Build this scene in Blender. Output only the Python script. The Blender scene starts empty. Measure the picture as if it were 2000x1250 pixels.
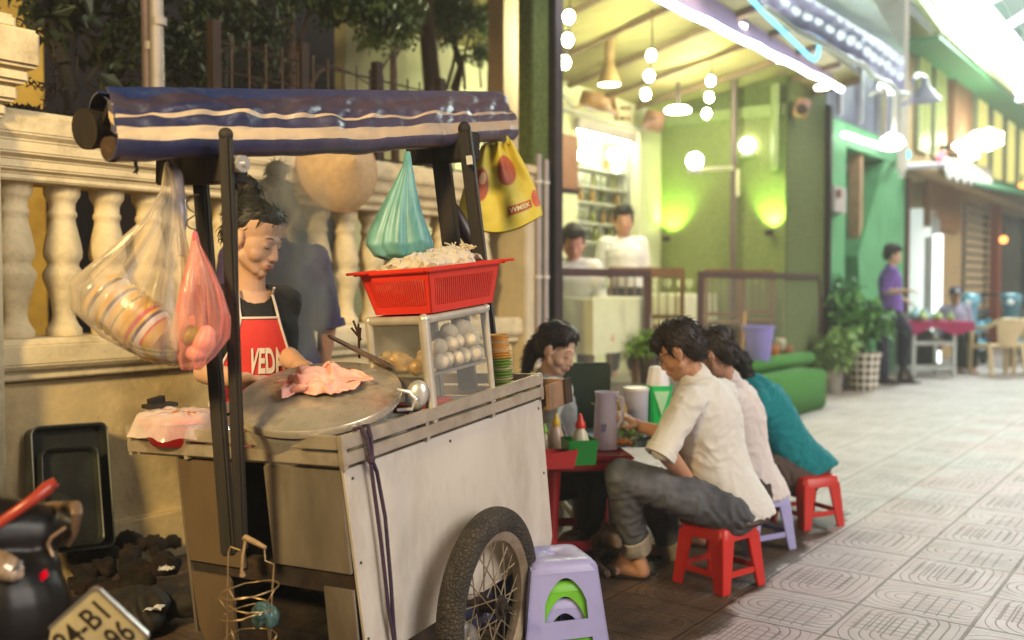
import bpy, bmesh, math, random
from math import sin, cos, pi, radians as R, atan, tan, sqrt
from mathutils import Vector as V, Matrix as M, Euler, noise as mnoise
random.seed(7)
scene = bpy.context.scene
col = scene.collection
# ------------------------------------------------------------------ camera
FPX, CAMZ = 1900.0, 1.28
PITCH = atan(70 / FPX)
cam_d = bpy.data.cameras.new('camera'); cam = bpy.data.objects.new('camera', cam_d); col.objects.link(cam)
cam_d.sensor_width = 36; cam_d.lens = FPX / 2000 * 36; cam_d.clip_start = .05; cam_d.clip_end = 300
cam.location = (0, 0, CAMZ); cam.rotation_euler = (pi / 2 - PITCH, 0, 0)
cam_d.dof.use_dof = True; cam_d.dof.focus_distance = 3.05; cam_d.dof.aperture_fstop = 1.6
scene.camera = cam
# ------------------------------------------------------------------ world, key light, exposure
w = bpy.data.worlds.new('World'); scene.world = w; w.use_nodes = True
nt = w.node_tree; bg = nt.nodes['Background']
sky = nt.nodes.new('ShaderNodeTexSky'); sky.sky_type = 'NISHITA'; sky.sun_disc = False
sky.sun_elevation = R(30); sky.sun_rotation = R(130); sky.air_density = 1.0
hs = nt.nodes.new('ShaderNodeHueSaturation'); hs.inputs['Saturation'].default_value = .12
nt.links.new(sky.outputs[0], hs.inputs['Color']); nt.links.new(hs.outputs[0], bg.inputs['Color'])
bg.inputs['Strength'].default_value = 0.0065
sun_d = bpy.data.lights.new('street_glow', 'SUN'); sun = bpy.data.objects.new('street_glow', sun_d); col.objects.link(sun)
sun_d.energy = 1.55; sun_d.angle = R(34); sun_d.color = (1, .91, .80)
SUNDIR = V((-.72, .50, -.46)).normalized()          # the way the light travels: from the lit street on the right, over the camera
sun.rotation_euler = SUNDIR.to_track_quat('-Z', 'Y').to_euler()
lamp_d = bpy.data.lights.new('sodium_lamp', 'SPOT'); lamp = bpy.data.objects.new('sodium_lamp', lamp_d); col.objects.link(lamp)
lamp_d.energy = 1050; lamp_d.color = (1, .72, .30); lamp_d.shadow_soft_size = .45; lamp_d.spot_size = R(48); lamp_d.spot_blend = .55
lamp.location = (-2.4, -1.6, 3.6)
lamp.rotation_euler = (V((-1.75, 4.3, 1.1)) - V(lamp.location)).to_track_quat('-Z', 'Y').to_euler()
scene.view_settings.view_transform = 'Standard'; scene.view_settings.look = 'None'
scene.view_settings.exposure = 0.95; scene.view_settings.gamma = 1
scene.render.engine = 'CYCLES'
cy = scene.cycles
cy.use_denoising = True; cy.max_bounces = 6; cy.transparent_max_bounces = 24; cy.volume_bounces = 0
cy.diffuse_bounces = 3; cy.glossy_bounces = 3; cy.transmission_bounces = 6; cy.sample_clamp_indirect = 4
cy.caustics_reflective = False; cy.caustics_refractive = False
# ------------------------------------------------------------------ pixel -> world helpers (2000 x 1250 photograph)
cP, sP = cos(PITCH), sin(PITCH)
def ray(u, v):
    x, z = (u - 1000) / FPX, -(v - 625) / FPX
    return V((x, cP + z * sP, -sP + z * cP))
def P(u, v, Y):
    r = ray(u, v); k = Y / r.y
    return V((r.x * k, Y, CAMZ + r.z * k))
def G(u, v, z=0.0):
    r = ray(u, v); k = (z - CAMZ) / r.z
    return V((r.x * k, r.y * k, z))
TH = R(36.5)
FD, FN = V((sin(TH), cos(TH), 0)), V((cos(TH), -sin(TH), 0))     # along the facades / out towards the street
W0 = V((.32, 7.17, 0))
def S(t, off, z): return W0 + FD * t + FN * off + V((0, 0, z))
def TZ(u, v, off=0.0):
    r = ray(u, v); o = V((0, 0, CAMZ)); k = (W0 + FN * off - o).dot(FN) / r.dot(FN)
    p = o + r * k; return (p - W0).dot(FD), p.z
def SW(u, v, off=0.0):
    t, z = TZ(u, v, off); return S(t, off, z)
STREET = M((( FD.x, FN.x, 0, W0.x), (FD.y, FN.y, 0, W0.y), (0, 0, 1, 0), (0, 0, 0, 1)))   # (t, off, z) -> world
# ------------------------------------------------------------------ materials
MATS = {}
def mat(name, color, rough=.5, metal=0.0, vary=.12, scale=8.0, bump=0.0, bscale=40.0, spec=.5, sss=0.0, emit=None, estr=0.0, trans=0.0,
        alpha=1.0, color2=None, stretch=(1, 1, 1), coat=0.0, rvary=.0, dirt=None, dscale=3.0, damt=.5, ior=1.45):
    if name in MATS: return MATS[name]
    m = bpy.data.materials.new(name); m.use_nodes = True; MATS[name] = m
    t = m.node_tree; N = t.nodes; L = t.links; b = N['Principled BSDF']
    tc = N.new('ShaderNodeTexCoord'); mp = N.new('ShaderNodeMapping'); mp.inputs['Scale'].default_value = stretch
    L.new(tc.outputs['Object'], mp.inputs['Vector'])
    nz = N.new('ShaderNodeTexNoise'); nz.inputs['Scale'].default_value = scale; nz.inputs['Detail'].default_value = 6; nz.inputs['Roughness'].default_value = .62
    L.new(mp.outputs[0], nz.inputs['Vector'])
    mx = N.new('ShaderNodeMix'); mx.data_type = 'RGBA'
    rp = N.new('ShaderNodeMapRange'); rp.inputs['From Min'].default_value = .3; rp.inputs['From Max'].default_value = .7
    L.new(nz.outputs['Fac'], rp.inputs['Value']); L.new(rp.outputs[0], mx.inputs[0])
    c = color; c2 = color2 or tuple(min(1, x * (1 + vary)) for x in c)
    mx.inputs[6].default_value = (*(x * (1 - vary) for x in c), 1); mx.inputs[7].default_value = (*c2, 1)
    out = mx.outputs[2]
    if dirt:
        n2 = N.new('ShaderNodeTexNoise'); n2.inputs['Scale'].default_value = dscale; n2.inputs['Detail'].default_value = 8; n2.inputs['Roughness'].default_value = .7
        L.new(mp.outputs[0], n2.inputs['Vector'])
        r2 = N.new('ShaderNodeMapRange'); r2.inputs['From Min'].default_value = .48; r2.inputs['From Max'].default_value = .72; r2.inputs['To Max'].default_value = damt
        L.new(n2.outputs['Fac'], r2.inputs['Value'])
        m2 = N.new('ShaderNodeMix'); m2.data_type = 'RGBA'; m2.inputs[7].default_value = (*dirt, 1)
        L.new(r2.outputs[0], m2.inputs[0]); L.new(out, m2.inputs[6]); out = m2.outputs[2]
    L.new(out, b.inputs['Base Color'])
    b.inputs['Roughness'].default_value = rough; b.inputs['Metallic'].default_value = metal
    b.inputs['Specular IOR Level'].default_value = spec; b.inputs['IOR'].default_value = ior
    if rvary:
        r3 = N.new('ShaderNodeMapRange'); r3.inputs['To Min'].default_value = max(.02, rough - rvary); r3.inputs['To Max'].default_value = min(1, rough + rvary)
        L.new(nz.outputs['Fac'], r3.inputs['Value']); L.new(r3.outputs[0], b.inputs['Roughness'])
    if bump:
        nb = N.new('ShaderNodeTexNoise'); nb.inputs['Scale'].default_value = bscale; nb.inputs['Detail'].default_value = 4
        L.new(mp.outputs[0], nb.inputs['Vector'])
        bp = N.new('ShaderNodeBump'); bp.inputs['Strength'].default_value = bump; bp.inputs['Distance'].default_value = .01
        L.new(nb.outputs['Fac'], bp.inputs['Height']); L.new(bp.outputs[0], b.inputs['Normal'])
    if sss:
        b.inputs['Subsurface Weight'].default_value = sss; b.inputs['Subsurface Radius'].default_value = (.012, .005, .003); b.inputs['Subsurface Scale'].default_value = 1
    if emit: b.inputs['Emission Color'].default_value = (*emit, 1); b.inputs['Emission Strength'].default_value = estr
    if coat: b.inputs['Coat Weight'].default_value = coat; b.inputs['Coat Roughness'].default_value = .1
    if trans: b.inputs['Transmission Weight'].default_value = trans
    if alpha < 1: b.inputs['Alpha'].default_value = alpha
    return m
def clear(name, tint, opac, rough=.15, milk=(.8, .8, .8), pleat=0.0, edge=.5):
    """thin clear film or pane: mostly see-through, with a glossy skin and a little milkiness"""
    if name in MATS: return MATS[name]
    m = bpy.data.materials.new(name); m.use_nodes = True; MATS[name] = m
    t = m.node_tree; N = t.nodes; L = t.links; b = N['Principled BSDF']
    b.inputs['Base Color'].default_value = (*milk, 1); b.inputs['Roughness'].default_value = rough; b.inputs['Specular IOR Level'].default_value = .6
    tr = N.new('ShaderNodeBsdfTransparent'); tr.inputs[0].default_value = (*tint, 1)
    mx = N.new('ShaderNodeMixShader'); L.new(tr.outputs[0], mx.inputs[1]); L.new(b.outputs[0], mx.inputs[2])
    lw = N.new('ShaderNodeLayerWeight'); lw.inputs[0].default_value = .35
    rp = N.new('ShaderNodeMapRange'); rp.inputs['To Min'].default_value = opac; rp.inputs['To Max'].default_value = min(1, opac + edge)
    L.new(lw.outputs['Facing'], rp.inputs['Value'])
    fac = rp.outputs[0]
    if pleat:
        tc = N.new('ShaderNodeTexCoord'); mp = N.new('ShaderNodeMapping'); mp.inputs['Scale'].default_value = (1, .16, 1); L.new(tc.outputs['UV'], mp.inputs['Vector'])
        nz = N.new('ShaderNodeTexNoise'); nz.inputs['Scale'].default_value = pleat; nz.inputs['Detail'].default_value = 6; L.new(mp.outputs[0], nz.inputs['Vector'])
        bp = N.new('ShaderNodeBump'); bp.inputs['Strength'].default_value = .9; bp.inputs['Distance'].default_value = .012
        L.new(nz.outputs['Fac'], bp.inputs['Height']); L.new(bp.outputs[0], b.inputs['Normal'])
        r2 = N.new('ShaderNodeMapRange'); r2.inputs['From Min'].default_value = .42; r2.inputs['From Max'].default_value = .72; r2.inputs['To Min'].default_value = 0; r2.inputs['To Max'].default_value = .35
        L.new(nz.outputs['Fac'], r2.inputs['Value'])
        ad = N.new('ShaderNodeMath'); ad.operation = 'ADD'; ad.use_clamp = True; L.new(fac, ad.inputs[0]); L.new(r2.outputs[0], ad.inputs[1]); fac = ad.outputs[0]
    L.new(fac, mx.inputs[0]); L.new(mx.outputs[0], N['Material Output'].inputs['Surface'])
    return m
def glow(name, color, strength):
    if name in MATS: return MATS[name]
    m = bpy.data.materials.new(name); m.use_nodes = True; MATS[name] = m
    t = m.node_tree; e = t.nodes.new('ShaderNodeEmission'); e.inputs[0].default_value = (*color, 1); e.inputs[1].default_value = strength
    t.links.new(e.outputs[0], t.nodes['Material Output'].inputs['Surface']); return m
def bands(name, stops, rough=.4, axis=2, coord='Object', scale=1.0, off=0.0, spec=.5):
    """colour bands along one axis (real stripes of the thing)"""
    if name in MATS: return MATS[name]
    m = bpy.data.materials.new(name); m.use_nodes = True; MATS[name] = m
    t = m.node_tree; N = t.nodes; L = t.links; b = N['Principled BSDF']; b.inputs['Roughness'].default_value = rough; b.inputs['Specular IOR Level'].default_value = spec
    tc = N.new('ShaderNodeTexCoord'); sx = N.new('ShaderNodeSeparateXYZ'); L.new(tc.outputs[coord], sx.inputs[0])
    ma = N.new('ShaderNodeMath'); ma.operation = 'MULTIPLY_ADD'; ma.inputs[1].default_value = scale; ma.inputs[2].default_value = off; L.new(sx.outputs[axis], ma.inputs[0])
    cr = N.new('ShaderNodeValToRGB'); cr.color_ramp.interpolation = 'CONSTANT'
    el = cr.color_ramp.elements
    el.remove(el[1]); el[0].position = stops[0][0]; el[0].color = (*stops[0][1], 1)
    for p, c in stops[1:]: e = el.new(p); e.color = (*c, 1)
    L.new(ma.outputs[0], cr.inputs[0]); L.new(cr.outputs[0], b.inputs['Base Color']); return m
# ------------------------------------------------------------------ objects
def wm(o):
    m = M.Identity(4)
    while o: m = o.matrix_basis @ m; o = o.parent
    return m
def tag(o, label=None, cat=None, group=None, kind=None):
    if label: o['label'] = label
    if cat: o['category'] = cat
    if group: o['group'] = group
    if kind: o['kind'] = kind
    return o
def thing(name, label, cat, loc=(0, 0, 0), rz=0.0, group=None):
    o = bpy.data.objects.new(name, None); o.empty_display_size = .05; col.objects.link(o); o.location = loc; o.rotation_euler = (0, 0, rz)
    return tag(o, label, cat, group)
def link_mesh(name, me, mats, parent=None, smooth=True):
    for m in (mats if isinstance(mats, (list, tuple)) else [mats]): me.materials.append(m)
    if smooth and len(me.polygons): me.polygons.foreach_set('use_smooth', [True] * len(me.polygons))
    o = bpy.data.objects.new(name, me); col.objects.link(o)
    if parent: o.parent = parent
    return o
def kids(o): return [c for c in bpy.data.objects if c.parent == o]
def copy_tree(o, parent=None, ch=None):
    c = o.copy(); col.objects.link(c); c.parent = parent
    for k in kids(o): copy_tree(k, c)
    return c
def place(o, loc, rz=0.0, label=None, group=None, sc=None, rot=None):
    o.location = loc; o.rotation_euler = rot or (0, 0, rz)
    if sc: o.scale = (sc, sc, sc) if isinstance(sc, (int, float)) else sc
    if label: o['label'] = label
    if group: o['group'] = group
    return o
def frame_of(d, up=V((0, 0, 1))):
    d = d.normalized()
    if abs(d.dot(up)) > .98: up = V((1, 0, 0))
    a = d.cross(up).normalized(); b = a.cross(d).normalized(); return a, b
class MB:
    def __init__(s): s.bm = bmesh.new(); s.mi = 0; s.xf = None
    def _v(s, p):
        p = V(p)
        return s.bm.verts.new(s.xf @ p if s.xf else p)
    def _f(s, vs):
        try: f = s.bm.faces.new(vs); f.material_index = s.mi; return f
        except ValueError: return None
    def obox(s, o, a, b, c):
        o, a, b, c = V(o), V(a), V(b), V(c)
        v = [s._v(o + a * i + b * j + c * k) for k in (0, 1) for j in (0, 1) for i in (0, 1)]
        fs = [(0, 2, 3, 1), (4, 5, 7, 6), (0, 1, 5, 4), (2, 6, 7, 3), (0, 4, 6, 2), (1, 3, 7, 5)]
        for f in fs: s._f([v[i] for i in f])
        return s
    def box(s, c, size, rot=None):
        m = rot.to_3x3() if rot is not None and not isinstance(rot, (int, float)) else M.Rotation(rot or 0, 3, 'Z')
        a, b, d = m @ V((size[0], 0, 0)), m @ V((0, size[1], 0)), m @ V((0, 0, size[2]))
        return s.obox(V(c) - (a + b + d) / 2, a, b, d)
    def bar(s, p0, p1, wa, wb, up=V((0, 0, 1))):
        p0, p1 = V(p0), V(p1); a, b = frame_of(p1 - p0, V(up))
        return s.obox(p0 - a * wa / 2 - b * wb / 2, a * wa, b * wb, p1 - p0)
    def prism(s, poly, ext):
        ext = V(ext); A = [s._v(p) for p in poly]; B = [s._v(V(p) + ext) for p in poly]; n = len(poly)
        s._f(A[::-1]); s._f(B)
        for i in range(n): s._f([A[i], A[(i + 1) % n], B[(i + 1) % n], B[i]])
        return s
    def loft(s, rings, closed=True, cap=True, uv=False):
        VV = [[s._v(p) for p in r] for r in rings]; n = len(rings[0]); ul = s.bm.loops.layers.uv.verify() if uv else None
        for i in range(len(VV) - 1):
            for j in range(n if closed else n - 1):
                k = (j + 1) % n; f = s._f([VV[i][j], VV[i][k], VV[i + 1][k], VV[i + 1][j]])
                if uv and f:
                    for l, (a, b) in zip(f.loops, ((i, j), (i, j + 1), (i + 1, j + 1), (i + 1, j))): l[ul].uv = (b / n, a / (len(VV) - 1))
        if cap and closed: s._f(VV[0][::-1]); s._f(VV[-1])
        return s
    def cyl(s, p0, p1, r0, r1=None, n=14, cap=True):
        return s.tube([p0, p1], [r0, r0 if r1 is None else r1], n, cap=cap)
    def tube(s, pts, r, n=8, closed=False, cap=True):
        pts = [V(p) for p in pts]; k = len(pts); rr = r if isinstance(r, (list, tuple)) else [r] * k
        rings = []; up = None
        for i, p in enumerate(pts):
            if closed: d = pts[(i + 1) % k] - pts[i - 1]
            else: d = pts[min(i + 1, k - 1)] - pts[max(i - 1, 0)]
            d = d.normalized() if d.length > 1e-9 else V((0, 0, 1))
            if up is None: a, b = frame_of(d)
            else:
                a = d.cross(up)
                a = a.normalized() if a.length > 1e-6 else frame_of(d)[0]
                b = a.cross(d).normalized()
            up = b
            rings.append([p + (a * cos(2 * pi * j / n) + b * sin(2 * pi * j / n)) * rr[i] for j in range(n)])
        if closed: rings.append(rings[0]); return s.loft(rings, True, False)
        return s.loft(rings, True, cap)
    def lathe(s, prof, c=(0, 0, 0), axis=(0, 0, 1), n=24, cap=True, mod=None):
        c = V(c); d = V(axis).normalized(); a, b = frame_of(d, V((0, 1, 0)) if abs(d.z) > .9 else V((0, 0, 1)))
        return s.loft([[c + d * z + (a * cos(2 * pi * j / n) + b * sin(2 * pi * j / n)) * r * (mod(j / n, z) if mod else 1) for j in range(n)] for r, z in prof], True, cap)
    def ball(s, c, r, rot=None, nu=14, nv=9, fn=None):
        c = V(c); r = V((r, r, r)) if isinstance(r, (int, float)) else V(r); m = rot.to_3x3() if rot is not None else None
        rings = []
        for i in range(nv + 1):
            ph = pi * (i + (.02 if i == 0 else -.02 if i == nv else 0)) / nv
            ring = []
            for j in range(nu):
                th = 2 * pi * j / nu; q = V((sin(ph) * cos(th), sin(ph) * sin(th), -cos(ph)))
                if fn: q = q * fn(q)
                q = V((q.x * r.x, q.y * r.y, q.z * r.z)); ring.append(c + (m @ q if m else q))
            rings.append(ring)
        return s.loft(rings, True, True)
    def grid(s, fn, nu, nv, uv=True, thick=0.0):
        G_ = [[V(fn(i / nu, j / nv)) for i in range(nu + 1)] for j in range(nv + 1)]
        ul = s.bm.loops.layers.uv.verify()
        def sheet(Q, flip):
            vs = [[s._v(p) for p in row] for row in Q]
            for j in range(nv):
                for i in range(nu):
                    q = [(j, i), (j, i + 1), (j + 1, i + 1), (j + 1, i)]
                    if flip: q = q[::-1]
                    f = s._f([vs[a][b] for a, b in q])
                    if f:
                        for l, (a, b) in zip(f.loops, q): l[ul].uv = (b / nu, a / nv)
            return vs
        A = sheet(G_, False)
        if thick:
            Q = []
            for j in range(nv + 1):
                row = []
                for i in range(nu + 1):
                    du = G_[j][min(i + 1, nu)] - G_[j][max(i - 1, 0)]; dv = G_[min(j + 1, nv)][i] - G_[max(j - 1, 0)][i]
                    n = du.cross(dv); n = n.normalized() if n.length > 1e-9 else V((0, 0, 1)); row.append(G_[j][i] - n * thick)
                Q.append(row)
            B = sheet(Q, True)
            ed = [(0, i) for i in range(nu + 1)] + [(j, nu) for j in range(1, nv + 1)] + [(nv, i) for i in range(nu - 1, -1, -1)] + [(j, 0) for j in range(nv - 1, 0, -1)]
            for k in range(len(ed)):
                a, b = ed[k], ed[(k + 1) % len(ed)]; s._f([A[b[0]][b[1]], A[a[0]][a[1]], B[a[0]][a[1]], B[b[0]][b[1]]])
        return s
    def mesh(s, me):
        """append a mesh datablock's geometry"""
        vs = [s._v(v.co) for v in me.vertices]
        for p in me.polygons: s._f([vs[i] for i in p.vertices])
        return s
    def build(s, name, mats, parent=None, smooth=False, bevel=0.0, seg=2, world=True, fixn=True, auto=40):
        if fixn: bmesh.ops.recalc_face_normals(s.bm, faces=s.bm.faces)
        if bevel:
            ed = [e for e in s.bm.edges if len(e.link_faces) == 2 and e.calc_face_angle(0) > R(30)]
            bmesh.ops.bevel(s.bm, geom=ed, offset=bevel, segments=seg, affect='EDGES', clamp_overlap=True)
        if world and parent: s.bm.transform(wm(parent).inverted())
        if smooth and auto:
            for e in s.bm.edges:
                if len(e.link_faces) == 2 and e.calc_face_angle(0) > R(auto): e.smooth = False
        me = bpy.data.meshes.new(name); s.bm.to_mesh(me); s.bm.free()
        return link_mesh(name, me, mats, parent, smooth or bevel >= .015)
def text_mesh(txt, size=1.0, ext=.0, bold=0.0, align='LEFT', shear=0.0, space=1.0):
    c = bpy.data.curves.new('lettering', 'FONT'); c.body = txt; c.size = size; c.extrude = ext; c.offset = bold; c.align_x = align; c.shear = shear; c.space_character = space
    o = bpy.data.objects.new('lettering', c); col.objects.link(o)
    me = bpy.data.meshes.new_from_object(o.evaluated_get(bpy.context.evaluated_depsgraph_get()))
    bpy.data.objects.remove(o); bpy.data.curves.remove(c); return me
# ------------------------------------------------------------------ remeshed bodies
def cone_mesh(mb, p0, r0, p1, r1, n=14):
    p0, p1 = V(p0), V(p1); d = p1 - p0; L_ = d.length
    if L_ < 1e-6: mb.ball(p0, r0); return
    d /= L_; pts, rr = [], []
    for k in range(0, 5):
        a = pi / 2 * k / 4.0; pts.append(p0 - d * r0 * cos(a) * 1.0); rr.append(max(r0 * sin(a), r0 * .04))
    for k in range(1, 4): pts.append(p0 + d * L_ * k / 4); rr.append(r0 + (r1 - r0) * k / 4)
    for k in range(0, 5):
        a = pi / 2 * k / 4.0; pts.append(p1 + d * r1 * sin(a)); rr.append(max(r1 * cos(a), r1 * .04))
    mb.tube(pts, rr, n)
def remesh(name, prims, voxel, mats, parent=None, smooth=4, post=None, inflate=0.0, fac=.5):
    mb = MB()
    for p in prims:
        if p[0] == 'c': cone_mesh(mb, p[1], p[2] + inflate, p[3], p[4] + inflate)
        elif p[0] == 'e':
            r = p[2]; r = (r, r, r) if isinstance(r, (int, float)) else r
            mb.ball(p[1], tuple(x + inflate for x in r), p[3] if len(p) > 3 else None, 20, 14)
        elif p[0] == 'l': mb.loft(p[1])
    bmesh.ops.recalc_face_normals(mb.bm, faces=mb.bm.faces)
    me = bpy.data.meshes.new('tmp'); mb.bm.to_mesh(me); mb.bm.free()
    o = bpy.data.objects.new('tmp', me); col.objects.link(o)
    md = o.modifiers.new('r', 'REMESH'); md.mode = 'VOXEL'; md.voxel_size = voxel; md.adaptivity = 0
    m2 = bpy.data.meshes.new_from_object(o.evaluated_get(bpy.context.evaluated_depsgraph_get()))
    bpy.data.objects.remove(o); bpy.data.meshes.remove(me)
    bm = bmesh.new(); bm.from_mesh(m2); bpy.data.meshes.remove(m2)
    for _ in range(smooth): bmesh.ops.smooth_vert(bm, verts=bm.verts, factor=fac, use_axis_x=True, use_axis_y=True, use_axis_z=True)
    if post:
        bm.normal_update(); post(bm)
    if parent: bm.transform(wm(parent).inverted())
    me = bpy.data.meshes.new(name); bm.to_mesh(me); bm.free()
    return link_mesh(name, me, mats, parent, True)
def wrinkle(amp, scale, ax=V((0, 0, 1)), squash=.35, seed=0.0):
    ax = V(ax).normalized()
    def f(bm):
        for v in bm.verts:
            q = v.co - ax * v.co.dot(ax) * (1 - squash)
            q2 = v.co * scale * .5
            w_ = V((mnoise.noise(q2 + V((seed, 3, 1))), mnoise.noise(q2 + V((7, seed, 2))), mnoise.noise(q2 + V((1, 9, seed))))) * .6
            n = 1 - abs(mnoise.noise(q * scale + w_ + V((seed, seed, seed)))) * 2
            v.co += v.normal * amp * n
    return f
def strands(amp, sc, flow):
    flow = V(flow).normalized()
    def f(bm):
        for v in bm.verts:
            q = v.co - flow * v.co.dot(flow) * .85
            v.co += v.normal * (amp * mnoise.noise(q * sc) + amp * .7 * mnoise.noise(q * sc * 2.3) + amp * .5 * mnoise.noise(v.co * sc * .35))
    return f
def leaf(mb, p, d, n, l, w_):
    d = d.normalized(); s_ = d.cross(n)
    s_ = s_.normalized() if s_.length > 1e-6 else V((1, 0, 0)); n = s_.cross(d)
    a = mb._v(p); b = mb._v(p + d * l * .45 + s_ * w_ / 2 + n * w_ * .18); c = mb._v(p + d * l); e = mb._v(p + d * l * .45 - s_ * w_ / 2 + n * w_ * .18)
    mb._f([a, b, c]); mb._f([a, c, e])
def rv(k=1.0): return V((random.uniform(-1, 1), random.uniform(-1, 1), random.uniform(-1, 1))) * k
# ================================================================== pavement
def pave_mat():
    m = bpy.data.materials.new('pavement_tiles'); m.use_nodes = True
    t = m.node_tree; N = t.nodes; L = t.links; b = N['Principled BSDF']
    def val(x, s):
        if isinstance(x, (int, float)): s.default_value = x
        else: L.new(x, s)
    def mth(op, a, b_=0.0, c=0.0, clamp=False):
        n = N.new('ShaderNodeMath'); n.operation = op; n.use_clamp = clamp
        val(a, n.inputs[0]); val(b_, n.inputs[1]); val(c, n.inputs[2]); return n.outputs[0]
    def mixc(f, a, b_):
        n = N.new('ShaderNodeMix'); n.data_type = 'RGBA'; val(f, n.inputs[0])
        for x, i in ((a, 6), (b_, 7)):
            if isinstance(x, tuple): n.inputs[i].default_value = (*x, 1)
            else: L.new(x, n.inputs[i])
        return n.outputs[2]
    def noise(s, d=6, r=.6, v=None):
        n = N.new('ShaderNodeTexNoise'); n.inputs['Scale'].default_value = s; n.inputs['Detail'].default_value = d; n.inputs['Roughness'].default_value = r
        L.new(v or tc.outputs['Object'], n.inputs['Vector']); return n.outputs['Fac']
    def rng(x, a, b_, c=0.0, d=1.0):
        n = N.new('ShaderNodeMapRange'); n.interpolation_type = 'SMOOTHSTEP'
        for i, q in enumerate((x, a, b_, c, d)): val(q, n.inputs[i])
        return n.outputs[0]
    tc = N.new('ShaderNodeTexCoord'); sx = N.new('ShaderNodeSeparateXYZ'); L.new(tc.outputs['Object'], sx.inputs[0])
    X, Y = sx.outputs[0], sx.outputs[1]
    # street frame coordinates
    tt = mth('ADD', mth('MULTIPLY', mth('SUBTRACT', X, W0.x), FD.x), mth('MULTIPLY', mth('SUBTRACT', Y, W0.y), FD.y))
    oo = mth('ADD', mth('MULTIPLY', mth('SUBTRACT', X, W0.x), FN.x), mth('MULTIPLY', mth('SUBTRACT', Y, W0.y), FN.y))
    T = .42
    a = mth('DIVIDE', mth('ADD', tt, 1.2), T); c = mth('DIVIDE', mth('SUBTRACT', oo, 2.83), T)
    fa, fc = mth('FRACT', a), mth('FRACT', c); ia, ic = mth('FLOOR', a), mth('FLOOR', c)
    par = mth('FLOORED_MODULO', mth('ADD', ia, ic), 2.0)
    px = mth('SUBTRACT', fa, .5); py = mth('SUBTRACT', fc, .5)
    qx = mth('ADD', mth('MULTIPLY', px, par), mth('MULTIPLY', py, mth('SUBTRACT', 1, par)))     # turned by a quarter in every other tile
    qy = mth('ADD', mth('MULTIPLY', py, par), mth('MULTIPLY', px, mth('SUBTRACT', 1, par)))
    edge = mth('MINIMUM', mth('SUBTRACT', .5, mth('ABSOLUTE', px)), mth('SUBTRACT', .5, mth('ABSOLUTE', py)))
    joint = rng(edge, .006, .02, 1, 0)
    # stadium rings: distance to a short bar in the middle of each half tile
    hx = mth('MAXIMUM', mth('SUBTRACT', mth('ABSOLUTE', mth('SUBTRACT', qx, .06)), .26), 0)
    dist = mth('SQRT', mth('ADD', mth('MULTIPLY', hx, hx), mth('MULTIPLY', qy, qy)))
    ring = mth('ABSOLUTE', mth('SUBTRACT', mth('FRACT', mth('DIVIDE', dist, .088)), .5))
    rings = mth('MULTIPLY', rng(ring, .40, .47), mth('LESS_THAN', dist, .44))
    rings = mth('MULTIPLY', rings, mth('GREATER_THAN', dist, .07))
    bars = mth('ABSOLUTE', mth('SUBTRACT', mth('FRACT', mth('DIVIDE', mth('ADD', qx, .03), .105)), .5))
    barm = mth('MULTIPLY', rng(bars, .41, .47), mth('LESS_THAN', mth('ABSOLUTE', mth('SUBTRACT', qx, .1)), .27))
    bar2 = mth('ABSOLUTE', mth('SUBTRACT', mth('FRACT', mth('DIVIDE', mth('ADD', qy, .02), .105)), .5))
    barm = mth('MULTIPLY', mth('MAXIMUM', barm, mth('MULTIPLY', rng(bar2, .41, .47), mth('LESS_THAN', mth('ABSOLUTE', mth('SUBTRACT', qx, .1)), .27))), mth('LESS_THAN', qy, .24)); barm = mth('MULTIPLY', barm, mth('GREATER_THAN', qy, -.40))
    groove = mth('MAXIMUM', joint, mth('MULTIPLY', mth('MAXIMUM', rings, barm), .85))
    wear = rng(noise(2.2, 8, .7), .35, .65)
    groove_c = mth('MULTIPLY', groove, mth('ADD', .58, mth('MULTIPLY', wear, .42)))
    tone = N.new('ShaderNodeTexWhiteNoise'); tone.noise_dimensions = '2D'; cm = N.new('ShaderNodeCombineXYZ'); L.new(ia, cm.inputs[0]); L.new(ic, cm.inputs[1]); L.new(cm.outputs[0], tone.inputs['Vector'])
    pink = mixc(noise(3.5), (.54, .37, .375), (.68, .49, .49)); grey = mixc(noise(4.5), (.47, .41, .41), (.60, .54, .53))
    # the tiles are pinker out in the street than beside the buildings
    base = mixc(rng(mth('ADD', oo, mth('MULTIPLY', mth('SUBTRACT', tone.outputs['Value'], .5), .8)), 2.1, 2.9), grey, pink)
    base = mixc(mth('MULTIPLY', rng(noise(14, 10, .75), .5, .75), .40), base, (.2, .16, .13))
    base = mixc(mth('MULTIPLY', rng(noise(1.1, 9, .72), .46, .70), .38), base, (.25, .19, .15))
    base = mixc(mth('MULTIPLY', mth('SUBTRACT', tone.outputs['Value'], .3, clamp=True), .30), base, (.30, .24, .21))
    base = mixc(groove_c, base, (.11, .07, .04))
    # darker brown patch round the stall, with its own ragged edge
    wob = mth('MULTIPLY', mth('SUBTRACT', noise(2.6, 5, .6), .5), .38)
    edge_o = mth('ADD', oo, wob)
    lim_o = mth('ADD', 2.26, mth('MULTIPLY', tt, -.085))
    brown_mask = mth('MULTIPLY', rng(mth('SUBTRACT', edge_o, lim_o), -.02, .02, 1, 0), rng(mth('ADD', tt, wob), -.55, -.45, 1, 0))
    brown_tone = mixc(rng(noise(6, 8, .7), .3, .7), (.045, .024, .010), (.125, .072, .034))
    brown_tone = mixc(mth('MULTIPLY', groove, .6), brown_tone, (.03, .018, .01))
    colr = mixc(mth('MULTIPLY', brown_mask, .96), base, brown_tone)
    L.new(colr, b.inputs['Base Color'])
    rough = mth('ADD', .42, mth('MULTIPLY', noise(9), .3))
    L.new(rough, b.inputs['Roughness'])
    h = mth('SUBTRACT', mth('MULTIPLY', noise(60, 4), .12), groove)
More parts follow.
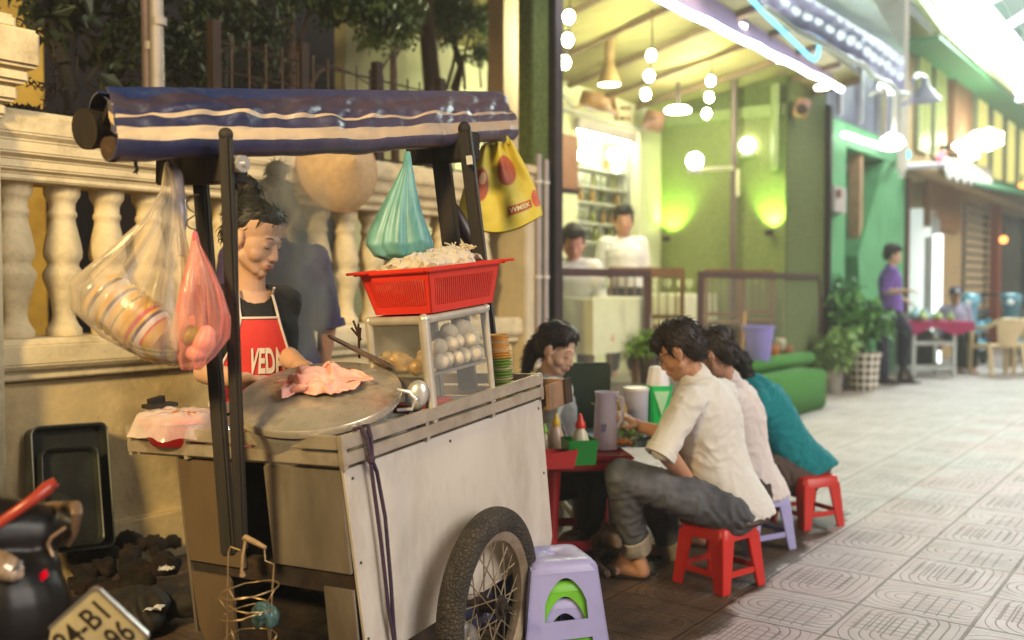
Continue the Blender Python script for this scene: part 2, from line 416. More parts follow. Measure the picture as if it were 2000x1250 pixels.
    bp = N.new('ShaderNodeBump'); bp.inputs['Strength'].default_value = .55; bp.inputs['Distance'].default_value = .006; L.new(h, bp.inputs['Height']); L.new(bp.outputs[0], b.inputs['Normal'])
    return m
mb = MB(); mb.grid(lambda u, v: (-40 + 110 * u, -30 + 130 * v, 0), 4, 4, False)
tag(mb.build('pavement', pave_mat()), 'patterned grey and pink paving tiles with a dark brown patch', None, None, 'structure')

# ================================================================== balustrade wall
m_stucco = mat('cream_stucco', (.66, .55, .34), .85, vary=.16, scale=5, bump=.35, bscale=45, dirt=(.24, .17, .09), dscale=3.6, damt=.7)
m_stucco2 = mat('amber_plinth_stucco', (.64, .50, .27), .88, vary=.2, scale=4, bump=.4, bscale=30, dirt=(.20, .13, .06), dscale=2.2, damt=.7)
bal = thing('balustrade_wall', 'cream stucco garden wall with a row of urn balusters behind the food cart', 'wall', S(-2.3, -.1, 0))
T0, T1 = -4.05, -.52
def sbox(mb, t0, t1, o0, o1, z0, z1): return mb.obox(S(t0, o0, z0), FD * (t1 - t0), FN * (o1 - o0), V((0, 0, z1 - z0)))
mb = MB(); sbox(mb, T0 - .9, T1, -.24, 0, -.05, .885); sbox(mb, T0 - .9, T1, -.24, .035, -.05, .22); mb.build('plinth', m_stucco2, bal, bevel=.012)
mb = MB()
prof = [(-.26, .885), (.045, .885), (.045, .92), (.065, .925), (.085, .95), (.085, 1.03), (.06, 1.055), (-.26, 1.055)]
mb.prism([S(T0 - .9, o, z) for o, z in prof], FD * (T1 - T0 + .9)); mb.build('ledge', m_stucco, bal, bevel=.006)
mb = MB()
prof = [(-.22, 1.705), (.02, 1.705), (.02, 1.735), (.05, 1.75), (.05, 1.79), (.085, 1.81), (.085, 1.86), (.11, 1.885), (.11, 1.95), (.07, 1.985), (-.27, 1.985), (-.30, 1.95), (-.30, 1.88), (-.22, 1.79)]
mb.prism([S(T0 - .9, o, z) for o, z in prof], FD * (T1 - T0 + .9)); mb.build('top_rail', m_stucco, bal, bevel=.006)
bprof = [(.074, 1.056), (.074, 1.085), (.062, 1.10), (.05, 1.125), (.046, 1.15), (.052, 1.20), (.068, 1.26), (.083, 1.305), (.084, 1.325), (.074, 1.345), (.064, 1.36), (.066, 1.375), (.078, 1.395),
         (.080, 1.42), (.074, 1.46), (.063, 1.51), (.055, 1.545), (.053, 1.565), (.060, 1.575), (.060, 1.59), (.054, 1.60), (.054, 1.63), (.062, 1.645), (.074, 1.665), (.076, 1.706)]
mb = MB(); mb.lathe(bprof, (0, 0, 0), n=28); b0 = mb.build('baluster', m_stucco, None, True, auto=50)
k = 0; t = -3.91
while t < T1 - .1:
    o = b0 if k == 0 else b0.copy()
    if k: col.objects.link(o)
    o.parent = bal; o.location = S(t, -.1, 0) - V(bal.location); t += .21; k += 1
# end pier on the left with its capital, and the low pale pier on the right
gp = thing('gate_pier', 'pale moulded gate pier with a stepped capital at the left edge', 'pillar', S(-4.28, .06, 0))
mb = MB(); sbox(mb, -4.46, -4.08, -.30, .16, -.05, 1.93); mb.build('shaft', m_stucco, gp, bevel=.015)
mb = MB(); c = S(-4.27, -.07, 0)
for w_, z0, z1 in ((.44, 1.93, 1.99), (.50, 1.99, 2.06), (.56, 2.06, 2.12), (.62, 2.12, 2.27), (.50, 2.27, 2.33), (.34, 2.33, 2.40)): mb.box(c + V((0, 0, (z0 + z1) / 2)), (w_, w_, z1 - z0 - .001), pi / 2 - TH)
mb.build('capital', m_stucco, gp, bevel=.014); mb = MB(); mb.ball(c + V((0, 0, 2.47)), (.13, .13, .12)); mb.build('finial', m_stucco, gp, True)
ep = thing('end_pier', 'plain pale pier closing the balustrade beside the mossy pillar', 'pillar', S(-.45, -.1, 0))
mb = MB(); sbox(mb, -.515, -.37, -.26, .10, -.05, 2.04); mb.build('shaft', mat('pale_pier', (.55, .47, .33), .8, vary=.12, bump=.2), ep, bevel=.01)
mb = MB(); sbox(mb, -.53, -.36, -.28, .12, 2.041, 2.10); mb.build('coping', m_stucco, ep, bevel=.01)

# iron grille on the wall top
m_iron = mat('dark_iron', (.035, .022, .018), .6, .4, vary=.3, bump=.2)
ig = thing('iron_grille', 'dark iron mesh grille standing on the balustrade top behind the conical hat', 'grille', S(-1.5, -.12, 1.985))
for q in range(5): t = -2.9 + q * .58; MB().obox(S(t, -.16, 1.986), FD * .05, FN * .05, V((0, 0, .62))).build('post', m_iron, ig)
mb = MB(); t = -2.88
while t < -.55: mb.cyl(S(t, -.13, 1.99), S(t, -.13, 2.55), .006, n=5); t += .11
for z in (2.03, 2.14, 2.25, 2.36, 2.5): mb.cyl(S(-2.9, -.13, z), S(-.55, -.13, z), .006, n=5)
mb.build('mesh_panel', m_iron, ig)

# ================================================================== house, dark wall and garden behind
yh = thing('yellow_house', 'amber yellow house wall with a dark louvred shutter behind the garden', 'house', S(-5.5, -2.4, 0))
m_yel = mat('amber_plaster', (.52, .32, .05), .9, vary=.22, scale=2.5, bump=.25, dirt=(.25, .13, .02), dscale=2.0, damt=.6)
mb = MB(); sbox(mb, -9, -2.55, -2.7, -2.4, -.05, 5.2); sbox(mb, -4.62, -4.48, -2.41, -2.33, -.05, 5.2); sbox(mb, -3.42, -3.30, -2.41, -2.35, -.05, 5.2); mb.build('wall', m_yel, yh)
m_shut = mat('dark_shutter', (.045, .032, .02), .7, vary=.3)
mb = MB(); sbox(mb, -5.9, -4.66, -2.40, -2.34, .6, 3.7)
sh = mb.build('shutter', m_shut, yh); mb = MB()
z = .65
while z < 3.7: mb.obox(S(-5.85, -2.335, z), FD * 1.15, FN * .035 + V((0, 0, -.03)), V((0, 0, .022))); z += .075
mb.build('louvre', mat('louvre_wood', (.13, .085, .045), .65, vary=.3), sh)
mb = MB(); sbox(mb, -3.9, -3.42, -2.40, -2.34, 1.2, 4.2); mb.build('window', mat('dark_glass', (.01, .01, .012), .2, vary=.1), yh, bevel=.01)
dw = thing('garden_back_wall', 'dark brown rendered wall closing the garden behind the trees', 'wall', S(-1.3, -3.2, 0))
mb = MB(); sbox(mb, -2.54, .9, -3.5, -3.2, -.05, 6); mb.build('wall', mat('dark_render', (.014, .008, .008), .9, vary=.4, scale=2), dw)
cp = thing('cafe_side_wall', 'weathered tan side wall rising beside the mossy pillar', 'wall', S(-.6, -.5, 0))
mb = MB(); sbox(mb, TZ(984, 100, -.45)[0], TZ(1036, 100, -.45)[0], -.60, -.45, -.05, 6); mb.build('wall', mat('weathered_tan', (.30, .21, .14), .9, vary=.25, scale=3, bump=.3, dirt=(.12, .09, .07), dscale=3, damt=.7, stretch=(1, 1, .4)), cp)

m_bark = mat('dark_bark', (.050, .028, .020), .9, vary=.4, scale=12, bump=.6, bscale=30, stretch=(1, 1, .25))
m_bark2 = mat('black_bark', (.018, .014, .010), .95, vary=.4, bump=.5, bscale=30, stretch=(1, 1, .25))
m_leaf = mat('green_leaf', (.030, .055, .010), .45, vary=.5, scale=3, color2=(.075, .12, .022))
m_leafd = mat('dark_leaf', (.016, .026, .010), .55, vary=.6, scale=3)
def crown(name, blobs, m, parent, nleaf, size, seed=1):
    random.seed(seed); mb = MB(); tot = sum(b[1][0] * b[1][1] * b[1][2] for b in blobs)
    for c, r in blobs:
        n = int(nleaf * r[0] * r[1] * r[2] / tot); m3 = max(3, n // 9)
        for _ in range(m3):
            q = rv(); 
            while q.length > 1: q = rv()
            q = q * (.55 + .45 * q.length) if q.length else q
            cc = V(c) + FD * q.x * r[0] + FN * q.y * r[1] + V((0, 0, q.z * r[2])); tw = rv(); tw.z -= .35
            for i in range(9):
                d = (tw.normalized() + rv(.8)); d = d.normalized(); n_ = V((0, 0, 1)) + rv(.7)
                s_ = size * random.uniform(.6, 1.25); leaf(mb, cc + rv(size * .9), d, n_, s_, s_ * .5)
    return mb.build(name, m, parent, fixn=False)
def garden_tree(label, path, r0, limbs, blobs, nleaf, size, seed, mt=None, ml=None, name='garden_tree'):
    root = thing(name, label, 'tree', path[0], group='trees behind the balustrade'); mb = MB()
    k = len(path); mb.tube(path, [r0 * (1 - .45 * i / (k - 1)) for i in range(k)], 9)
    for lp, lr in limbs: mb.tube(lp, [lr * (1 - .6 * i / (len(lp) - 1)) for i in range(len(lp))], 6)
    mb.build('trunk', mt or m_bark, root, True); crown('crown', blobs, ml or m_leaf, root, nleaf, size, seed); return root
def pts(off, *uv): return [SW(u, v, off) for u, v in uv]
# black broad-leaved tree at the left, forked trunk in front of the yellow wall
o_ = -.9
garden_tree('black forked tree with big drooping leaves before the yellow house wall', pts(o_, (155, 300), (132, 150), (122, 118)), .045,
    [(pts(o_, (122, 122), (102, 60), (78, 0), (70, -60)), .05), (pts(o_, (122, 122), (140, 60), (150, 0), (165, -70)), .045), (pts(o_, (150, 20), (190, 60), (225, 30), (260, -10)), .02),
     (pts(o_, (150, 110), (148, 160), (160, 175)), .010), (pts(o_, (190, 130), (170, 160), (190, 172)), .010), (pts(o_, (215, 60), (235, 110), (228, 172)), .022), (pts(o_, (95, 40), (60, 10), (30, -20)), .02)],
    [(SW(92, 18, o_), (.16, .12, .13)), (SW(190, 85, o_), (.17, .12, .15)), (SW(140, -10, o_), (.35, .2, .12)), (SW(225, 120, o_), (.12, .1, .10)), (SW(245, 30, o_), (.16, .15, .2))], 330, .13, 3, m_bark2, m_leafd)
o_ = -.7
garden_tree('dark vine covered tree with hanging green sprays right of the steel poles', pts(o_, (440, 300), (428, 170), (436, 60), (430, -60)), .055,
    [(pts(o_, (432, 110), (380, 60), (372, 0), (360, -60)), .03), (pts(o_, (434, 100), (470, 40), (486, -20)), .025), (pts(o_, (430, 180), (400, 120), (392, 60)), .018), (pts(o_, (500, 170), (478, 130), (455, 100)), .006), (pts(o_, (512, 170), (497, 100), (470, 30)), .006)],
    [(SW(350, 90, o_), (.14, .2, .38)), (SW(400, 70, o_), (.12, .2, .22)), (SW(440, 20, o_), (.3, .2, .16)), (SW(470, 75, o_), (.08, .15, .10)), (SW(395, 150, o_), (.14, .15, .1)), (SW(525, 60, o_), (.10, .2, .4)), (SW(270, 110, o_), (.07, .12, .3))], 2600, .055, 4, m_bark2, m_leafd)
o_ = -.8
garden_tree('slim brown sapling with a thin slanting branch in the dark middle of the garden', pts(o_, (571, 300), (570, 170), (568, 60), (566, -80)), .042,
    [(pts(o_, (574, 160), (588, 80), (605, 10), (612, -50)), .014), (pts(o_, (600, 175), (590, 130), (580, 110)), .012), (pts(o_, (605, 172), (622, 140), (650, 128), (690, 145), (722, 165)), .012), (pts(o_, (512, 125), (525, 145), (548, 152)), .008)],
    [(SW(655, 8, o_), (.26, .2, .10)), (SW(570, -30, o_), (.3, .2, .12)), (SW(628, 40, o_), (.05, .1, .06)), (SW(515, 60, o_), (.03, .1, .05))], 1300, .06, 5, None, mat('mid_leaf', (.03, .05, .014), .5, vary=.5, scale=3))
o_ = -.55
garden_tree('leafy tree with a straight reddish stem and lit green clusters above the canopy', pts(o_, (772, 320), (769, 170), (768, 90), (764, -60)), .03,
    [(pts(o_, (766, 130), (790, 75), (815, 40)), .010), (pts(o_, (768, 80), (735, 40), (725, -20)), .012), (pts(o_, (745, 135), (768, 100), (792, 75)), .008)],
    [(SW(770, 30, o_), (.22, .2, .18)), (SW(735, 70, o_), (.13, .15, .09)), (SW(800, 65, o_), (.10, .1, .10)), (SW(715, 10, o_), (.2, .2, .10)), (SW(690, -10, o_), (.3, .2, .10))], 3000, .055, 6)
o_ = -.95
garden_tree('thick brown trunk with twisted pale stems and foliage beside the tan wall', pts(o_, (850, 330), (845, 170), (834, 60), (830, -70)), .085,
    [(pts(o_, (872, 175), (885, 130), (892, 80), (930, 40), (960, 10)), .017), (pts(o_, (908, 175), (905, 120), (915, 75), (920, 0)), .014), (pts(o_, (888, 175), (900, 130), (880, 60), (870, -30)), .04), (pts(o_, (940, 172), (937, 135), (925, 110)), .010), (pts(o_, (850, 110), (845, 50), (828, -10)), .03), (pts(o_, (965, 300), (962, 150), (968, -60)), .07)],
    [(SW(885, 30, o_), (.2, .2, .16)), (SW(945, 45, o_), (.14, .15, .12)), (SW(930, 105, o_), (.12, .15, .08)), (SW(965, 95, o_), (.10, .15, .09)), (SW(1000, 15, o_), (.28, .2, .10)), (SW(1045, 3, o_), (.12, .2, .06)), (SW(870, 75, o_), (.07, .1, .08))], 3600, .055, 8, mat('brown_bark', (.075, .040, .026), .9, vary=.35, scale=10, bump=.6, bscale=25, stretch=(1, 1, .25)))
# steel poles, barbed wire, dark creeper fringe on the rail
m_pole = mat('galvanised_pole', (.36, .33, .32), .6, .35, vary=.25, scale=6, dirt=(.14, .10, .09), dscale=6)
p = thing('steel_pole', 'pale galvanised steel pole rising behind the cart canopy', 'pole', SW(313, 300, -.5)); p.location.z = 0
mb = MB(); mb.cyl(V(p.location), V(p.location) + V((-.02, 0, 5)), .036, .034, 16); mb.build('pole', m_pole, p, True)
mb = MB(); mb.cyl(V(p.location) + V((0, 0, 2.62)), V(p.location) + V((0, 0, 2.66)), .041, n=16); mb.build('clamp', m_pole, p, True)
p = thing('steel_pole', 'darker purplish steel pole just left of the pale pole', 'pole', SW(297, 300, -.56)); p.location.z = 0
mb = MB(); mb.cyl(V(p.location), V(p.location) + V((-.03, 0, 5)), .032, .030, 16); mb.build('pole', mat('dull_pole', (.16, .12, .13), .6, .3, vary=.3), p, True)
mb = MB(); mb.cyl(V(p.location) + V((0, 0, 2.5)), V(p.location) + V((0, 0, 2.54)), .037, n=16); mb.build('clamp', m_pole, p, True)
def barbed(label, path, r=.004):
    root = thing('barbed_wire', label, 'wire', path[0]); mb = MB(); q = []
    for i in range(len(path) - 1):
        for k_ in range(8): q.append(path[i].lerp(path[i + 1], k_ / 8) + V((0, 0, .012 * sin(k_ * 1.9 + i))))
    q.append(path[-1]); mb.tube(q, r, 5); mb.build('strand', m_iron, root); mb = MB(); random.seed(3)
    for a_ in q[::3]:
        for _ in range(3): d = rv(); mb.cyl(a_ - d.normalized() * .03, a_ + d.normalized() * .03, .003, .001, 4)
    mb.build('barb', m_iron, root)
barbed('upper barbed wire strand crossing the louvred shutter', pts(-.1, (-10, 22), (40, 42), (85, 56)))
barbed('lower barbed wire strand running from the gate pier to the canopy', pts(-.1, (50, 158), (82, 166), (112, 172), (150, 183)))
barbed('barbed wire curling down in front of the yellow wall', pts(-.1, (104, 95), (108, 135), (112, 170), (96, 185), (88, 205), (84, 232)))
random.seed(5); mb = MB(); root = thing('creeper', 'black dry creeper lying along the wall top left of the cart', 'plant', SW(90, 232, -.1))
for i in range(420):
    u = random.uniform(12, 150); p_ = SW(u, 222 + (u - 12) * .16 + random.uniform(-7, 8), random.uniform(-.2, -.02)); leaf(mb, p_, rv() + V((0, 0, .6)), rv() + V((0, 0, 1)), random.uniform(.03, .06), .03)
mb.build('leaves', m_bark2, root, fixn=False)
# ================================================================== cafe
m_moss = mat('mossy_green_cladding', (.085, .115, .025), .95, vary=.45, scale=30, bump=.9, bscale=120, color2=(.13, .17, .04))
m_pale = mat('pale_green_plaster', (.56, .55, .34), .8, vary=.07, scale=3)
m_green = mat('olive_wall', (.16, .185, .06), .9, vary=.35, scale=40, bump=.6, bscale=90)
m_dkmetal = mat('dark_purple_metal', (.05, .032, .036), .45, .5, vary=.25)
m_rail = mat('dark_brown_rail', (.085, .045, .045), .4, .2, vary=.25)
m_wood = mat('brown_wood', (.14, .065, .03), .5, vary=.3, scale=6, stretch=(1, 1, .2), bump=.15)
m_cream = mat('cream_cloth', (.62, .58, .40), .8, vary=.08, bump=.2, bscale=15)
m_white = mat('white_paint', (.72, .70, .66), .5, vary=.06)
m_ceil = mat('ochre_ceiling_boards', (.24, .205, .08), .75, vary=.2, scale=3, stretch=(1, 6, 1))
FL, CZ, TRW, OB = .42, 3.28, 4.61, -1.56
cafe = thing('cafe', 'open fronted cafe with mossy pillars, pale walls and a bright glass shelf bar', 'cafe', S(2.3, -.8, 0))
mb = MB(); sbox(mb, -.34, -.13, -.10, .03, -.05, 5.2); mb.build('pillar', m_moss, cafe, bevel=.01)
mb = MB(); sbox(mb, TRW, 5.86, OB - .2, 0, -.05, 4.6); mb.build('pillar', m_moss, cafe, bevel=.01)
mb = MB(); sbox(mb, -.125, -.02, -.12, .08, -.05, 5.0); mb.build('metal_post', m_dkmetal, cafe, bevel=.006)
mb = MB(); sbox(mb, 5.865, 5.95, -.1, .06, -.05, 3.45); mb.build('metal_post', m_dkmetal, cafe, bevel=.006)
mb = MB(); sbox(mb, -.1, TRW - .002, OB - 1.6, -.02, -.05, FL); mb.build('floor', mat('cafe_floor', (.35, .30, .20), .4, vary=.1), cafe)
# back wall with the bar opening, parallel to the street
ta, _ = TZ(1128, 400, OB); tb, _ = TZ(1249, 400, OB); _, zt = TZ(1190, 245, OB)
mb = MB(); sbox(mb, -.6, ta, OB - .12, OB, FL, 4.3); sbox(mb, tb, TRW - .002, OB - .12, OB, FL, 4.3); sbox(mb, ta, tb, OB - .12, OB, zt, 4.3); sbox(mb, ta, tb, OB - .12, OB, FL, FL + .75)
mb.build('back_wall', m_pale, cafe)
mb = MB(); sbox(mb, TRW - .02, TRW - .003, OB + .002, -.01, FL, CZ); mb.build('side_wall', m_green, cafe)
mb = MB(); sbox(mb, ta - .3, tb + .3, OB - .72, OB - .65, FL, zt + .3); sbox(mb, ta - .32, ta - .301, OB - .72, OB - .125, FL, zt + .3); sbox(mb, tb + .301, tb + .32, OB - .72, OB - .125, FL, zt + .3); sbox(mb, ta - .3, tb + .3, OB - .649, OB - .125, zt + .27, zt + .3)
mb.build('bar_recess', mat('white_recess', (.75, .76, .66), .6, vary=.04), cafe)
# ceiling: sloping boards rising to the street, beams and downlights
mb = MB(); A, B, Cc, D = S(-.3, OB - .1, CZ + .1), S(TRW + .8, OB - .1, CZ + .02), S(TRW + .8, .55, CZ + .35), S(-.3, .55, CZ + .75)
mb.prism([A, B, Cc, D], V((0, 0, .06))); mb.build('ceiling', m_ceil, cafe)
mb = MB()
for k in range(9):
    f = k / 8; a_ = A.lerp(B, f); d_ = D.lerp(Cc, f); mb.bar(a_ - V((0, 0, .03)), d_ - V((0, 0, .03)), .05, .05)
mb.build('ceiling_beam', mat('dark_beam', (.14, .09, .05), .7, vary=.3), cafe)
mb = MB(); mb.bar(S(TRW - .06, OB + .01, CZ - .06), S(TRW - .06, -.02, CZ - .06), .06, .12); mb.bar(S(TRW - .13, -.1, 2.55), S(TRW - .13, -.1, CZ + .2), .16, .05); mb.build('green_beam', mat('green_paint', (.20, .25, .09), .6, vary=.15), cafe)
# fascia over the opening: purple cloth front with neon below
tn0, zn0 = TZ(1288, 0, .45); tn1, zn1 = TZ(1640, 174, .45)
m_fas = mat('lilac_fascia_cloth', (.40, .30, .42), .7, vary=.12, scale=2, bump=.2, bscale=6)
mb = MB()
def fas(u, v):
    t = -1.2 + (tn1 + 1.25) * u; zl = zn0 + (zn1 - zn0) * (t - tn0) / (tn1 - tn0)
    return S(t, .42 - .55 * v + .02 * sin(t * 4) * v, zl + .03 + 1.15 * v)
mb.grid(fas, 30, 6, False, .02); mb.build('fascia', m_fas, cafe)
for k in range(5):
    mb = MB(); t = .3 + k * 1.15; zc = CZ + .62 - .08 * t; mb.lathe([(.001, 0), (.075, .001), (.08, .02), (.075, .03)], S(t, .28, zc - .05), n=18); mb.build('downlight', glow('warm_white_disc', (1, .93, .62), 14), cafe, True)
nz = thing('neon_tube', 'long straight blue white neon tube along the edge of the cafe awning', 'neon light', S(tn0, .45, zn0))
mb = MB(); a_ = S(tn0 - 1.2, .47, zn0 - (zn1 - zn0) / (tn1 - tn0) * 1.2); b_ = S(tn1, .47, zn1); q = [a_.lerp(b_, k / 16) + V((0, 0, .008 * sin(k * 2.3))) for k in range(17)]
mb.tube(q, .030, 10); mb.build('tube', glow('neon_white', (.78, .86, 1.0), 12), nz, True)
mb = MB(); mb.tube([p_ + FN * -.045 + V((0, 0, .0)) for p_ in q], .012, 6); mb.build('holder', mat('neon_holder', (.2, .25, .5), .5), nz, True)
nz = thing('neon_tube', 'thin turquoise neon tube bent in a narrow V below the script banner', 'neon light', SW(1592, 116, .75))
mb = MB(); q = [SW(1455, -14, .62), SW(1500, 33, .66), SW(1545, 76, .70), SW(1582, 112, .74), SW(1592, 117, .75), SW(1598, 108, .75), SW(1601, 70, .75), SW(1603, 30, .75), SW(1604, -20, .75)]
mb.tube(q, .020, 8); mb.build('tube', glow('neon_turquoise', (.16, .62, .95), 1.6), nz, True)
# railings: dark frame, clear panel
m_glass = clear('rail_glass', (.98, 1, .98), .015, .05, (.7, .7, .65), 0, .07)
def railing(label, t0, t1, zt_, bent=False):
    root = thing('glass_railing', label, 'railing', S((t0 + t1) / 2, 0, FL), group='cafe railings'); mb = MB()
    mb.bar(S(t0, 0, zt_), S(t1 - (.12 if bent else 0), 0, zt_), .05, .06); mb.build('top_rail', m_rail, root, bevel=.008)
    for t in (t0 + .025, t1 - .03):
        mb = MB(); mb.bar(S(t, .0, FL), S(t, .0, zt_ - (.24 if bent and t > t0 + .1 else .031)), .05, .06); mb.build('post', m_rail, root, bevel=.006)
    if bent: mb = MB(); mb.tube([S(t1 - .14, 0, zt_), S(t1 - .06, 0, zt_ - .05), S(t1 - .03, 0, zt_ - .25)], .028, 8); mb.build('bend', m_rail, root, True)
    mb = MB(); sbox(mb, t0 + .07, t1 - .07, -.006, .004, FL + .03, zt_ - .04); mb.build('pane', m_glass, root)
tr = lambda u: TZ(u, 540, 0)[0]
railing('left glass railing with a dark frame in front of the standing men', .02, tr(1267), 1.37)
railing('right glass railing with its bent end beside the mossy pillar', tr(1366), tr(1603), 1.37, True)
# conduits on the mossy pillar
for lab, u in (('left of the pair of grey conduit pipes on the mossy pillar', 1052), ('right of the pair of grey conduit pipes on the mossy pillar', 1066)):
    p_ = SW(u, 300, .12); root = thing('conduit_pipe', lab, 'pipe', (p_.x, p_.y, 0), group='conduit pipes'); mb = MB(); zt_ = 2.18 if u < 1060 else 2.15
    mb.cyl((p_.x, p_.y, 0), (p_.x, p_.y, zt_), .021, n=12); mb.build('pipe', mat('grey_pvc', (.34, .30, .33), .4, vary=.1), root, True)
    for z in (.7, 1.32, 1.98): mb = MB(); mb.cyl((p_.x, p_.y, z), (p_.x, p_.y, z + .02), .028, n=12); mb.build('clip', mat('clip_white', (.6, .56, .55), .4), root, True)
# bar contents: glass shelf rows, bottles, round lamps
m_bottle = clear('shelf_glass', (.95, .98, .86), .22, .05, (.8, .82, .6)); m_amber = mat('amber_bottle', (.30, .16, .03), .15, vary=.3); m_olv = mat('olive_bottle', (.16, .17, .03), .15, vary=.3)
sh = thing('bar_shelf', 'white bar shelf unit behind the two standing men', 'shelf', S((ta + tb) / 2, OB - .4, FL))
shz = [TZ(1190, v, OB - .4)[1] for v in (338, 372, 402, 440, 475)]
for z in shz:
    mb = MB(); sbox(mb, ta - .25, tb + .2, OB - .55, OB - .28, z - .02, z); mb.build('board', mat('shelf_board', (.5, .5, .42), .4), sh)
for t in (ta - .28, tb + .21): mb = MB(); sbox(mb, t, t + .025, OB - .56, OB - .27, FL, shz[0] + .4); mb.build('upright', mat('shelf_board', (.5, .5, .42), .4), sh)
mb = MB(); mb.cyl(S(ta - .2, OB - .2, shz[0] + .36), S(tb + .15, OB - .2, shz[0] + .36), .03, n=8); mb.build('added_strip_light', glow('added_bar_strip', (1, 1, .82), 22), sh)  # glowing tube added to brighten the bar recess
random.seed(11); first = {}
for ri, z in enumerate(shz):
    n = 11
    for k in range(n):
        t = ta - .2 + (tb - ta + .35) * (k + random.uniform(.2, .8)) / n; kind = random.choice(['glass', 'glass', 'bottle', 'bottle2'])
        if kind not in first:
            mb = MB()
            if kind == 'glass': mb.lathe([(.028, 0), (.03, .006), (.006, .012), (.006, .06), (.03, .085), (.036, .13), (.03, .15)], n=10)
            else: mb.lathe([(.03, 0), (.032, .01), (.032, .13), (.014, .17), (.013, .21), (.015, .22)], n=10)
            o = mb.build('wine_glass' if kind == 'glass' else 'bottle', {'glass': m_bottle, 'bottle': m_amber, 'bottle2': m_olv}[kind], None, True); first[kind] = o
            tag(o, 'clear wine glass in a row on the white bar shelves' if kind == 'glass' else 'amber bottle among the glasses on the bar shelves' if kind == 'bottle' else 'olive bottle among the glasses on the bar shelves', 'glass' if kind == 'glass' else 'bottle', {'glass': 'glasses on the bar shelves', 'bottle': 'amber bottles on the bar shelves', 'bottle2': 'olive bottles on the bar shelves'}[kind])
        else: o = first[kind].copy(); col.objects.link(o)
        o.location = S(t, OB - .42 + random.uniform(-.06, .08), z)
m_globe = glow('warm_globe', (1, .97, .84), 9)
for lab, u, v in (('upper round white globe lamp hanging in the bar opening', 1196, 302), ('lower small globe lamp above the taller man', 1205, 328), ('round globe lamp at the left edge of the bar opening', 1137, 303)):
    o_ = OB - .15; c = SW(u, v, o_); root = thing('globe_lamp', lab, 'lamp', c, group='globe lamps in the bar'); mb = MB(); mb.ball(c, .065 if v < 320 else .05); mb.build('globe', m_globe, root, True)
    mb = MB(); mb.cyl(c + V((0, 0, .06)), V((c.x, c.y, zt + .26)), .006, n=6); mb.build('cord', m_dkmetal, root)
# string bulbs, three on each cord
m_bulb = glow('bulb_warm', (.96, 1, .56), 195)
for lab, off, uv, r_ in (('triple bulb cord beside the left mossy pillar', -.15, ((1111, 33), (1109, 78), (1103, 122)), .040), ('triple bulb cord in the middle of the cafe front', -.2, ((1272, 108), (1268, 148), (1261, 184)), .038), ('triple bulb cord right of the cafe middle', -.3, ((1388, 158), (1385, 190), (1380, 222)), .038)):
    root = thing('bulb_string', lab, 'lamp', SW(*uv[0], off), group='hanging bulb cords'); ps = [SW(u, v, off) for u, v in uv]
    mb = MB(); mb.tube([ps[0] + V((0, 0, .75))] + [p_ + V((.01, 0, .04)) for p_ in ps], .006, 5); mb.build('cord', m_dkmetal, root)
    for p_ in ps:
        mb = MB(); mb.ball(p_, (r_, r_, r_ * 1.25), nu=16, nv=12); mb.build('bulb', m_bulb, root, True)
        mb = MB(); mb.cyl(p_ + V((0, 0, r_ * 1.1)), p_ + V((0, 0, r_ * 1.8)), .018, n=8); mb.build('socket', m_dkmetal, root)
# pendant cone lamp, brown sign board, projector on its bracket, loudspeakers
c = SW(1190, 166, -.7); root = thing('pendant_lamp', 'brown cone shaped pendant lamp with a lit rim', 'lamp', c); mb = MB(); mb.lathe([(.115, 0), (.105, .03), (.05, .19), (.035, .23), (.0, .24)], c, n=24, cap=False); mb.build('shade', mat('brown_shade', (.15, .09, .035), .5, vary=.2), root, True)
mb = MB(); mb.cyl(c + V((0, 0, .23)), c + V((0, 0, .9)), .05, .035, 10); mb.build('stem', mat('brown_shade', (.24, .12, .05), .5), root, True); mb = MB(); mb.lathe([(.001, .004), (.10, .002), (.10, .012), (.001, .014)], c, n=24); mb.build('diffuser', glow('pendant_glow', (1, .95, .6), 9), root, True)
root = thing('sign_board', 'blank brown board hanging beside the dark metal post', 'board', SW(1108, 310, -.5)); t0, z1 = TZ(1083, 256, -.5); t1, z0 = TZ(1130, 372, -.5)
mb = MB(); sbox(mb, t0, t1, -.53, -.5, z0, z1); mb.build('panel', mat('brown_board', (.26, .115, .055), .6, vary=.15), root, bevel=.006); mb = MB(); sbox(mb, t0 + .03, t1, -.535, -.49, z0 - .035, z0 - .003); mb.build('frame', m_dkmetal, root)
root = thing('projector', 'boxy brown projector on a wall bracket above the bar', 'projector', SW(1180, 205, -1.2)); c = SW(1162, 198, -1.2)
mb = MB(); mb.box(c, (.26, .22, .14), M.Rotation(.3, 4, 'Y') @ M.Rotation(pi / 2 - TH, 4, 'Z')); mb.build('body', mat('brown_case', (.28, .14, .06), .5, vary=.2), root, bevel=.015)
mb = MB(); mb.bar(c + V((.05, 0, -.05)), SW(1205, 222, -1.3), .07, .03); mb.bar(SW(1196, 190, -1.25), SW(1205, 232, -1.35), .05, .05); mb.cyl(SW(1120, 210, -1.2), c, .012); mb.build('bracket', mat('brown_case', (.28, .14, .06), .5), root)
for u, v in ((1222, 211), (1222, 231)): mb = MB(); mb.cyl(SW(u - 8, v, -1.3), SW(u + 8, v, -1.3), .022, n=10); mb.build('knob', m_wood, root)
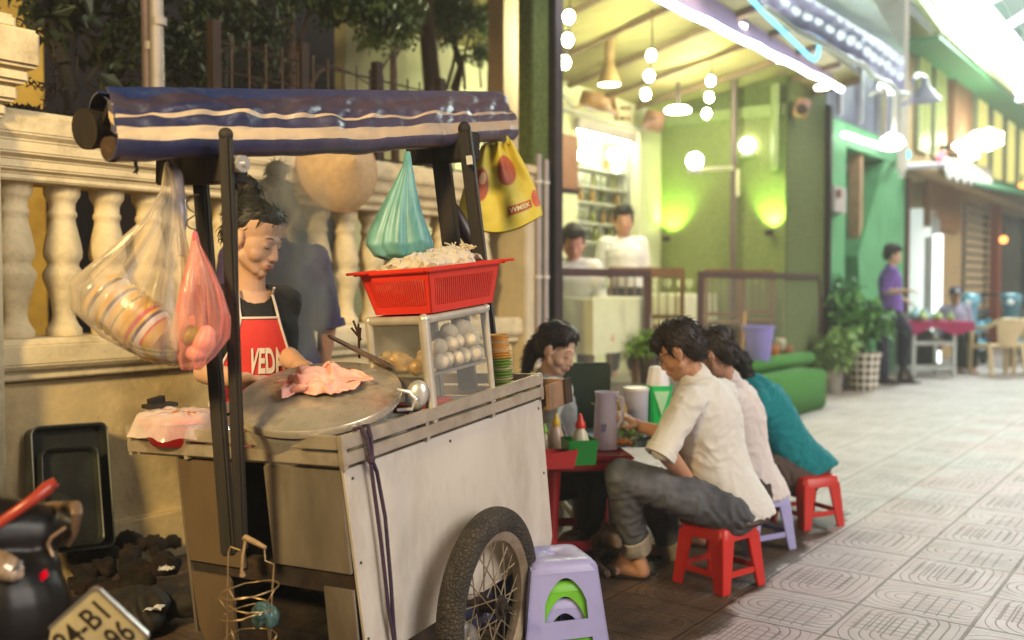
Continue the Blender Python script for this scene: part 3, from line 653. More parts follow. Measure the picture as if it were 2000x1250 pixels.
for lab, u, v, s_ in (('brown loudspeaker under the ceiling at the back corner column', 1278, 237, .26), ('pinkish loudspeaker on the right mossy pillar', 1566, 212, .20)):
    o_ = OB + .25 if u < 1300 else .12; c = SW(u, v, o_); root = thing('loudspeaker', lab, 'speaker', c); mb = MB(); mb.box(c, (s_, s_ * .8, s_ * 1.05 if u > 1300 else s_ * .8), M.Rotation(pi / 2 - TH + .35, 4, 'Z') @ M.Rotation(.25, 4, 'X')); mb.build('cabinet', mat('speaker_brown', (.26, .13, .085), .6, vary=.15), root, bevel=.02)
    mb = MB(); mb.bar(c, c + V((.10, .10, .06)), .04, .04); mb.cyl(c + V((-.03, -.09, -.02)), c + V((-.035, -.115, -.03)), .06, n=16); mb.build('grille', m_dkmetal, root)
# tube shelf line above the bar
root = thing('white_pipe', 'thin white pipe running along the pale cafe wall above the bar', 'pipe', SW(1170, 235, OB + .05)); mb = MB(); mb.tube([SW(1086, 170, OB + .05), SW(1120, 210, OB + .05), SW(1088, 209, OB + .05), SW(1262, 257, OB + .05), SW(1258, 205, OB + .05)], .016, 8); mb.build('pipe', m_white, root, True)
root = thing('bar_sign', 'grey rolled blind above the bar opening', 'blind', SW(1185, 258, OB + .08)); mb = MB(); mb.bar(SW(1126, 240, OB + .06), SW(1242, 270, OB + .06), .05, .11); mb.build('roll', mat('grey_blind', (.36, .30, .28), .6), root, bevel=.01)
# pole with three globes on arms, and two green uplights
pl = thing('lamp_pole', 'dull metal pole carrying pale arms with three lit globes', 'lamp', SW(1431, 530, -.5)); o_ = -.5; pp = SW(1431, 520, o_)
mb = MB(); mb.cyl((pp.x, pp.y, FL), (pp.x, pp.y, CZ + .3), .035, n=12); mb.build('pole', mat('dull_plum_metal', (.13, .09, .085), .45, .4), pl, True)
for a_, b_ in (((1430, 328), (1368, 331)), ((1470, 297), (1520, 292)), ((1440, 330), (1440, 384))): mb = MB(); mb.bar(SW(*a_, o_ + .04), SW(*b_, o_ + .04), .045, .045); mb.build('arm', mat('pale_arm', (.55, .52, .30), .5), pl, bevel=.006)
for u, v in ((1357, 314), (1460, 284), (1528, 301)):
    c = SW(u, v, o_ + .05); mb = MB(); mb.ball(c, .085); mb.build('globe', glow('sconce_globe', (1, .98, .82), 16), pl, True)
    mb = MB(); mb.cyl(c - V((0, 0, .13)), c - V((0, 0, .085)), .075, n=14); mb.build('cup', mat('grey_cup', (.4, .4, .34), .4), pl, True)
for lab, u, v, o_, tx in (('green uplight at the foot of the back column', 1300, 462, OB + .17, 0), ('green uplight on the edge of the right mossy pillar', 1522, 452, -.28, 0)):
    c = SW(u, v, o_) if u < 1400 else S(4.46, -.14, SW(u, v, -.14).z); root = thing('uplight', lab, 'lamp', c, group='green uplights'); mb = MB(); mb.lathe([(.03, -.06), (.05, -.05), (.055, .0), (.045, .0), (.04, -.03)], c, n=14, cap=False); mb.build('housing', m_dkmetal, root, True)
    mb = MB(); mb.lathe([(.001, -.012), (.04, -.012), (.04, -.008), (.001, -.008)], c, n=14); mb.build('lens', glow('uplight_lens', (.75, 1, .25), 20), root, True)
    ld = bpy.data.lights.new('uplight_beam', 'SPOT'); lo = bpy.data.objects.new('uplight_beam', ld); col.objects.link(lo); lo.parent = root
    ld.energy = 48; ld.color = (.52, 1, .14); ld.spot_size = R(95); ld.spot_blend = .7; ld.shadow_soft_size = .03
    lo.location = (0, 0, .02); lo.rotation_euler = (FD * .55 + V((0, 0, 1))).to_track_quat('-Z', 'Y').to_euler()
# warm general light of the room comes from a ceiling lamp ring
root = thing('ceiling_lamp', 'flat lit ceiling lamp seen edge on in the cafe', 'lamp', SW(1324, 215, -.8)); c = SW(1324, 215, -.8); mb = MB(); mb.lathe([(.001, -.02), (.13, -.02), (.14, 0), (.10, .03), (.02, .035)], c, n=24); mb.build('diffuser', glow('ceiling_disc', (1, .97, .66), 26), root, True); mb = MB(); mb.cyl(c + V((0, 0, .03)), c + V((0, 0, .30)), .02); mb.build('rod', m_dkmetal, root)
# tables and chairs
def cafe_chair():
    root = thing('cafe_chair', 'dark slatted wooden cafe chair', 'chair'); mb = MB()
    mb.box((0, 0, .45), (.42, .42, .04)); mb.build('seat', m_wood, root, bevel=.008)
    for sx in (-1, 1):
        for sy in (-1, 1):
            mb = MB(); mb.bar((sx * .18, sy * .18, 0), (sx * .18, sy * .19, .43 if sy < 0 else 1.0), .04, .04); mb.build('leg', m_wood, root, bevel=.004)
    mb = MB(); mb.box((0, .192, .97), (.40, .03, .09)); mb.build('top_bar', m_wood, root, bevel=.005); mb = MB(); mb.box((0, .19, .55), (.36, .025, .04)); mb.build('lower_bar', m_wood, root, bevel=.005)
    for k in range(4): mb = MB(); mb.bar((-.12 + .08 * k, .19, .57), (-.12 + .08 * k, .192, .93), .028, .014); mb.build('slat', m_wood, root)
    return root
ch = cafe_chair(); spots = [(1292, 533, -.45, 122, 'dark slatted chair standing in the gap between the two railings'), (1232, 545, -.5, 118, 'dark slatted chair behind the left railing near its right post'), (1412, 533, -.30, 118, 'slatted chair with a cream back behind the right railing, left one'), (1468, 536, -.34, 126, 'slatted chair behind the right railing below the lamp pole'), (1532, 540, -.32, 112, 'slatted chair by the mossy pillar behind the right railing')]
for k, (u, v, o_, rz, lab) in enumerate(spots):
    c = ch if k == 0 else copy_tree(ch); p_ = SW(u, 560, o_); place(c, (p_.x, p_.y, FL), R(rz) + pi / 2 - TH, lab, 'cafe chairs')
def cafe_table(label, u, off, L_=.9, W_=.62):
    p_ = SW(u, 620, off); root = thing('cafe_table', label, 'table', (p_.x, p_.y, FL), pi / 2 - TH); mw = wm(root)
    mb = MB(); mb.xf = mw; mb.box((0, 0, .73), (L_, W_, .03)); mb.build('tabletop', m_wood, root, bevel=.004)
    for sx in (-1, 1):
        for sy in (-1, 1): mb = MB(); mb.xf = mw; mb.bar((sx * (L_ / 2 - .07), sy * (W_ / 2 - .07), 0), (sx * (L_ / 2 - .07), sy * (W_ / 2 - .07), .714), .045, .045); mb.build('leg', m_wood, root)
    mb = MB(); mb.xf = mw; random.seed(int(u)); n = 48; top, mid, bot = [], [], []
    for k in range(n):
        a_ = 2 * pi * k / n; x, y = cos(a_), sin(a_); q = max(abs(x), abs(y)); x, y = x / q, y / q; w_ = 1 + .035 * sin(k * 1.7) + random.uniform(-.01, .01)
        top.append((x * (L_ / 2 + .012), y * (W_ / 2 + .012), .752)); mid.append((x * (L_ / 2 + .022), y * (W_ / 2 + .022), .735)); bot.append((x * (L_ / 2 + .03) * w_, y * (W_ / 2 + .03) * w_, .30))
    mb.loft([[(x * .02, y * .02, .7525) for x, y, z in top], top, mid, bot], cap=False)
    tag(mb.build('tablecloth', m_cream, None, True, auto=30), 'cream tablecloth hanging over the ' + label.split('cafe table ')[1] + ' table', 'tablecloth'); return root, mw
tabs = [cafe_table('cafe table by the left railing', 1150, -.38), cafe_table('cafe table in the gap between railings', 1322, -1.02, .75, .55), cafe_table('cafe table behind the right railing', 1440, -.95), cafe_table('cafe table at the far right pillar', 1525, -1.0, .6)]
mb = MB(); mb.lathe([(.03, 0), (.032, .005), (.006, .012), (.006, .06), (.034, .09), (.038, .13), (.032, .16)], n=12); g0 = mb.build('wine_glass', m_bottle, None, True)
tag(g0, 'clear stemmed glass standing on a cream cafe tablecloth', 'glass', 'glasses on the cafe tables'); kk = 0
for root, mw in tabs:
    for x, y in ((-.3, .1), (-.15, -.12), (0, .12), (.14, -.08), (.28, .1)):
        o = g0 if kk == 0 else g0.copy(); kk += 1
        if kk > 1: col.objects.link(o)
        o.location = mw @ V((x, y, .754))
mb = MB(); c = tabs[0][1] @ V((-.12, -.1, .754)); crown('salad', [(c + V((0, 0, .05)), (.09, .09, .05))], mat('salad_green', (.14, .24, .03), .5, vary=.4), None, 160, .05, 9); o = bpy.data.objects['salad']; tag(o, 'green salad leaves on the left cafe table', 'food')
# low window box, bucket and jars in front of the railing
root = thing('potted_plant', 'small bright green plant on the cafe edge between the diners heads', 'plant', SW(1268, 676, .1)); c = SW(1268, 690, .1)
mb = MB(); mb.lathe([(.07, -.28), (.09, -.05), (.10, -.04), (.10, 0), (.09, 0), (.08, -.03)], c, n=18); mb.build('pot', mat('dark_pot', (.06, .04, .04), .6), root, True); crown('leaves', [(c + V((0, 0, .07)), (.22, .16, .10))], mat('bright_leaf', (.16, .30, .03), .45, vary=.4), root, 700, .06, 12)
root = thing('bucket', 'lilac blue plastic bucket with a wooden stick behind the diners', 'bucket', SW(1478, 708, .22)); c = SW(1480, 706, .22)
mb = MB(); mb.lathe([(.11, 0), (.115, .01), (.155, .33), (.168, .335), (.168, .355), (.15, .355), (.105, .02)], c, n=28, cap=False); mb.build('pail', mat('lilac_plastic', (.25, .22, .62), .35, vary=.06), root, True)
mb = MB(); mb.cyl(c + V((-.17, -.05, 0)), c + V((-.13, 0, .5)), .013); mb.build('stick', mat('pale_stick', (.5, .3, .14), .6), root)
random.seed(4)
for lab, u, v, colr in (('orange cup on the cafe edge right of the bucket', 1512, 690, (.5, .16, .03)), ('small glass jar on the cafe edge right of the bucket', 1524, 676, (.5, .45, .35)), ('low brown bowl on the cafe edge above the turf steps', 1538, 690, (.3, .1, .05))):
    c = SW(u, v + 8, .05); mb = MB(); mb.lathe([(.04, 0), (.05, .01), (.06, .10), (.05, .13), (.045, .13), (.04, .02)], c, n=14); tag(mb.build('cup' if 'cup' in lab else 'jar' if 'jar' in lab else 'bowl', mat('pot_%d' % u, colr, .4), None, True), lab, 'cup' if 'cup' in lab else 'jar' if 'jar' in lab else 'bowl')
# plinth under the floor edge and turf steps
mb = MB(); sbox(mb, -.1, TRW, -.02, .10, -.05, FL + .03); mb.build('plinth', mat('cafe_plinth', (.17, .14, .10), .8, vary=.3), cafe, bevel=.01)
m_turf = mat('artificial_turf', (.05, .20, .03), .95, vary=.4, scale=60, bump=1.0, bscale=200)
tf = thing('turf_steps', 'two rounded steps covered in green artificial turf before the mossy pillar', 'steps', SW(1560, 770, .5))
for u0, u1, v0, v1, o0, o1 in ((1440, 1594, 692, 730, .12, .34), (1440, 1615, 730, 772, .12, .66)):
    t0 = TZ(u0, v1, o1)[0]; t1 = TZ(u1, v1, o1)[0]; z1 = TZ(1570, v0, o1)[1]; z0 = 0 if v1 > 740 else TZ(1570, v1, .66)[1]
    mb = MB(); sbox(mb, t0, t1, o0, o1, max(0, z0), z1); mb.build('step', m_turf, tf, bevel=.028, seg=3)
# ================================================================== buildings up the street
m_gpaint = mat('mint_green_paint', (.10, .34, .15), .7, vary=.12, scale=3, bump=.15, dirt=(.06, .18, .08), dscale=4, damt=.5)
gb = thing('green_building', 'mint green painted house front with a dark slanted stair opening', 'building', S(7.6, -.4, 0))
g0, g1 = 5.96, 9.46
tl, tr_ = TZ(1652, 400, 0)[0], TZ(1725, 320, 0)[0]; zt2 = TZ(1690, 300, 0)[1]
mb = MB(); sbox(mb, g0, tl, -.5, 0, -.05, 3.35); sbox(mb, tl, g1, -.5, 0, zt2, 3.35)
# slanted flank: polygon with the diagonal edge of the opening
pol = [SW(1728, 315, 0), S(g1, 0, zt2), S(g1, 0, -.05), S(TZ(1688, 700, 0)[0], 0, -.05), SW(1676, 500, 0)]
mb.prism(pol, FN * -.5); mb.build('wall', m_gpaint, gb, bevel=.01)
mb = MB(); sbox(mb, tl - .2, g1, -1.4, -1.35, -.05, 3.3); mb.build('stair_well', mat('dark_olive', (.06, .06, .03), .9), gb)
mb = MB(); t = TZ(1672, 400, -.1)[0]; sbox(mb, t, t + .13, -.2, -.05, 0, zt2); mb.build('door_post', mat('tan_post', (.42, .27, .15), .7), gb)
mb = MB(); mb.bar(SW(1648, 262, .12), SW(1732, 290, .12), .07, .05); mb.build('tube_light', glow('fluorescent', (1, .93, .88), 5), gb, bevel=.01)
root = thing('meter_box', 'grey electric meter box on the green wall beside the cafe', 'meter', SW(1638, 390, .06)); t0, z1 = TZ(1628, 362, .08); t1, z0 = TZ(1650, 418, .08)
mb = MB(); sbox(mb, t0, t1, .002, .1, z0, z1); mb.build('case', mat('meter_grey', (.45, .43, .42), .5, vary=.2), root, bevel=.012); mb = MB(); c = SW(1637, 378, .11); mb.cyl(c, c + FN * .03, .055, n=16); mb.build('dial', mat('dial', (.25, .13, .10), .3), root)
# script banner and blue sheet above the green house
m_ban = mat('indigo_banner', (.24, .23, .42), .5, vary=.3, scale=3)
bn = thing('script_banner', 'dark indigo shop banner with two rows of looping white script letters', 'sign', SW(1640, 90, .85))
def ban(u, v):
    t0, t1 = TZ(1486, -60, .85)[0], TZ(1768, 150, .85)[0]; t = t0 + (t1 - t0) * u
    ln = lambda a_, b_: a_[1] + (b_[1] - a_[1]) * (t - a_[0]) / (b_[0] - a_[0]); zb = ln(TZ(1604, 76, .85), TZ(1712, 142, .85)); zt_ = ln(TZ(1616, 0, .85), TZ(1734, 86, .85))
    return S(t, .85 - .02 * sin(u * 9), zb + (zt_ - zb) * v + .02 * sin(u * 25) * (1 - v))
mb = MB(); mb.grid(ban, 40, 6, False, .02); mb.build('cloth', m_ban, bn)
random.seed(21); mg = glow('script_lit', (.80, .95, .92), .7)
for row, (v0, hgt, n) in enumerate(((.72, .26, 15), (.28, .30, 15))):
    for k in range(n):
        u0 = .03 + .95 * k / n; wd_ = random.uniform(.022, .040); tall = random.choice((.5, .5, .9, 1.1)); sl_ = .012; q = []
        for i in range(15):
            a_ = 2 * pi * i / 11 + 1.2; x = wd_ * (.5 + .42 * cos(a_)) + .02 * i / 14; y = sin(a_) * .5 * tall + (.25 if tall > .6 else 0); q.append(ban(min(1, u0 + x + sl_ * y), min(1.0, max(0, v0 + hgt * .5 * y))) + FN * .03)
        mb = MB(); mb.tube(q, .017, 5); mb.build('script_letter', mg, bn, True)
mb = MB(); mb.tube([ban(u / 12, 0) + FN * .04 - V((0, 0, .05 + .03 * abs(sin(u * 1.3)))) for u in range(13)], .03, 6); mb.build('fringe', mat('pale_fringe', (.6, .7, .68), .6), bn, True)
bs = thing('blue_sheet', 'pale blue plastic sheet awning above the script banner', 'awning', SW(1700, 20, 1.1)); mb = MB()
q0, q1, q2, q3 = SW(1590, 0, .95), SW(1766, 108, .95), SW(1768, -60, 1.9), SW(1640, -120, 1.9)
mb.prism([q0, q1, q2, q3], V((0, 0, .03))); mb.build('sheet', mat('pale_blue_sheet', (.62, .80, .82), .5, vary=.15, scale=2), bs)
root = thing('white_post', 'tall white post at the corner of the green house', 'post', SW(1762, 100, .5)); p_ = SW(1762, 300, .5); mb = MB(); mb.bar((p_.x, p_.y, 2.75), (p_.x, p_.y, 6.2), .10, .10); mb.build('post', mat('post_white', (.72, .70, .64), .6), root, bevel=.01)
mb = MB(); mb.bar((p_.x, p_.y, 2.7), SW(1762, 300, 0), .06, .06); mb.build('arm', m_white, root)
# indigo windows zone above the green house
mb = MB(); sbox(mb, g0, g1, -.3, -.02, 3.36, 5.4); mb.build('upper_front', mat('indigo_front', (.12, .13, .22), .35, vary=.5, scale=2.5, color2=(.25, .28, .38)), gb)
for k in range(4): t = g0 + .35 + k * .85; mb = MB(); sbox(mb, t, t + .06, -.019, .04, 3.4, 5.2); mb.build('mullion', mat('pale_mullion', (.45, .47, .5), .5), gb)
ul = thing('spot_cluster', 'white cluster of floodlights on a bracket at the green house corner', 'lamp', SW(1745, 272, .6)); mb = MB()
c = SW(1742, 278, .6); mb.lathe([(.02, .12), (.12, .06), (.16, -.02), (.10, -.08), (.03, -.1)], c, n=18); mb.build('bowl', glow('flood_white', (1, .97, .86), 5), ul, True)
mb = MB(); c2 = SW(1737, 168, .7); mb.ball(c2, (.13, .13, .10)); mb.build('head', glow('flood_soft', (.9, 1, .92), 3), ul, True)
mb = MB(); mb.cyl(SW(1728, 178, .7), SW(1726, 262, .6), .035); mb.cyl(SW(1748, 178, .7), SW(1746, 262, .6), .03); mb.cyl(SW(1700, 185, .7), c2, .02); mb.build('bracket', m_white, ul)
# ochre shop house further on
m_och = mat('ochre_house_paint', (.46, .34, .17), .8, vary=.15, scale=3, dirt=(.25, .16, .08), dscale=3)
m_brn = mat('brown_column_paint', (.30, .16, .075), .75, vary=.2)
oh = thing('ochre_shophouse', 'ochre shophouse with brown columns and pale shuttered upper windows', 'building', S(12, -.4, 0))
o1 = 21.5
tA, tB = g1 + .02, TZ(1848, 300, 0)[0]; tC = TZ(1885, 300, 0)[0]
mb = MB(); sbox(mb, tA, o1, -.5, 0, 2.95, 5.35); sbox(mb, TZ(1813, 500, 0)[0], TZ(1878, 500, 0)[0], -.5, 0, -.05, 2.95); mb.build('wall', m_och, oh)
mb = MB(); sbox(mb, tB, tC, .002, .12, 2.9, 5.3); sbox(mb, TZ(1815, 500, .1)[0], TZ(1876, 500, .1)[0], .002, .10, 2.2, 2.94); mb.build('column', m_brn, oh)
for k in range(3):
    t = tA + .4 + k * 1.05
    if t < tB - .5:
        mb = MB(); sbox(mb, t, t + .75, .002, .07, 3.35, 4.95); f = mb.build('window', mat('pale_green_frame', (.42, .50, .30), .5), oh, bevel=.01)
        mb = MB(); sbox(mb, t + .08, t + .34, .072, .08, 3.45, 4.85); sbox(mb, t + .41, t + .67, .072, .08, 3.45, 4.85); mb.build('pane', mat('lit_green_pane', (.30, .33, .12), .3, emit=(.45, .5, .12), estr=.22), f)
for k in range(4):
    t = tC + .6 + k * 1.5; mb = MB(); sbox(mb, t, t + 1.0, .002, .08, 3.35, 4.9); f = mb.build('window', mat('pale_green_frame', (.42, .50, .30), .5), oh, bevel=.01)
    mb = MB(); sbox(mb, t + .1, t + .45, .082, .09, 3.45, 4.8); sbox(mb, t + .55, t + .9, .082, .09, 3.45, 4.8); mb.build('pane', mat('lit_amber_pane', (.5, .45, .12), .3, emit=(.8, .72, .2), estr=.5), f)
mb = MB(); sbox(mb, tA, o1, .002, .22, 2.955, 3.10); mb.build('cornice', m_och, oh, bevel=.02)
mb = MB(); sbox(mb, tA + .05, TZ(1812, 500, -.1)[0], -.48, -.40, 0, 2.9); mb.build('shopfront', mat('grey_white_front', (.52, .54, .52), .3, vary=.15), oh)
mb = MB(); sbox(mb, tA + .02, tA + .14, -.06, .04, 0, 2.9); sbox(mb, TZ(1808, 500, 0)[0], TZ(1814, 500, 0)[0], -.06, .04, 0, 2.9); mb.build('door_frame', mat('dark_red_frame', (.13, .06, .045), .6), oh)
# roller shutter bay, red post, dark end of the street
mb = MB(); t0, t1 = TZ(1880, 500, -.2)[0], TZ(1942, 500, -.2)[0]; z = 0
while z < 2.9: mb.obox(S(t0, -.2, z), FD * (t1 - t0), FN * .05 + V((0, 0, -.02)), V((0, 0, .10))); z += .16
mb.build('roller_shutter', mat('tan_shutter', (.50, .40, .24), .55, vary=.15), oh)
mb = MB(); t0 = TZ(1948, 500, .1)[0]; sbox(mb, t0, t0 + .28, -.05, .12, 0, 2.9); mb.build('red_post', mat('red_post', (.30, .07, .035), .6), oh)
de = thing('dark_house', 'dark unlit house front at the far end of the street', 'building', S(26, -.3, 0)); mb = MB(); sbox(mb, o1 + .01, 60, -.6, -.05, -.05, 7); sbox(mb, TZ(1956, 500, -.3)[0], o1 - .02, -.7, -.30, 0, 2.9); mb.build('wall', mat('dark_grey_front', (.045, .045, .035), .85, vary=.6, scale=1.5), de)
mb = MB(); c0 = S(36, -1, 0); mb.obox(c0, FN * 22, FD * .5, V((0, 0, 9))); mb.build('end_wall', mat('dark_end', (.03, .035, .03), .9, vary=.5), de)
root = thing('pale_pillar_sign', 'narrow bright white upright sign beside the grey shop door', 'sign', SW(1828, 600, .4)); p_ = SW(1830, 600, .35); mb = MB(); mb.box((p_.x, p_.y, 1.05), (.17, .10, 2.0), pi / 2 - TH + .5); mb.build('panel', glow('white_sign_light', (.95, 1, .96), 1.6), root, bevel=.01); mb = MB(); mb.box((p_.x - .13, p_.y + .03, 1.02), (.10, .10, 1.98), pi / 2 - TH + .5); mb.build('frame', mat('grey_sign_frame', (.4, .42, .4), .4), root, bevel=.006)
root = thing('fridge', 'white glass door drinks fridge in the shop doorway', 'fridge', SW(1792, 560, .0)); p_ = SW(1792, 600, -.15); mb = MB(); mb.box((p_.x, p_.y, 1.25), (.62, .5, 2.5), pi / 2 - TH); mb.build('cabinet', mat('fridge_white', (.7, .73, .7), .4, emit=(.85, 1, .92), estr=.35), root, bevel=.02); mb = MB(); mb.box(p_ * 1 + FN * .26 + V((0, 0, 1.35 - p_.z)), (.5, .03, 2.0), pi / 2 - TH); mb.build('door', mat('fridge_glass', (.5, .56, .54), .2), root, bevel=.01)
# green tiled roof with the glaring sign on top
rf = thing('tiled_canopy', 'green lit tiled eave sloping along the shophouses', 'canopy', S(13, .8, 5)); m_tile = mat('mossy_roof_tile', (.34, .36, .15), .8, vary=.35, scale=6, bump=.8, bscale=14)
mb = MB()
def eave(u, v):
    t = 8.9 + 14 * u; return S(t, .10 + .50 * (1 - v), 4.86 + .80 * v + .035 * abs(sin(t * 9)))
mb.grid(eave, 110, 5, False, .08); mb.build('tiles', m_tile, rf)
mb = MB(); sbox(mb, 8.9, 22.9, -.02, .58, 4.78, 4.82); mb.build('soffit', mat('green_soffit', (.05, .26, .10), .6), rf)
sg = thing('roof_sign', 'huge glaring white green lit sign above the tiled eave', 'sign', S(13, .6, 6.5)); mb = MB()
sA, sB = TZ(1778, -30, .3)[0], TZ(1990, 150, .3)[0]; zb = 5.62
q1, q2, q3 = TZ(1990, 188, .3), TZ(1984, 96, .3), TZ(1893, -8, .3); pol = [S(sA, .3, zb), S(q1[0], .3, q1[1]), S(q2[0], .3, q2[1]), S(q3[0], .3, q3[1]), S(q3[0] - 2, .3, q3[1] + 1.2), S(sA, .3, 8.6)]
mb.prism(pol, FN * .16); mb.build('face', glow('glare_sign', (.72, 1, .84), 7.5), sg)
mb = MB(); mb.bar(SW(1905, -8, .6), SW(1994, 96, .6), .12, .12); mb.bar(SW(1994, 96, .6), SW(1990, 196, .6), .12, .12); mb.build('frame', glow('sign_frame_light', (.9, 1, .95), 4), sg)
mb = MB(); sbox(mb, q1[0] - .75, q1[0] - .06, .465, .50, q1[1] - .02, q1[1] + .85); mb.build('corner_panel', glow('cyan_sign', (.05, .62, .72), 1.3), sg)
for a_, b_ in (((1908, 14), (1990, -32)), ((1952, 60), (2060, -6)), ((1990, 98), (2080, 50))): mb = MB(); mb.cyl(SW(*a_, .5), SW(*b_, 2.2), .06, n=8); mb.build('strut_tube', glow('strut_light', (.75, 1, .88), 3.0), sg, True)
mb = MB(); mb.prism([S(sB - 4, .1, 7.2), S(sB + 12, .1, 6.2), S(sB + 12, .1, 10.5), S(sB - 4, .1, 11)], FN * -.2); mb.build('back_panel', mat('teal_back', (.01, .07, .05), .6, vary=.4, emit=(0, .09, .06), estr=.25), sg)
# the light the sign throws down the street
ad = bpy.data.lights.new('sign_throw', 'AREA'); ao = bpy.data.objects.new('sign_throw', ad); col.objects.link(ao); ad.shape = 'RECTANGLE'; ad.size = 3.5; ad.size_y = 2.0; ad.energy = 800; ad.color = (.86, 1, .95)
ao.parent = sg; ao.location = S(12.0, 1.0, 6.3) - V(sg.location); ao.rotation_euler = (S(2, 3.2, 0) - S(12.0, 1.0, 6.3)).to_track_quat('-Z', 'Y').to_euler()
# barn lamp, striped awning, small signs
root = thing('barn_lamp', 'pale gooseneck barn lamp on the white post', 'lamp', SW(1800, 190, .9)); o_ = .9; c = SW(1806, 198, o_)
mb = MB(); mb.lathe([(.20, 0), (.19, .02), (.10, .13), (.05, .2), (.03, .3)], c, n=20, cap=False); mb.build('shade', mat('barn_shade', (.42, .44, .56), .4, vary=.1), root, True)
mb = MB(); mb.tube([c + V((0, 0, .28)), SW(1803, 150, o_), SW(1793, 146, o_), SW(1783, 155, o_), SW(1780, 200, o_), SW(1764, 205, .6)], .03, 8); mb.build('arm', mat('barn_shade', (.42, .44, .56), .4), root, True)
root = thing('striped_awning', 'grey scalloped fabric awning over the shop door', 'awning', SW(1880, 330, .6)); mb = MB()
def aw(u, v): 
    a_ = SW(1842, 305, .1).lerp(SW(1935, 330, .1), u); b_ = SW(1846, 338, .7).lerp(SW(1938, 362, .7), u); return a_.lerp(b_, v) - V((0, 0, (.10 * abs(sin(u * 22)) if v > .95 else 0)))
mb.grid(aw, 60, 6, False, .015); mb.build('cloth', mat('grey_awning', (.42, .40, .36), .7, vary=.25, scale=4), root); mb = MB(); mb.cyl(SW(1766, 326, .3), SW(1842, 322, .5), .05); mb.build('front_bar', mat('pale_bar', (.5, .48, .55), .5), root)
root = thing('green_awning', 'dark green awning over the far shops', 'awning', SW(1960, 370, .7)); mb = MB(); mb.prism([SW(1900, 352, .2), SW(2060, 372, .2), SW(2060, 392, 1.0), SW(1905, 364, 1.0)], V((0, 0, .05))); mb.build('cloth', mat('dark_green_cloth', (.02, .12, .05), .7, vary=.3), root)
random.seed(2)
for lab, u, v, r_, s_ in (('left star shaped shop lamp glaring under the upper windows', 1886, 285, .16, 14), ('right larger shop lamp glaring under the upper windows', 1922, 272, .24, 14), ('small lower shop lamp glaring beside the other two', 1893, 302, .12, 12)):
    c = SW(u, v, .45); mb = MB(); mb.ball(c, (r_ * 1.3, r_, r_ * .7), fn=lambda q: 1 + .25 * sin(q.x * 7) * cos(q.z * 6)); root = thing('shop_lamp', lab, 'lamp', c, group='shop lamps'); mb.build('lens', glow('shop_lamp_glow', (1, .95, .68), s_ * .6), root, True); mb = MB(); mb.cyl(c, c - FN * .42, .04); mb.build('arm', m_dkmetal, root)
for lab, u, v, colr in (('small turquoise sign lamp on the green house corner', 1768, 302, (.1, .8, .75)), ('small red sign lamp under the cornice', 1838, 303, (1, .15, .18)), ('small orange lamp hanging by the red post', 1960, 468, (1, .35, .08)), ('small orange lamp on the green awning', 1996, 364, (1, .3, .05))):
    c = SW(u, v, .5); root = thing('marker_lamp', lab, 'lamp', c); mb = MB(); mb.ball(c, .07); mb.build('lens', glow('lens_%d' % u, colr, 2.5), root, True); mb = MB(); mb.cyl(c, c + V((0, 0, .25)), .02); mb.build('stem', m_dkmetal, root)
# ================================================================== food cart
L3 = V((.53, .848, .083)).normalized(); S3 = V((-.848, .53, -.046)).normalized(); U3 = L3.cross(S3).normalized(); S3 = U3.cross(L3).normalized()
C0 = P(665, 852, 2.53)
def K(l, s, h): return C0 + L3 * l + S3 * s + U3 * h
def kbox(mb, l0, l1, s0, s1, h0, h1): return mb.obox(K(l0, s0, h0), L3 * (l1 - l0), S3 * (s1 - s0), U3 * (h1 - h0))
m_lit_side = mat('lit_side_metal', (.66, .61, .55), .40, .22, vary=.10, scale=2.5, rvary=.14, dirt=(.36, .29, .23), dscale=4.0, damt=.65, bump=.06, bscale=4, stretch=(1, 1, .4))  # pale copy of the cart steel, bright street reflection put into its colour
m_steel = mat('stained_mottled_steel', (.40, .34, .28), .40, .6, vary=.55, scale=2.6, color2=(.50, .44, .37), rvary=.1, dirt=(.13, .085, .05), dscale=3, damt=.75, stretch=(1, 1, .35))  # stains, with mottled reflections painted in among them
m_railm = mat('worn_rail_metal', (.52, .45, .37), .40, .55, vary=.15, scale=12, rvary=.1, dirt=(.22, .15, .09), dscale=9, damt=.5)
m_alu = mat('aluminium', (.60, .58, .55), .30, .6, vary=.12, scale=5, rvary=.12)
m_blackwood = mat('soot_black_wood', (.013, .010, .009), .7, vary=.5, scale=9, bump=.4, bscale=40, stretch=(1, 1, .15), dirt=(.045, .024, .015), dscale=14, damt=.45)
m_rust = mat('rusty_black_iron', (.03, .022, .018), .8, .2, vary=.5, dirt=(.09, .045, .02), dscale=9, damt=.7, bump=.4)
cart = thing('food_cart', 'steel street food cart with striped blue canopy, black posts and spoked wheel', 'food cart', (K(.5, .35, 0).x, K(.5, .35, 0).y, 0))
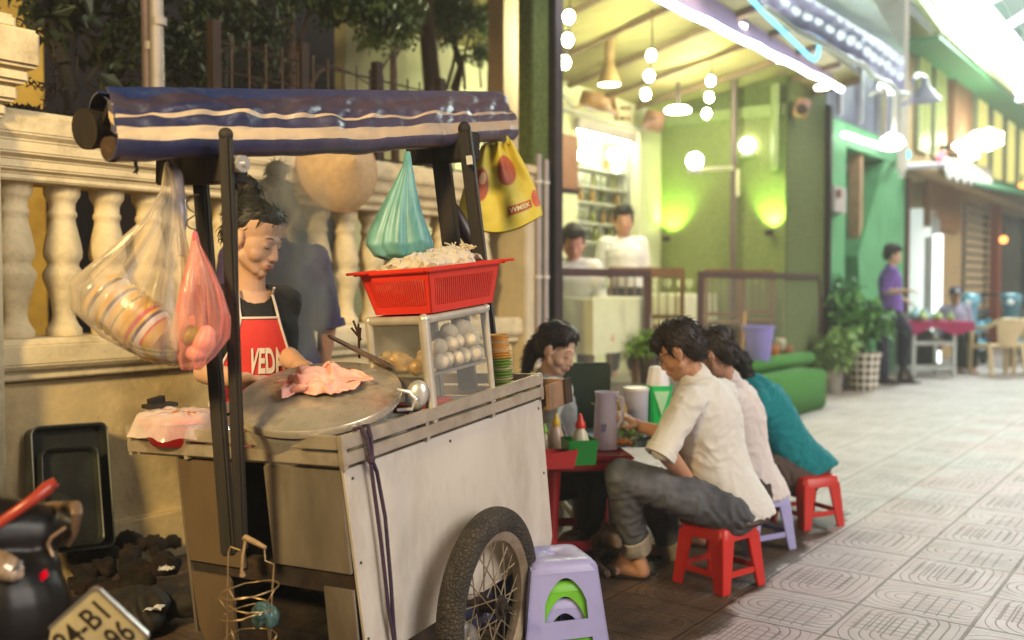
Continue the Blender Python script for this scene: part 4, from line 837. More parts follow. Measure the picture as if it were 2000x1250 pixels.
# side panel with the wheel arch
poly = [(.0, -.092), (1.03, -.092), (1.03, -.585), (1.018, -.61), (.99, -.628), (.08, -.63), (.055, -.66), (.05, -.80), (.03, -.80)]
mb = MB(); mb.prism([K(l, 0, h) for l, h in poly], S3 * .012); mb.build('side_panel', m_lit_side, cart, bevel=.002, seg=1)
mb = MB()
for l, h in ((.475, -.118), (.03, -.12), (.03, -.35), (.03, -.56), (1.005, -.12), (1.005, -.35)): mb.cyl(K(l, -.0015, h), K(l, .003, h), .0045, n=8)
mb.build('rivets', mat('dark_rivet', (.05, .035, .03), .5), cart)
mb = MB(); kbox(mb, .004, 1.026, .66, .672, -.63, -.092); mb.build('far_panel', m_steel, cart)
mb = MB(); kbox(mb, 1.018, 1.03, .013, .659, -.62, -.092); mb.build('back_panel', m_steel, cart)
mb = MB(); kbox(mb, .0, .012, .013, .30, -.375, -.095); mb.build('front_panel', m_steel, cart, bevel=.002)
mb = MB(); kbox(mb, .0, .012, .42, .66, -.405, -.095); mb.build('front_panel', mat('brown_stained_steel', (.17, .12, .075), .5, .4, vary=.4, scale=4, dirt=(.07, .045, .025), dscale=4, damt=.8, stretch=(1, 1, .3)), cart, bevel=.002)
mb = MB(); kbox(mb, .003, .012, .013, .12, -.80, -.42); mb.build('leg_panel', m_steel, cart, bevel=.002)
mb = MB(); mb.prism([K(.003, s, h) for s, h in ((.66, -.44), (.50, -.44), (.49, -.455), (.49, -.72), (.55, -.715), (.61, -.68), (.65, -.61))], L3 * .01); mb.build('leg_panel', mat('brown_stained_steel', (.17, .12, .075), .5), cart)
mb = MB(); kbox(mb, .014, .05, .013, .655, -.44, -.378); kbox(mb, .014, .06, .06, .64, -.66, -.60); mb.build('cross_beam', m_rust, cart)
for s in (.02, .61): mb = MB(); kbox(mb, .02, .06, s, s + .04, -.86, -.10); mb.build('corner_post', m_rust, cart)
mb = MB(); kbox(mb, .03, 1.01, .016, .655, -.60, -.58); mb.build('lower_shelf', m_rust, cart)
mb = MB(); kbox(mb, .012, 1.0, .013, .85, -.092, -.080); mb.build('worktop', m_steel, cart, bevel=.002)
mb = MB(); kbox(mb, .25, .60, .10, .6, -.90, -.605); mb.build('shade_box', m_rust, cart)  # dark box added to keep the space under the body black
# rails: two flat bars all round, with posts
for nm, h0, h1 in (('upper_rail', -.036, 0), ('lower_rail', -.079, -.046)):
    mb = MB(); kbox(mb, -.012, 1.03, -.014, .006, h0, h1); kbox(mb, -.0125, .006, .0065, .875, h0, h1); kbox(mb, .0065, .42, .857, .8755, h0, h1); kbox(mb, 1.012, 1.0305, .0065, .68, h0, h1); mb.build(nm, m_railm, cart, bevel=.002)
for l, s in ((-.011, -.0125), (.35, -.011), (.70, -.011), (1.012, -.0125), (-.0115, .855), (-.011, .60)): mb = MB(); kbox(mb, l, l + .016, s, s + .016, -.09, .002); mb.build('rail_post', m_railm, cart)
# posts and cross beams
def post(a_, b_, wa, wb, nm='canopy_post'): mb = MB(); mb.bar(a_, b_, wa, wb, up=-V((.2, 1, 0))); return mb.build(nm, m_blackwood, cart, bevel=.006)
post(P(448, 1085, 2.60), P(388, 300, 2.68), .040, .030); post(P(472, 1075, 2.56), P(441, 264, 2.46), .032, .026)
post(P(464, 795, 2.56), P(458, 330, 2.55), .014, .014)
mb = MB(); mb.ball(P(441, 263, 2.46), (.019, .016, .018)); mb.build('post_head', m_blackwood, cart, True)
post(P(915, 760, 3.50), P(858, 275, 3.52), .062, .05); post(P(962, 700, 3.40), P(907, 254, 3.30), .044, .04)
mb = MB(); mb.ball(P(907, 252, 3.30), (.022, .02, .026)); mb.build('post_head', m_blackwood, cart, True)
mb = MB(); mb.bar(P(318, 336, 2.74), P(470, 330, 2.52), .05, .075); mb.build('cross_beam', m_blackwood, cart, bevel=.005); mb = MB(); mb.bar(P(800, 296, 3.60), P(930, 286, 3.42), .05, .10); mb.build('cross_beam', m_blackwood, cart, bevel=.005)
mb = MB(); mb.cyl(P(458, 320, 2.50), P(476, 320, 2.48), .022, n=10); mb.cyl(P(476, 320, 2.48), P(481, 320, 2.475), .006, n=6); mb.build('bolt', m_alu, cart)
mb = MB(); mb.bar(P(916, 305, 3.27), P(918, 322, 3.27), .03, .02); mb.build('clip', m_alu, cart)
# rolled eave tubes and the tarpaulin
E0, E1, R0_, R1_ = P(216, 292, 2.29), P(1000, 259, 3.80), P(196, 190, 2.40), P(966, 190, 3.87)
B0, B1 = P(178, 252, 2.52), P(925, 246, 3.98)
ET = .036
mb = MB(); mb.cyl(E0 + (E1 - E0) * .004, E1, .016, n=16); mb.lathe([(.030, 0), (.031, .012), (.027, .012), (.026, .002), (.001, .004)], E0 - (E1 - E0).normalized() * .006, (E1 - E0).normalized(), 18); mb.build('eave_tube', m_rust, cart, True)
mb = MB(); mb.lathe([(.052, 0), (.052, .02), (.048, .02), (.048, .0), (.04, .006)], B0 - (E1 - E0).normalized() * .02, (E1 - E0).normalized(), 20); mb.cyl(B0, B1, .050, n=16); mb.build('eave_tube', m_blackwood, cart, True)
mb = MB()
for f in (.02, .24, .62, .9): mb.bar(E0.lerp(E1, f), R0_.lerp(R1_, f) - V((0, 0, .02)) - V((0, -.03, 0)) * 1, .022, .022) if False else mb.bar(E0.lerp(E1, f) + V((.02, .02, .0)), R0_.lerp(R1_, f) + V((.02, .02, -.05)), .022, .022); mb.bar(B0.lerp(B1, f), R0_.lerp(R1_, f) - V((0, 0, .02)), .022, .022)
mb.bar(R0_ + V((.02, .03, -.05)), R1_ + V((.02, .03, -.05)), .03, .03); mb.build('canopy_frame', m_blackwood, cart)
def tarp_mat():
    m = bpy.data.materials.new('striped_tarpaulin'); m.use_nodes = True; t = m.node_tree; N = t.nodes; L = t.links; b = N['Principled BSDF']
    uv = N.new('ShaderNodeUVMap'); sx = N.new('ShaderNodeSeparateXYZ'); L.new(uv.outputs[0], sx.inputs[0])
    cr = N.new('ShaderNodeValToRGB'); cr.color_ramp.interpolation = 'CONSTANT'; e = cr.color_ramp.elements
    navy = (.018, .021, .070, 1); cre = (.62, .47, .30, 1); dk = (.03, .022, .045, 1)
    st = [(0, (.014, .026, .095, 1)), (.20, dk), (.46, navy), (.55, cre), (.595, navy), (.735, cre), (.868, navy)]
    e.remove(e[1]); e[0].color = st[0][1]
    for p_, c in st[1:]: x = e.new(p_); x.color = c
    L.new(sx.outputs[1], cr.inputs[0])
    veil = N.new('ShaderNodeMapRange'); veil.inputs['From Min'].default_value = .15; veil.inputs['From Max'].default_value = .8; veil.inputs['To Max'].default_value = .45; L.new(sx.outputs[0], veil.inputs['Value'])  # veil of steam and haze painted in towards the far end
    mx = N.new('ShaderNodeMix'); mx.data_type = 'RGBA'; mx.inputs[7].default_value = (.15, .105, .13, 1); L.new(veil.outputs[0], mx.inputs[0]); L.new(cr.outputs[0], mx.inputs[6])
    nz = N.new('ShaderNodeTexNoise'); nz.inputs['Scale'].default_value = 9; nz.inputs['Detail'].default_value = 8; r = N.new('ShaderNodeMapRange'); r.inputs['From Min'].default_value = .5; r.inputs['From Max'].default_value = .8; r.inputs['To Max'].default_value = .3
    tc = N.new('ShaderNodeTexCoord'); L.new(tc.outputs['Object'], nz.inputs['Vector']); L.new(nz.outputs['Fac'], r.inputs['Value'])
    m2 = N.new('ShaderNodeMix'); m2.data_type = 'RGBA'; m2.inputs[7].default_value = (.16, .13, .12, 1); L.new(r.outputs[0], m2.inputs[0]); L.new(mx.outputs[2], m2.inputs[6]); L.new(m2.outputs[2], b.inputs['Base Color'])
    b.inputs['Roughness'].default_value = .36; b.inputs['Specular IOR Level'].default_value = .55
    n3 = N.new('ShaderNodeTexNoise'); n3.inputs['Scale'].default_value = 4; n3.inputs['Detail'].default_value = 2; n3.inputs['Distortion'].default_value = 1.5; mp = N.new('ShaderNodeMapping'); mp.inputs['Scale'].default_value = (5, 1.2, 1); L.new(uv.outputs[0], mp.inputs[0]); L.new(mp.outputs[0], n3.inputs['Vector'])
    bp = N.new('ShaderNodeBump'); bp.inputs['Strength'].default_value = .12; bp.inputs['Distance'].default_value = .03; L.new(n3.outputs['Fac'], bp.inputs['Height']); L.new(bp.outputs[0], b.inputs['Normal'])
    return m
def tarp(u, v):
    e, r_ = E0.lerp(E1, u), R0_.lerp(R1_, u); back = B0.lerp(B1, u)
    n_ = (E1 - E0).cross(r_ - e).normalized(); n_ = n_ if n_.y < 0 else -n_
    q = V((u * 9, v * 3, 1))
    wob = .020 * mnoise.noise(q) + .016 * mnoise.noise(q * 2.3) - .014 * abs(mnoise.noise(V((u * 14, v * 2.2 + u * 3, 8)))) + .006 * mnoise.noise(V((u * 30, v * 6, 4)))
    wob += .012 * math.exp(-((u - .10 - v * .06) / .03) ** 2) * v - .012 * math.exp(-((u - .28) / .05) ** 2) * (1 - v)
    wob = max(wob, -.016)
    fold = .016 * max(0, 1 - abs(u - .08 - .22 * v) / .05) * (1 - v) + .012 * max(0, 1 - abs(u - .80 + .16 * v) / .04)
    if v < .85:
        k_ = v / .85; p_ = r_.lerp(e - n_ * 0, k_) + n_ * (.030 + .018 * sin(pi * k_) + (wob + fold) * sin(pi * min(1, k_ * 1.0)) ** .7)
        sag = .012 * sin(u * 7 + 1.0) * k_; return p_ + V((0, 0, sag * .6))
    k_ = (v - .85) / .15; a_ = k_ * pi * .95; dn = (e - r_).normalized()
    return e + n_ * .034 * cos(a_) + dn * .034 * sin(a_) + n_ * wob * .5 + V((0, 0, .012 * sin(u * 7 + 1.0) * .6))
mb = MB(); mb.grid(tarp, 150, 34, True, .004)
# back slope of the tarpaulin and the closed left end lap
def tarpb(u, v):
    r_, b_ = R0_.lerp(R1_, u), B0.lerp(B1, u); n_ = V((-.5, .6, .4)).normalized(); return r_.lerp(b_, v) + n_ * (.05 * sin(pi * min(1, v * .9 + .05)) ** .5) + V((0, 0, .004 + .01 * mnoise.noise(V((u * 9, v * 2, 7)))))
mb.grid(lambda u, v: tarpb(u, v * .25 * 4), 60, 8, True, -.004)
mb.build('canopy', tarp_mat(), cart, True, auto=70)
mb = MB()
def lap(u, v):
    p_ = tarp(.0, .30 + .52 * v); return p_ + (E0 - E1).normalized() * .002 + (B0 - E0).normalized() * .085 * u * (1 - .35 * v) + V((0, 0, .0))
mb.grid(lap, 4, 14, True, .003); mb.build('canopy_lap', bands('lap_bands', [(0, (.02, .025, .09)), (.14, (.62, .47, .30)), (.24, (.02, .025, .09)), (.50, (.62, .47, .30)), (.80, (.02, .025, .09))], .35, 1, 'UV'), cart, True)
mb = MB(); mb.grid(lambda u, v: tarp(.160 + .020 * u + .010 * v, .50 + .20 * v) + V((-.003, -.006, .001)), 4, 8, False, .002); mb.build('canopy_patch', mat('patch_cloth', (.05, .045, .08), .4), cart, True)
# wheel: tyre, rim, hub, spokes
WY = R(25); WD = V((sin(WY), cos(WY), 0)); WA = V((cos(WY), -sin(WY), 0)); HB = P(958, 1176, 2.93); HB.z = .300
def wheel_part(nm, prof, m, n=72, mod=None): mb = MB(); mb.loft([[HB + WA * z + (WD * cos(2 * pi * j / n) + V((0, 0, sin(2 * pi * j / n)))) * r for r, z in prof] for j in list(range(n)) + [0]], True, False); return mb
def tyre_mat():
    m = mat('tyre_rubber', (.055, .045, .035), .8, vary=.3, scale=20, dirt=(.13, .095, .06), dscale=8, damt=.7); t = m.node_tree; N = t.nodes; L = t.links
    vo = N.new('ShaderNodeTexVoronoi'); vo.inputs['Scale'].default_value = 75; vo.feature = 'DISTANCE_TO_EDGE'; tc = N.new('ShaderNodeTexCoord'); L.new(tc.outputs['Object'], vo.inputs['Vector'])
    r = N.new('ShaderNodeMapRange'); r.inputs['From Max'].default_value = .22; L.new(vo.outputs[0], r.inputs['Value']); bp = N.new('ShaderNodeBump'); bp.inputs['Strength'].default_value = 1; bp.inputs['Distance'].default_value = .006; L.new(r.outputs[0], bp.inputs['Height']); L.new(bp.outputs[0], N['Principled BSDF'].inputs['Normal']); return m
tp = [(.292 * 1.0, .0)]; tp = []
for k in range(15): a_ = pi * (k / 14) - pi / 2; tp.append((.255 + .045 * cos(a_) ** .7 if cos(a_) > 0 else .255, .038 * sin(a_)))
tp = [(.226, -.028), (.238, -.036)] + tp + [(.238, .036), (.226, .028)]
wh = MB(); wheel = wheel_part('wheel', tp, None).build('wheel', tyre_mat(), cart, True)
m_rim = mat('rusty_rim', (.42, .33, .22), .42, .6, vary=.25, scale=12, dirt=(.16, .09, .04), dscale=9, damt=.7)
wheel_part('rim', [(.232, -.030), (.236, -.024), (.222, -.018), (.205, -.012), (.203, 0), (.205, .012), (.222, .018), (.236, .024), (.232, .030), (.216, .024), (.198, .014), (.196, 0), (.198, -.014), (.216, -.024)], None).build('rim', m_rim, wheel, True)
mb = MB(); mb.cyl(HB - WA * .05, HB + WA * .05, .022, n=14); mb.cyl(HB - WA * .036, HB - WA * .030, .038, n=16); mb.cyl(HB + WA * .03, HB + WA * .036, .038, n=16); mb.cyl(HB - WA * .22, HB + WA * .075, .009, n=8); mb.build('hub', m_rust, wheel, True)
mb = MB(); ns = 28
for k in range(ns):
    sd = 1 if k % 2 else -1; a_ = 2 * pi * k / ns; b_ = a_ + (.85 if (k // 2) % 2 else -.85); dr = lambda x: WD * cos(x) + V((0, 0, sin(x)))
    mb.cyl(HB + WA * .033 * sd + dr(b_) * .036, HB + dr(a_) * .200, .0022, n=5)
mb.build('spokes', m_rim, wheel)
# ------------------------------------------------------------------ goods on the cart
def put(o, label, cat, group=None): return tag(o, label, cat, group)
# big pot and tilted lid
LN = V((-.05, -.31, .95)).normalized(); LC = P(622, 770, 2.80)
pot = thing('cooking_pot', 'wide aluminium cooking pot sunk in the cart top under a tilted lid', 'pot', LC - V((0, 0, .17)))
mb = MB(); mb.lathe([(.17, -.16), (.20, -.12), (.215, -.03), (.222, -.02), (.222, -.012)], LC - V((0, 0, .02)), LN, 40); mb.build('body', m_alu, pot, True)
lid = thing('pot_lid', 'wide round aluminium lid tilted on the pot, carrying a pink cloth', 'lid', LC)
m_lid = mat('worn_lid_metal', (.54, .48, .39), .27, .55, vary=.25, scale=4, rvary=.14, dirt=(.16, .11, .06), dscale=6, damt=.8)
mb = MB(); mb.lathe([(.236, -.022), (.240, -.02), (.241, -.004), (.238, .001), (.228, .002), (.222, .0045), (.205, .007), (.14, .017), (.07, .023), (.001, .025)], LC, LN, 64); mb.build('disc', m_lid, lid, True, auto=50)
mb = MB(); c = P(776, 780, 2.80); mb.tube([c + V((.0, -.01, .03)), c + V((.035, -.005, .022)), c + V((.052, 0, -.0)), c + V((.042, .0, -.028)), c + V((.0, -.01, -.03))], .0055, 8); mb.build('handle', m_alu, lid, True)
# pink cloth, crumpled
la, lb = V((1, 0, 0)) - LN * LN.x, None; la.normalize(); lb = LN.cross(la).normalized()
def cloth(u, v):
    x = (u - .5) * .26; y = (v - .5) * .19
    rad = 1 + .22 * mnoise.noise(V((math.atan2(y, x) * 1.4, 3, 0)))
    q = V((u * 3.4, v * 3.4, 2)); f = 1.3 * abs(mnoise.noise(q)) + .45 * abs(mnoise.noise(q * 2.1)) + .10 * abs(mnoise.noise(q * 4.6))
    d_ = max(abs(u - .5), abs(v - .5)) * 2
    z = .004 + .042 * f * (1 - d_ ** 3 * .8) + .026 * max(0, 1 - ((u - .45) / .3) ** 2 - ((v - .6) / .4) ** 2) + .03 * math.exp(-((u - .72) / .1) ** 2 - ((v - .75) / .2) ** 2)
    sh_ = V((mnoise.noise(q * 1.3 + V((9, 0, 0))), mnoise.noise(q * 1.3 + V((0, 9, 0))), 0)) * .035
    k_ = 1 - .25 * abs(v - .45) * 2
    return P(630, 752, 2.79) + la * (x * rad * k_ + sh_.x) + lb * (y * rad * .8 + sh_.y) + LN * (z + .002)
m_pink = mat('pink_cotton', (.72, .34, .28), .9, vary=.10, scale=12, bump=.35, bscale=220, color2=(.80, .46, .38))
mb = MB(); mb.grid(cloth, 72, 56, False, .003); put(mb.build('folded_cloth', m_pink, None, True, auto=180), 'crumpled pink cloth lying on the pot lid', 'cloth')
# scoop, long knife, chopsticks
root = thing('ladle', 'shiny aluminium ladle bowl leaning upright beside the pot lid', 'ladle', P(812, 790, 2.86)); c = P(814, 772, 2.86); rt = M.Rotation(.25, 4, 'Y')
mb = MB(); mb.ball(c, (.034, .022, .046), rt, 22, 16); mb.build('bowl', m_alu, root, True); mb = MB(); mb.cyl(c + V((-.01, .01, -.04)), c + V((-.05, .02, -.12)), .006); mb.build('handle', m_alu, root)
root = thing('long_knife', 'long dark iron spatula slanting from the lid up to the left', 'utensil', P(830, 752, 2.98)); a_, b_ = P(832, 752, 2.97), P(640, 655, 2.95)
mb = MB(); mb.tube([b_, b_.lerp(a_, .03), b_.lerp(a_, .3), b_.lerp(a_, .7), a_], [.003, .007, .009, .012, .016], 6); mb.build('shaft', mat('dark_iron_tool', (.11, .075, .06), .45, .7, vary=.3), root)
root = thing('chopsticks', 'bundle of dark chopsticks standing behind the lid', 'chopsticks', P(700, 690, 3.05)); mb = MB()
for a_, b_ in (((690, 626), (704, 662)), ((686, 640), (706, 664)), ((700, 632), (702, 700)), ((704, 640), (700, 690))): mb.cyl(P(*a_, 3.05), P(*b_, 3.05), .004, n=6)
mb.build('sticks', mat('dark_stick', (.08, .035, .02), .5), root)
# glass cabinet
cab = thing('glass_cabinet', 'small aluminium framed glass food cabinet standing on the cart', 'cabinet', K(.57, .12, -.06))
l0, l1, s0, s1, h0, h1 = .415, .745, .012, .222, -.075, .272
m_cabf = mat('painted_aluminium', (.56, .52, .46), .35, .5, vary=.12, scale=14, rvary=.1)
mb = MB()
for a_, b_, w_ in (((l0, s0), (l0, s0), .017), ((l1, s0), (l1, s0), .010), ((l0, s1), (l0, s1), .014), ((l1, s1), (l1, s1), .012)): mb.cyl(K(*a_, h0), K(*b_, h1 - .012), w_, n=14)
for h in (h1 - .014, h0 + .012):
    for a_, b_ in (((l0, s0), (l1, s0)), ((l0, s1), (l1, s1)), ((l0, s0), (l0, s1)), ((l1, s0), (l1, s1))): mb.cyl(K(*a_, h), K(*b_, h), .0135 if h > 0 else .010, n=12)
for a_ in ((l0, s0), (l0, s1), (l1, s0), (l1, s1)): mb.ball(K(*a_, h1 - .012), .0175 if a_ == (l0, s0) else .0145)
mb.build('frame', m_cabf, cab, True)
m_pane = clear('cabinet_glass', (.98, .98, .97), .05, .06, (.6, .6, .58), 0, .2)
for nm, bx in (('side_pane', (l0 + .016, l1 - .01, s0 - .002, s0 + .001, h0 + .02, h1 - .026)), ('front_pane', (l0 - .002, l0 + .001, s0 + .016, s1 - .014, h0 + .02, h1 - .026)), ('back_pane', (l1 - .002, l1 + .001, s0 + .012, s1 - .012, h0 + .02, h1 - .026))): mb = MB(); kbox(mb, *bx); mb.build(nm, m_pane, cab)
mb = MB(); kbox(mb, l0 + .01, l1 - .01, s0 + .004, s1 - .01, .085, .094); mb.build('shelf', mat('shelf_metal', (.33, .31, .28), .4, .5, vary=.2), cab)
mb = MB(); kbox(mb, l0 + .005, l1 - .008, s0 + .004, s1 - .01, h0 + .002, h0 + .008); kbox(mb, l0 + .01, l1 - .01, s0 + .004, s1 - .01, h1 - .012, h1 - .008); kbox(mb, l0 + .01, l1 - .01, s1 - .004, s1 + .0, h0 + .02, h1 - .02); mb.build('board', mat('cab_board', (.46, .40, .30), .6, vary=.15), cab)
random.seed(31)
m_chk = mat('roast_skin', (.40, .22, .09), .38, vary=.35, scale=14, bump=.4, bscale=70, color2=(.58, .40, .20)); m_ball = mat('pale_meatball', (.56, .48, .35), .72, vary=.15, scale=14, bump=.35, bscale=60)
for i, (l, s, h) in enumerate(((.455, .205, .125), (.45, .125, .122), (.50, .07, .12), (.46, .055, .115))):
    cs = []
    c = K(l, s, h)
    for q in range(5): cs.append(('e', c + rv(.022), (random.uniform(.02, .034), random.uniform(.018, .03), random.uniform(.016, .026)), Euler((random.random(), random.random(), random.random())).to_matrix()))
    cs.append(('c', c, .016, c + V((random.uniform(-.05, .05), -.02, .015)), .009)); cs.append(('e', c - V((0, 0, .014)), (.034, .034, .016)))
    put(remesh('roast_piece', cs, .004, m_chk, None, 2), ['leftmost brown roast chicken piece in the glass cabinet', 'golden roast chicken piece second in the glass cabinet', 'roast piece behind the thick cabinet post', 'small roast piece at the foot of the thick cabinet post'][i], 'meat', 'roast pieces in the cabinet')
first = None
for i, (l, s, h) in enumerate(((.50, .03, .120), (.54, .035, .122), (.585, .03, .12), (.63, .035, .122), (.675, .03, .12), (.71, .04, .12), (.515, .04, .165), (.56, .03, .168), (.605, .035, .17), (.655, .03, .168), (.695, .04, .166), (.58, .045, .205), (.635, .04, .212), (.67, .045, .205), (.55, .10, .13), (.62, .10, .13), (.60, .09, .18), (.66, .09, .175))):
    if first is None:
        mb = MB(); mb.ball((0, 0, 0), (.026, .024, .029), nu=16, nv=12, fn=lambda q: 1 + .10 * mnoise.noise(q * 2.5)); o = first = mb.build('meatball', m_ball, None, True)
    else: o = first.copy(); col.objects.link(o)
    o.location = K(l, s, h); o.rotation_euler = (random.random() * 6, random.random() * 6, random.random() * 6); put(o, 'pale lumpy meatball piled on the right half of the cabinet shelf', 'food', 'meatballs piled in the cabinet')
mb = MB(); kbox(mb, l0 + .02, l0 + .20, s0 + .06, s1 - .03, h0 + .012, h0 + .07); put(mb.build('red_tray', mat('red_box', (.50, .06, .03), .4), None, bevel=.008), 'red plastic box at the bottom of the glass cabinet', 'box')
mb = MB(); kbox(mb, l0 + .21, l1 - .03, s0 + .06, s1 - .03, h0 + .012, h0 + .05); put(mb.build('grey_tray', mat('grey_box', (.33, .32, .30), .4), None, bevel=.008), 'grey tray at the bottom right of the glass cabinet', 'tray')
# red basket
bk = thing('red_basket', 'bright red slotted plastic basket on top of the glass cabinet', 'basket', K(.6, .14, h1 + .002)); m_red = mat('red_plastic', (.66, .035, .018), .32, vary=.06, sss=0); hb = h1 + .003
bl0, bl1, bs0, bs1 = .448, .782, .006, .222; rl0, rl1, rs0, rs1, bh = .425, .812, -.014, .252, .128
def bpt(side, f, g, out=0.0):
    """side 0 right wall, 1 far-left wall, 2 front wall, 3 back wall; f along, g up"""
    A_, B_, C_, D_ = bl0 + (rl0 - bl0) * g, bl1 + (rl1 - bl1) * g, bs0 + (rs0 - bs0) * g, bs1 + (rs1 - bs1) * g
    if side == 0: return K(A_ + (B_ - A_) * f, C_ - out, hb + bh * g)
    if side == 1: return K(A_ + (B_ - A_) * f, D_ + out, hb + bh * g)
    if side == 2: return K(A_ - out, C_ + (D_ - C_) * f, hb + bh * g)
    return K(B_ + out, C_ + (D_ - C_) * f, hb + bh * g)
mb = MB()
for side, n in ((0, 30), (1, 30), (2, 24), (3, 24)):
    def wall(f0, f1, g0, g1, th=.004):
        a_, b_, c_, d_ = bpt(side, f0, g0), bpt(side, f1, g0), bpt(side, f1, g1), bpt(side, f0, g1); i_ = bpt(side, .5, .5, -th) - bpt(side, .5, .5); mb.prism([a_, b_, c_, d_], i_)
    wall(0, 1, 0, .17); wall(0, 1, .80, 1.0)
    wall(0, .07, .17, .80); wall(.93, 1, .17, .80)
    for k in range(n): f0 = .07 + .86 * (k + .22) / n; f1 = .07 + .86 * (k + .80) / n; wall(f0, f1, .17, .80, .003)
kbox(mb, bl0, bl1, bs0, bs1, hb, hb + .004); mb.build('body', m_red, bk)
mb = MB(); t_ = .016
for bx in ((rl0 - t_, rl1 + t_, rs0 - t_, rs0 + .004), (rl0 - t_, rl1 + t_, rs1 - .004, rs1 + t_), (rl0 - t_ + .0005, rl0 + .004, rs0 + .0045, rs1 - .0045), (rl1 - .004, rl1 + t_ - .0005, rs0 + .0045, rs1 - .0045)): kbox(mb, *bx, hb + bh - .004, hb + bh + .010)
for (l, s) in ((rl0 - .045, rs1 - .03), (rl1 - .01, rs0 - .01)): kbox(mb, l, l + .06, s - .02, s + .05, hb + bh + .001, hb + bh + .0095)
mb.build('rim', m_red, bk, bevel=.003)
m_film = clear('white_film', (.95, .92, .88), .42, .25, (.80, .73, .64)); m_nood = mat('pale_noodles', (.66, .55, .38), .5, vary=.15, scale=20, bump=.4, bscale=90)
cs = [('e', K(.52, .18, hb + .10), (.085, .07, .05)), ('e', K(.60, .12, hb + .12), (.09, .07, .055)), ('e', K(.70, .10, hb + .13), (.075, .06, .06)), ('e', K(.67, .20, hb + .11), (.09, .07, .05)), ('e', K(.62, .16, hb + .06), (.14, .10, .06))]
put(remesh('noodle_heap', cs, .007, m_nood, None, 4, wrinkle(.008, 26)), 'pale heap of noodles filling the red basket', 'noodles')
def bagfilm(u, v):
    p_ = K(.455 + .30 * u, .015 + .19 * v, hb + .125); q = V((u * 6, v * 5, 3)); z = .036 * sin(pi * min(1, max(0, u))) ** .6 * sin(pi * v) ** .6 + .024 * abs(mnoise.noise(q)) + .014 * abs(mnoise.noise(q * 2.4)) + .022 * math.exp(-((u - .78) / .2) ** 2 - ((v - .35) / .4) ** 2)
    return p_ + U3 * (z + .012) + L3 * .02 * mnoise.noise(q * 1.7) + S3 * .02 * mnoise.noise(q * 1.9 + V((4, 4, 4)))
mb = MB(); mb.grid(bagfilm, 48, 36, True); put(mb.build('plastic_sheet', m_film, None, True, auto=180), 'crinkled pale plastic film over the noodles in the red basket', 'plastic sheet')
mb = MB(); random.seed(8)
for k in range(26):
    c = K(random.uniform(.66, .76), random.uniform(.03, .12), hb + random.uniform(.170, .188)); d_ = rv(.022); d_.z = abs(d_.z) * .7; mb.tube([c, c + d_ * .6 + V((0, 0, .004)), c + d_ * 1.3], .0026, 5)
put(mb.build('noodle_strands', m_nood, None, True), 'stray noodle strands sticking out above the red basket', 'noodles')
# stack of saucers and the orange bowl
m_sor = mat('orange_melamine', (.72, .40, .10), .35, vary=.15); m_sgr = mat('green_melamine', (.22, .36, .07), .35, vary=.2); m_scr = mat('cream_melamine', (.66, .52, .36), .35, vary=.1)
ks = K(.865, .055, 0); base_h = -.07; protos = {}
for k in range(24):
    cm = m_sgr if k < 15 and k % 4 != 3 else m_scr if k in (3, 7, 11, 18, 21) else m_sor
    r_ = .043 if k < 18 else .039
    if (cm.name, r_) in protos: o = protos[(cm.name, r_)].copy(); col.objects.link(o)
    else: mb = MB(); mb.lathe([(.001, .002), (.022, 0), (.026, .004), (r_, .013), (r_ + .001, .0155), (r_ - .004, .0145), (.02, .005), (.001, .004)], n=30); o = protos[(cm.name, r_)] = mb.build('saucer', cm, None, True)
    o.location = K(.865, .055, base_h + .0092 * k) + rv(.0018); o.rotation_euler = (random.uniform(-.03, .03), random.uniform(-.03, .03) - .05, 0)
    cn = {'orange_melamine': 'orange', 'green_melamine': 'green', 'cream_melamine': 'cream'}[cm.name]
    put(o, ('topmost saucer' if k == 23 else '%s rimmed saucer' % cn) + ' in the tall stack at the far end of the cart', 'saucer', None if k == 23 else '%s saucers in the stack' % cn)
mb = MB(); c = K(.80, .05, -.078); mb.lathe([(.02, 0), (.025, .004), (.045, .04), (.047, .042), (.043, .042), (.02, .008), (.001, .006)], c, n=26); put(mb.build('orange_bowl', m_sor, None, True), 'orange bowl lying behind the rail below the saucer stack', 'bowl')
for (l, s, r_, h_, lab, cm) in ((.27, .05, .045, .075, 'white enamel mug behind the rail below the ladle', mat('enamel_white', (.62, .58, .52), .35)), (.36, .09, .05, .05, 'grey violet bowl behind the rail left of the cabinet', mat('violet_grey', (.36, .33, .42), .4)), (.12, .07, .06, .06, 'small pan behind the near end of the rail', m_alu)):
    mb = MB(); mb.lathe([(r_ * .7, 0), (r_ * .85, .004), (r_, h_), (r_ - .004, h_), (r_ * .75, .008), (.001, .006)], K(l, s, -.078), U3, 24); put(mb.build('mug' if 'mug' in lab else 'bowl' if 'bowl' in lab else 'pan', cm, None, True), lab, 'mug' if 'mug' in lab else 'bowl' if 'bowl' in lab else 'pan')
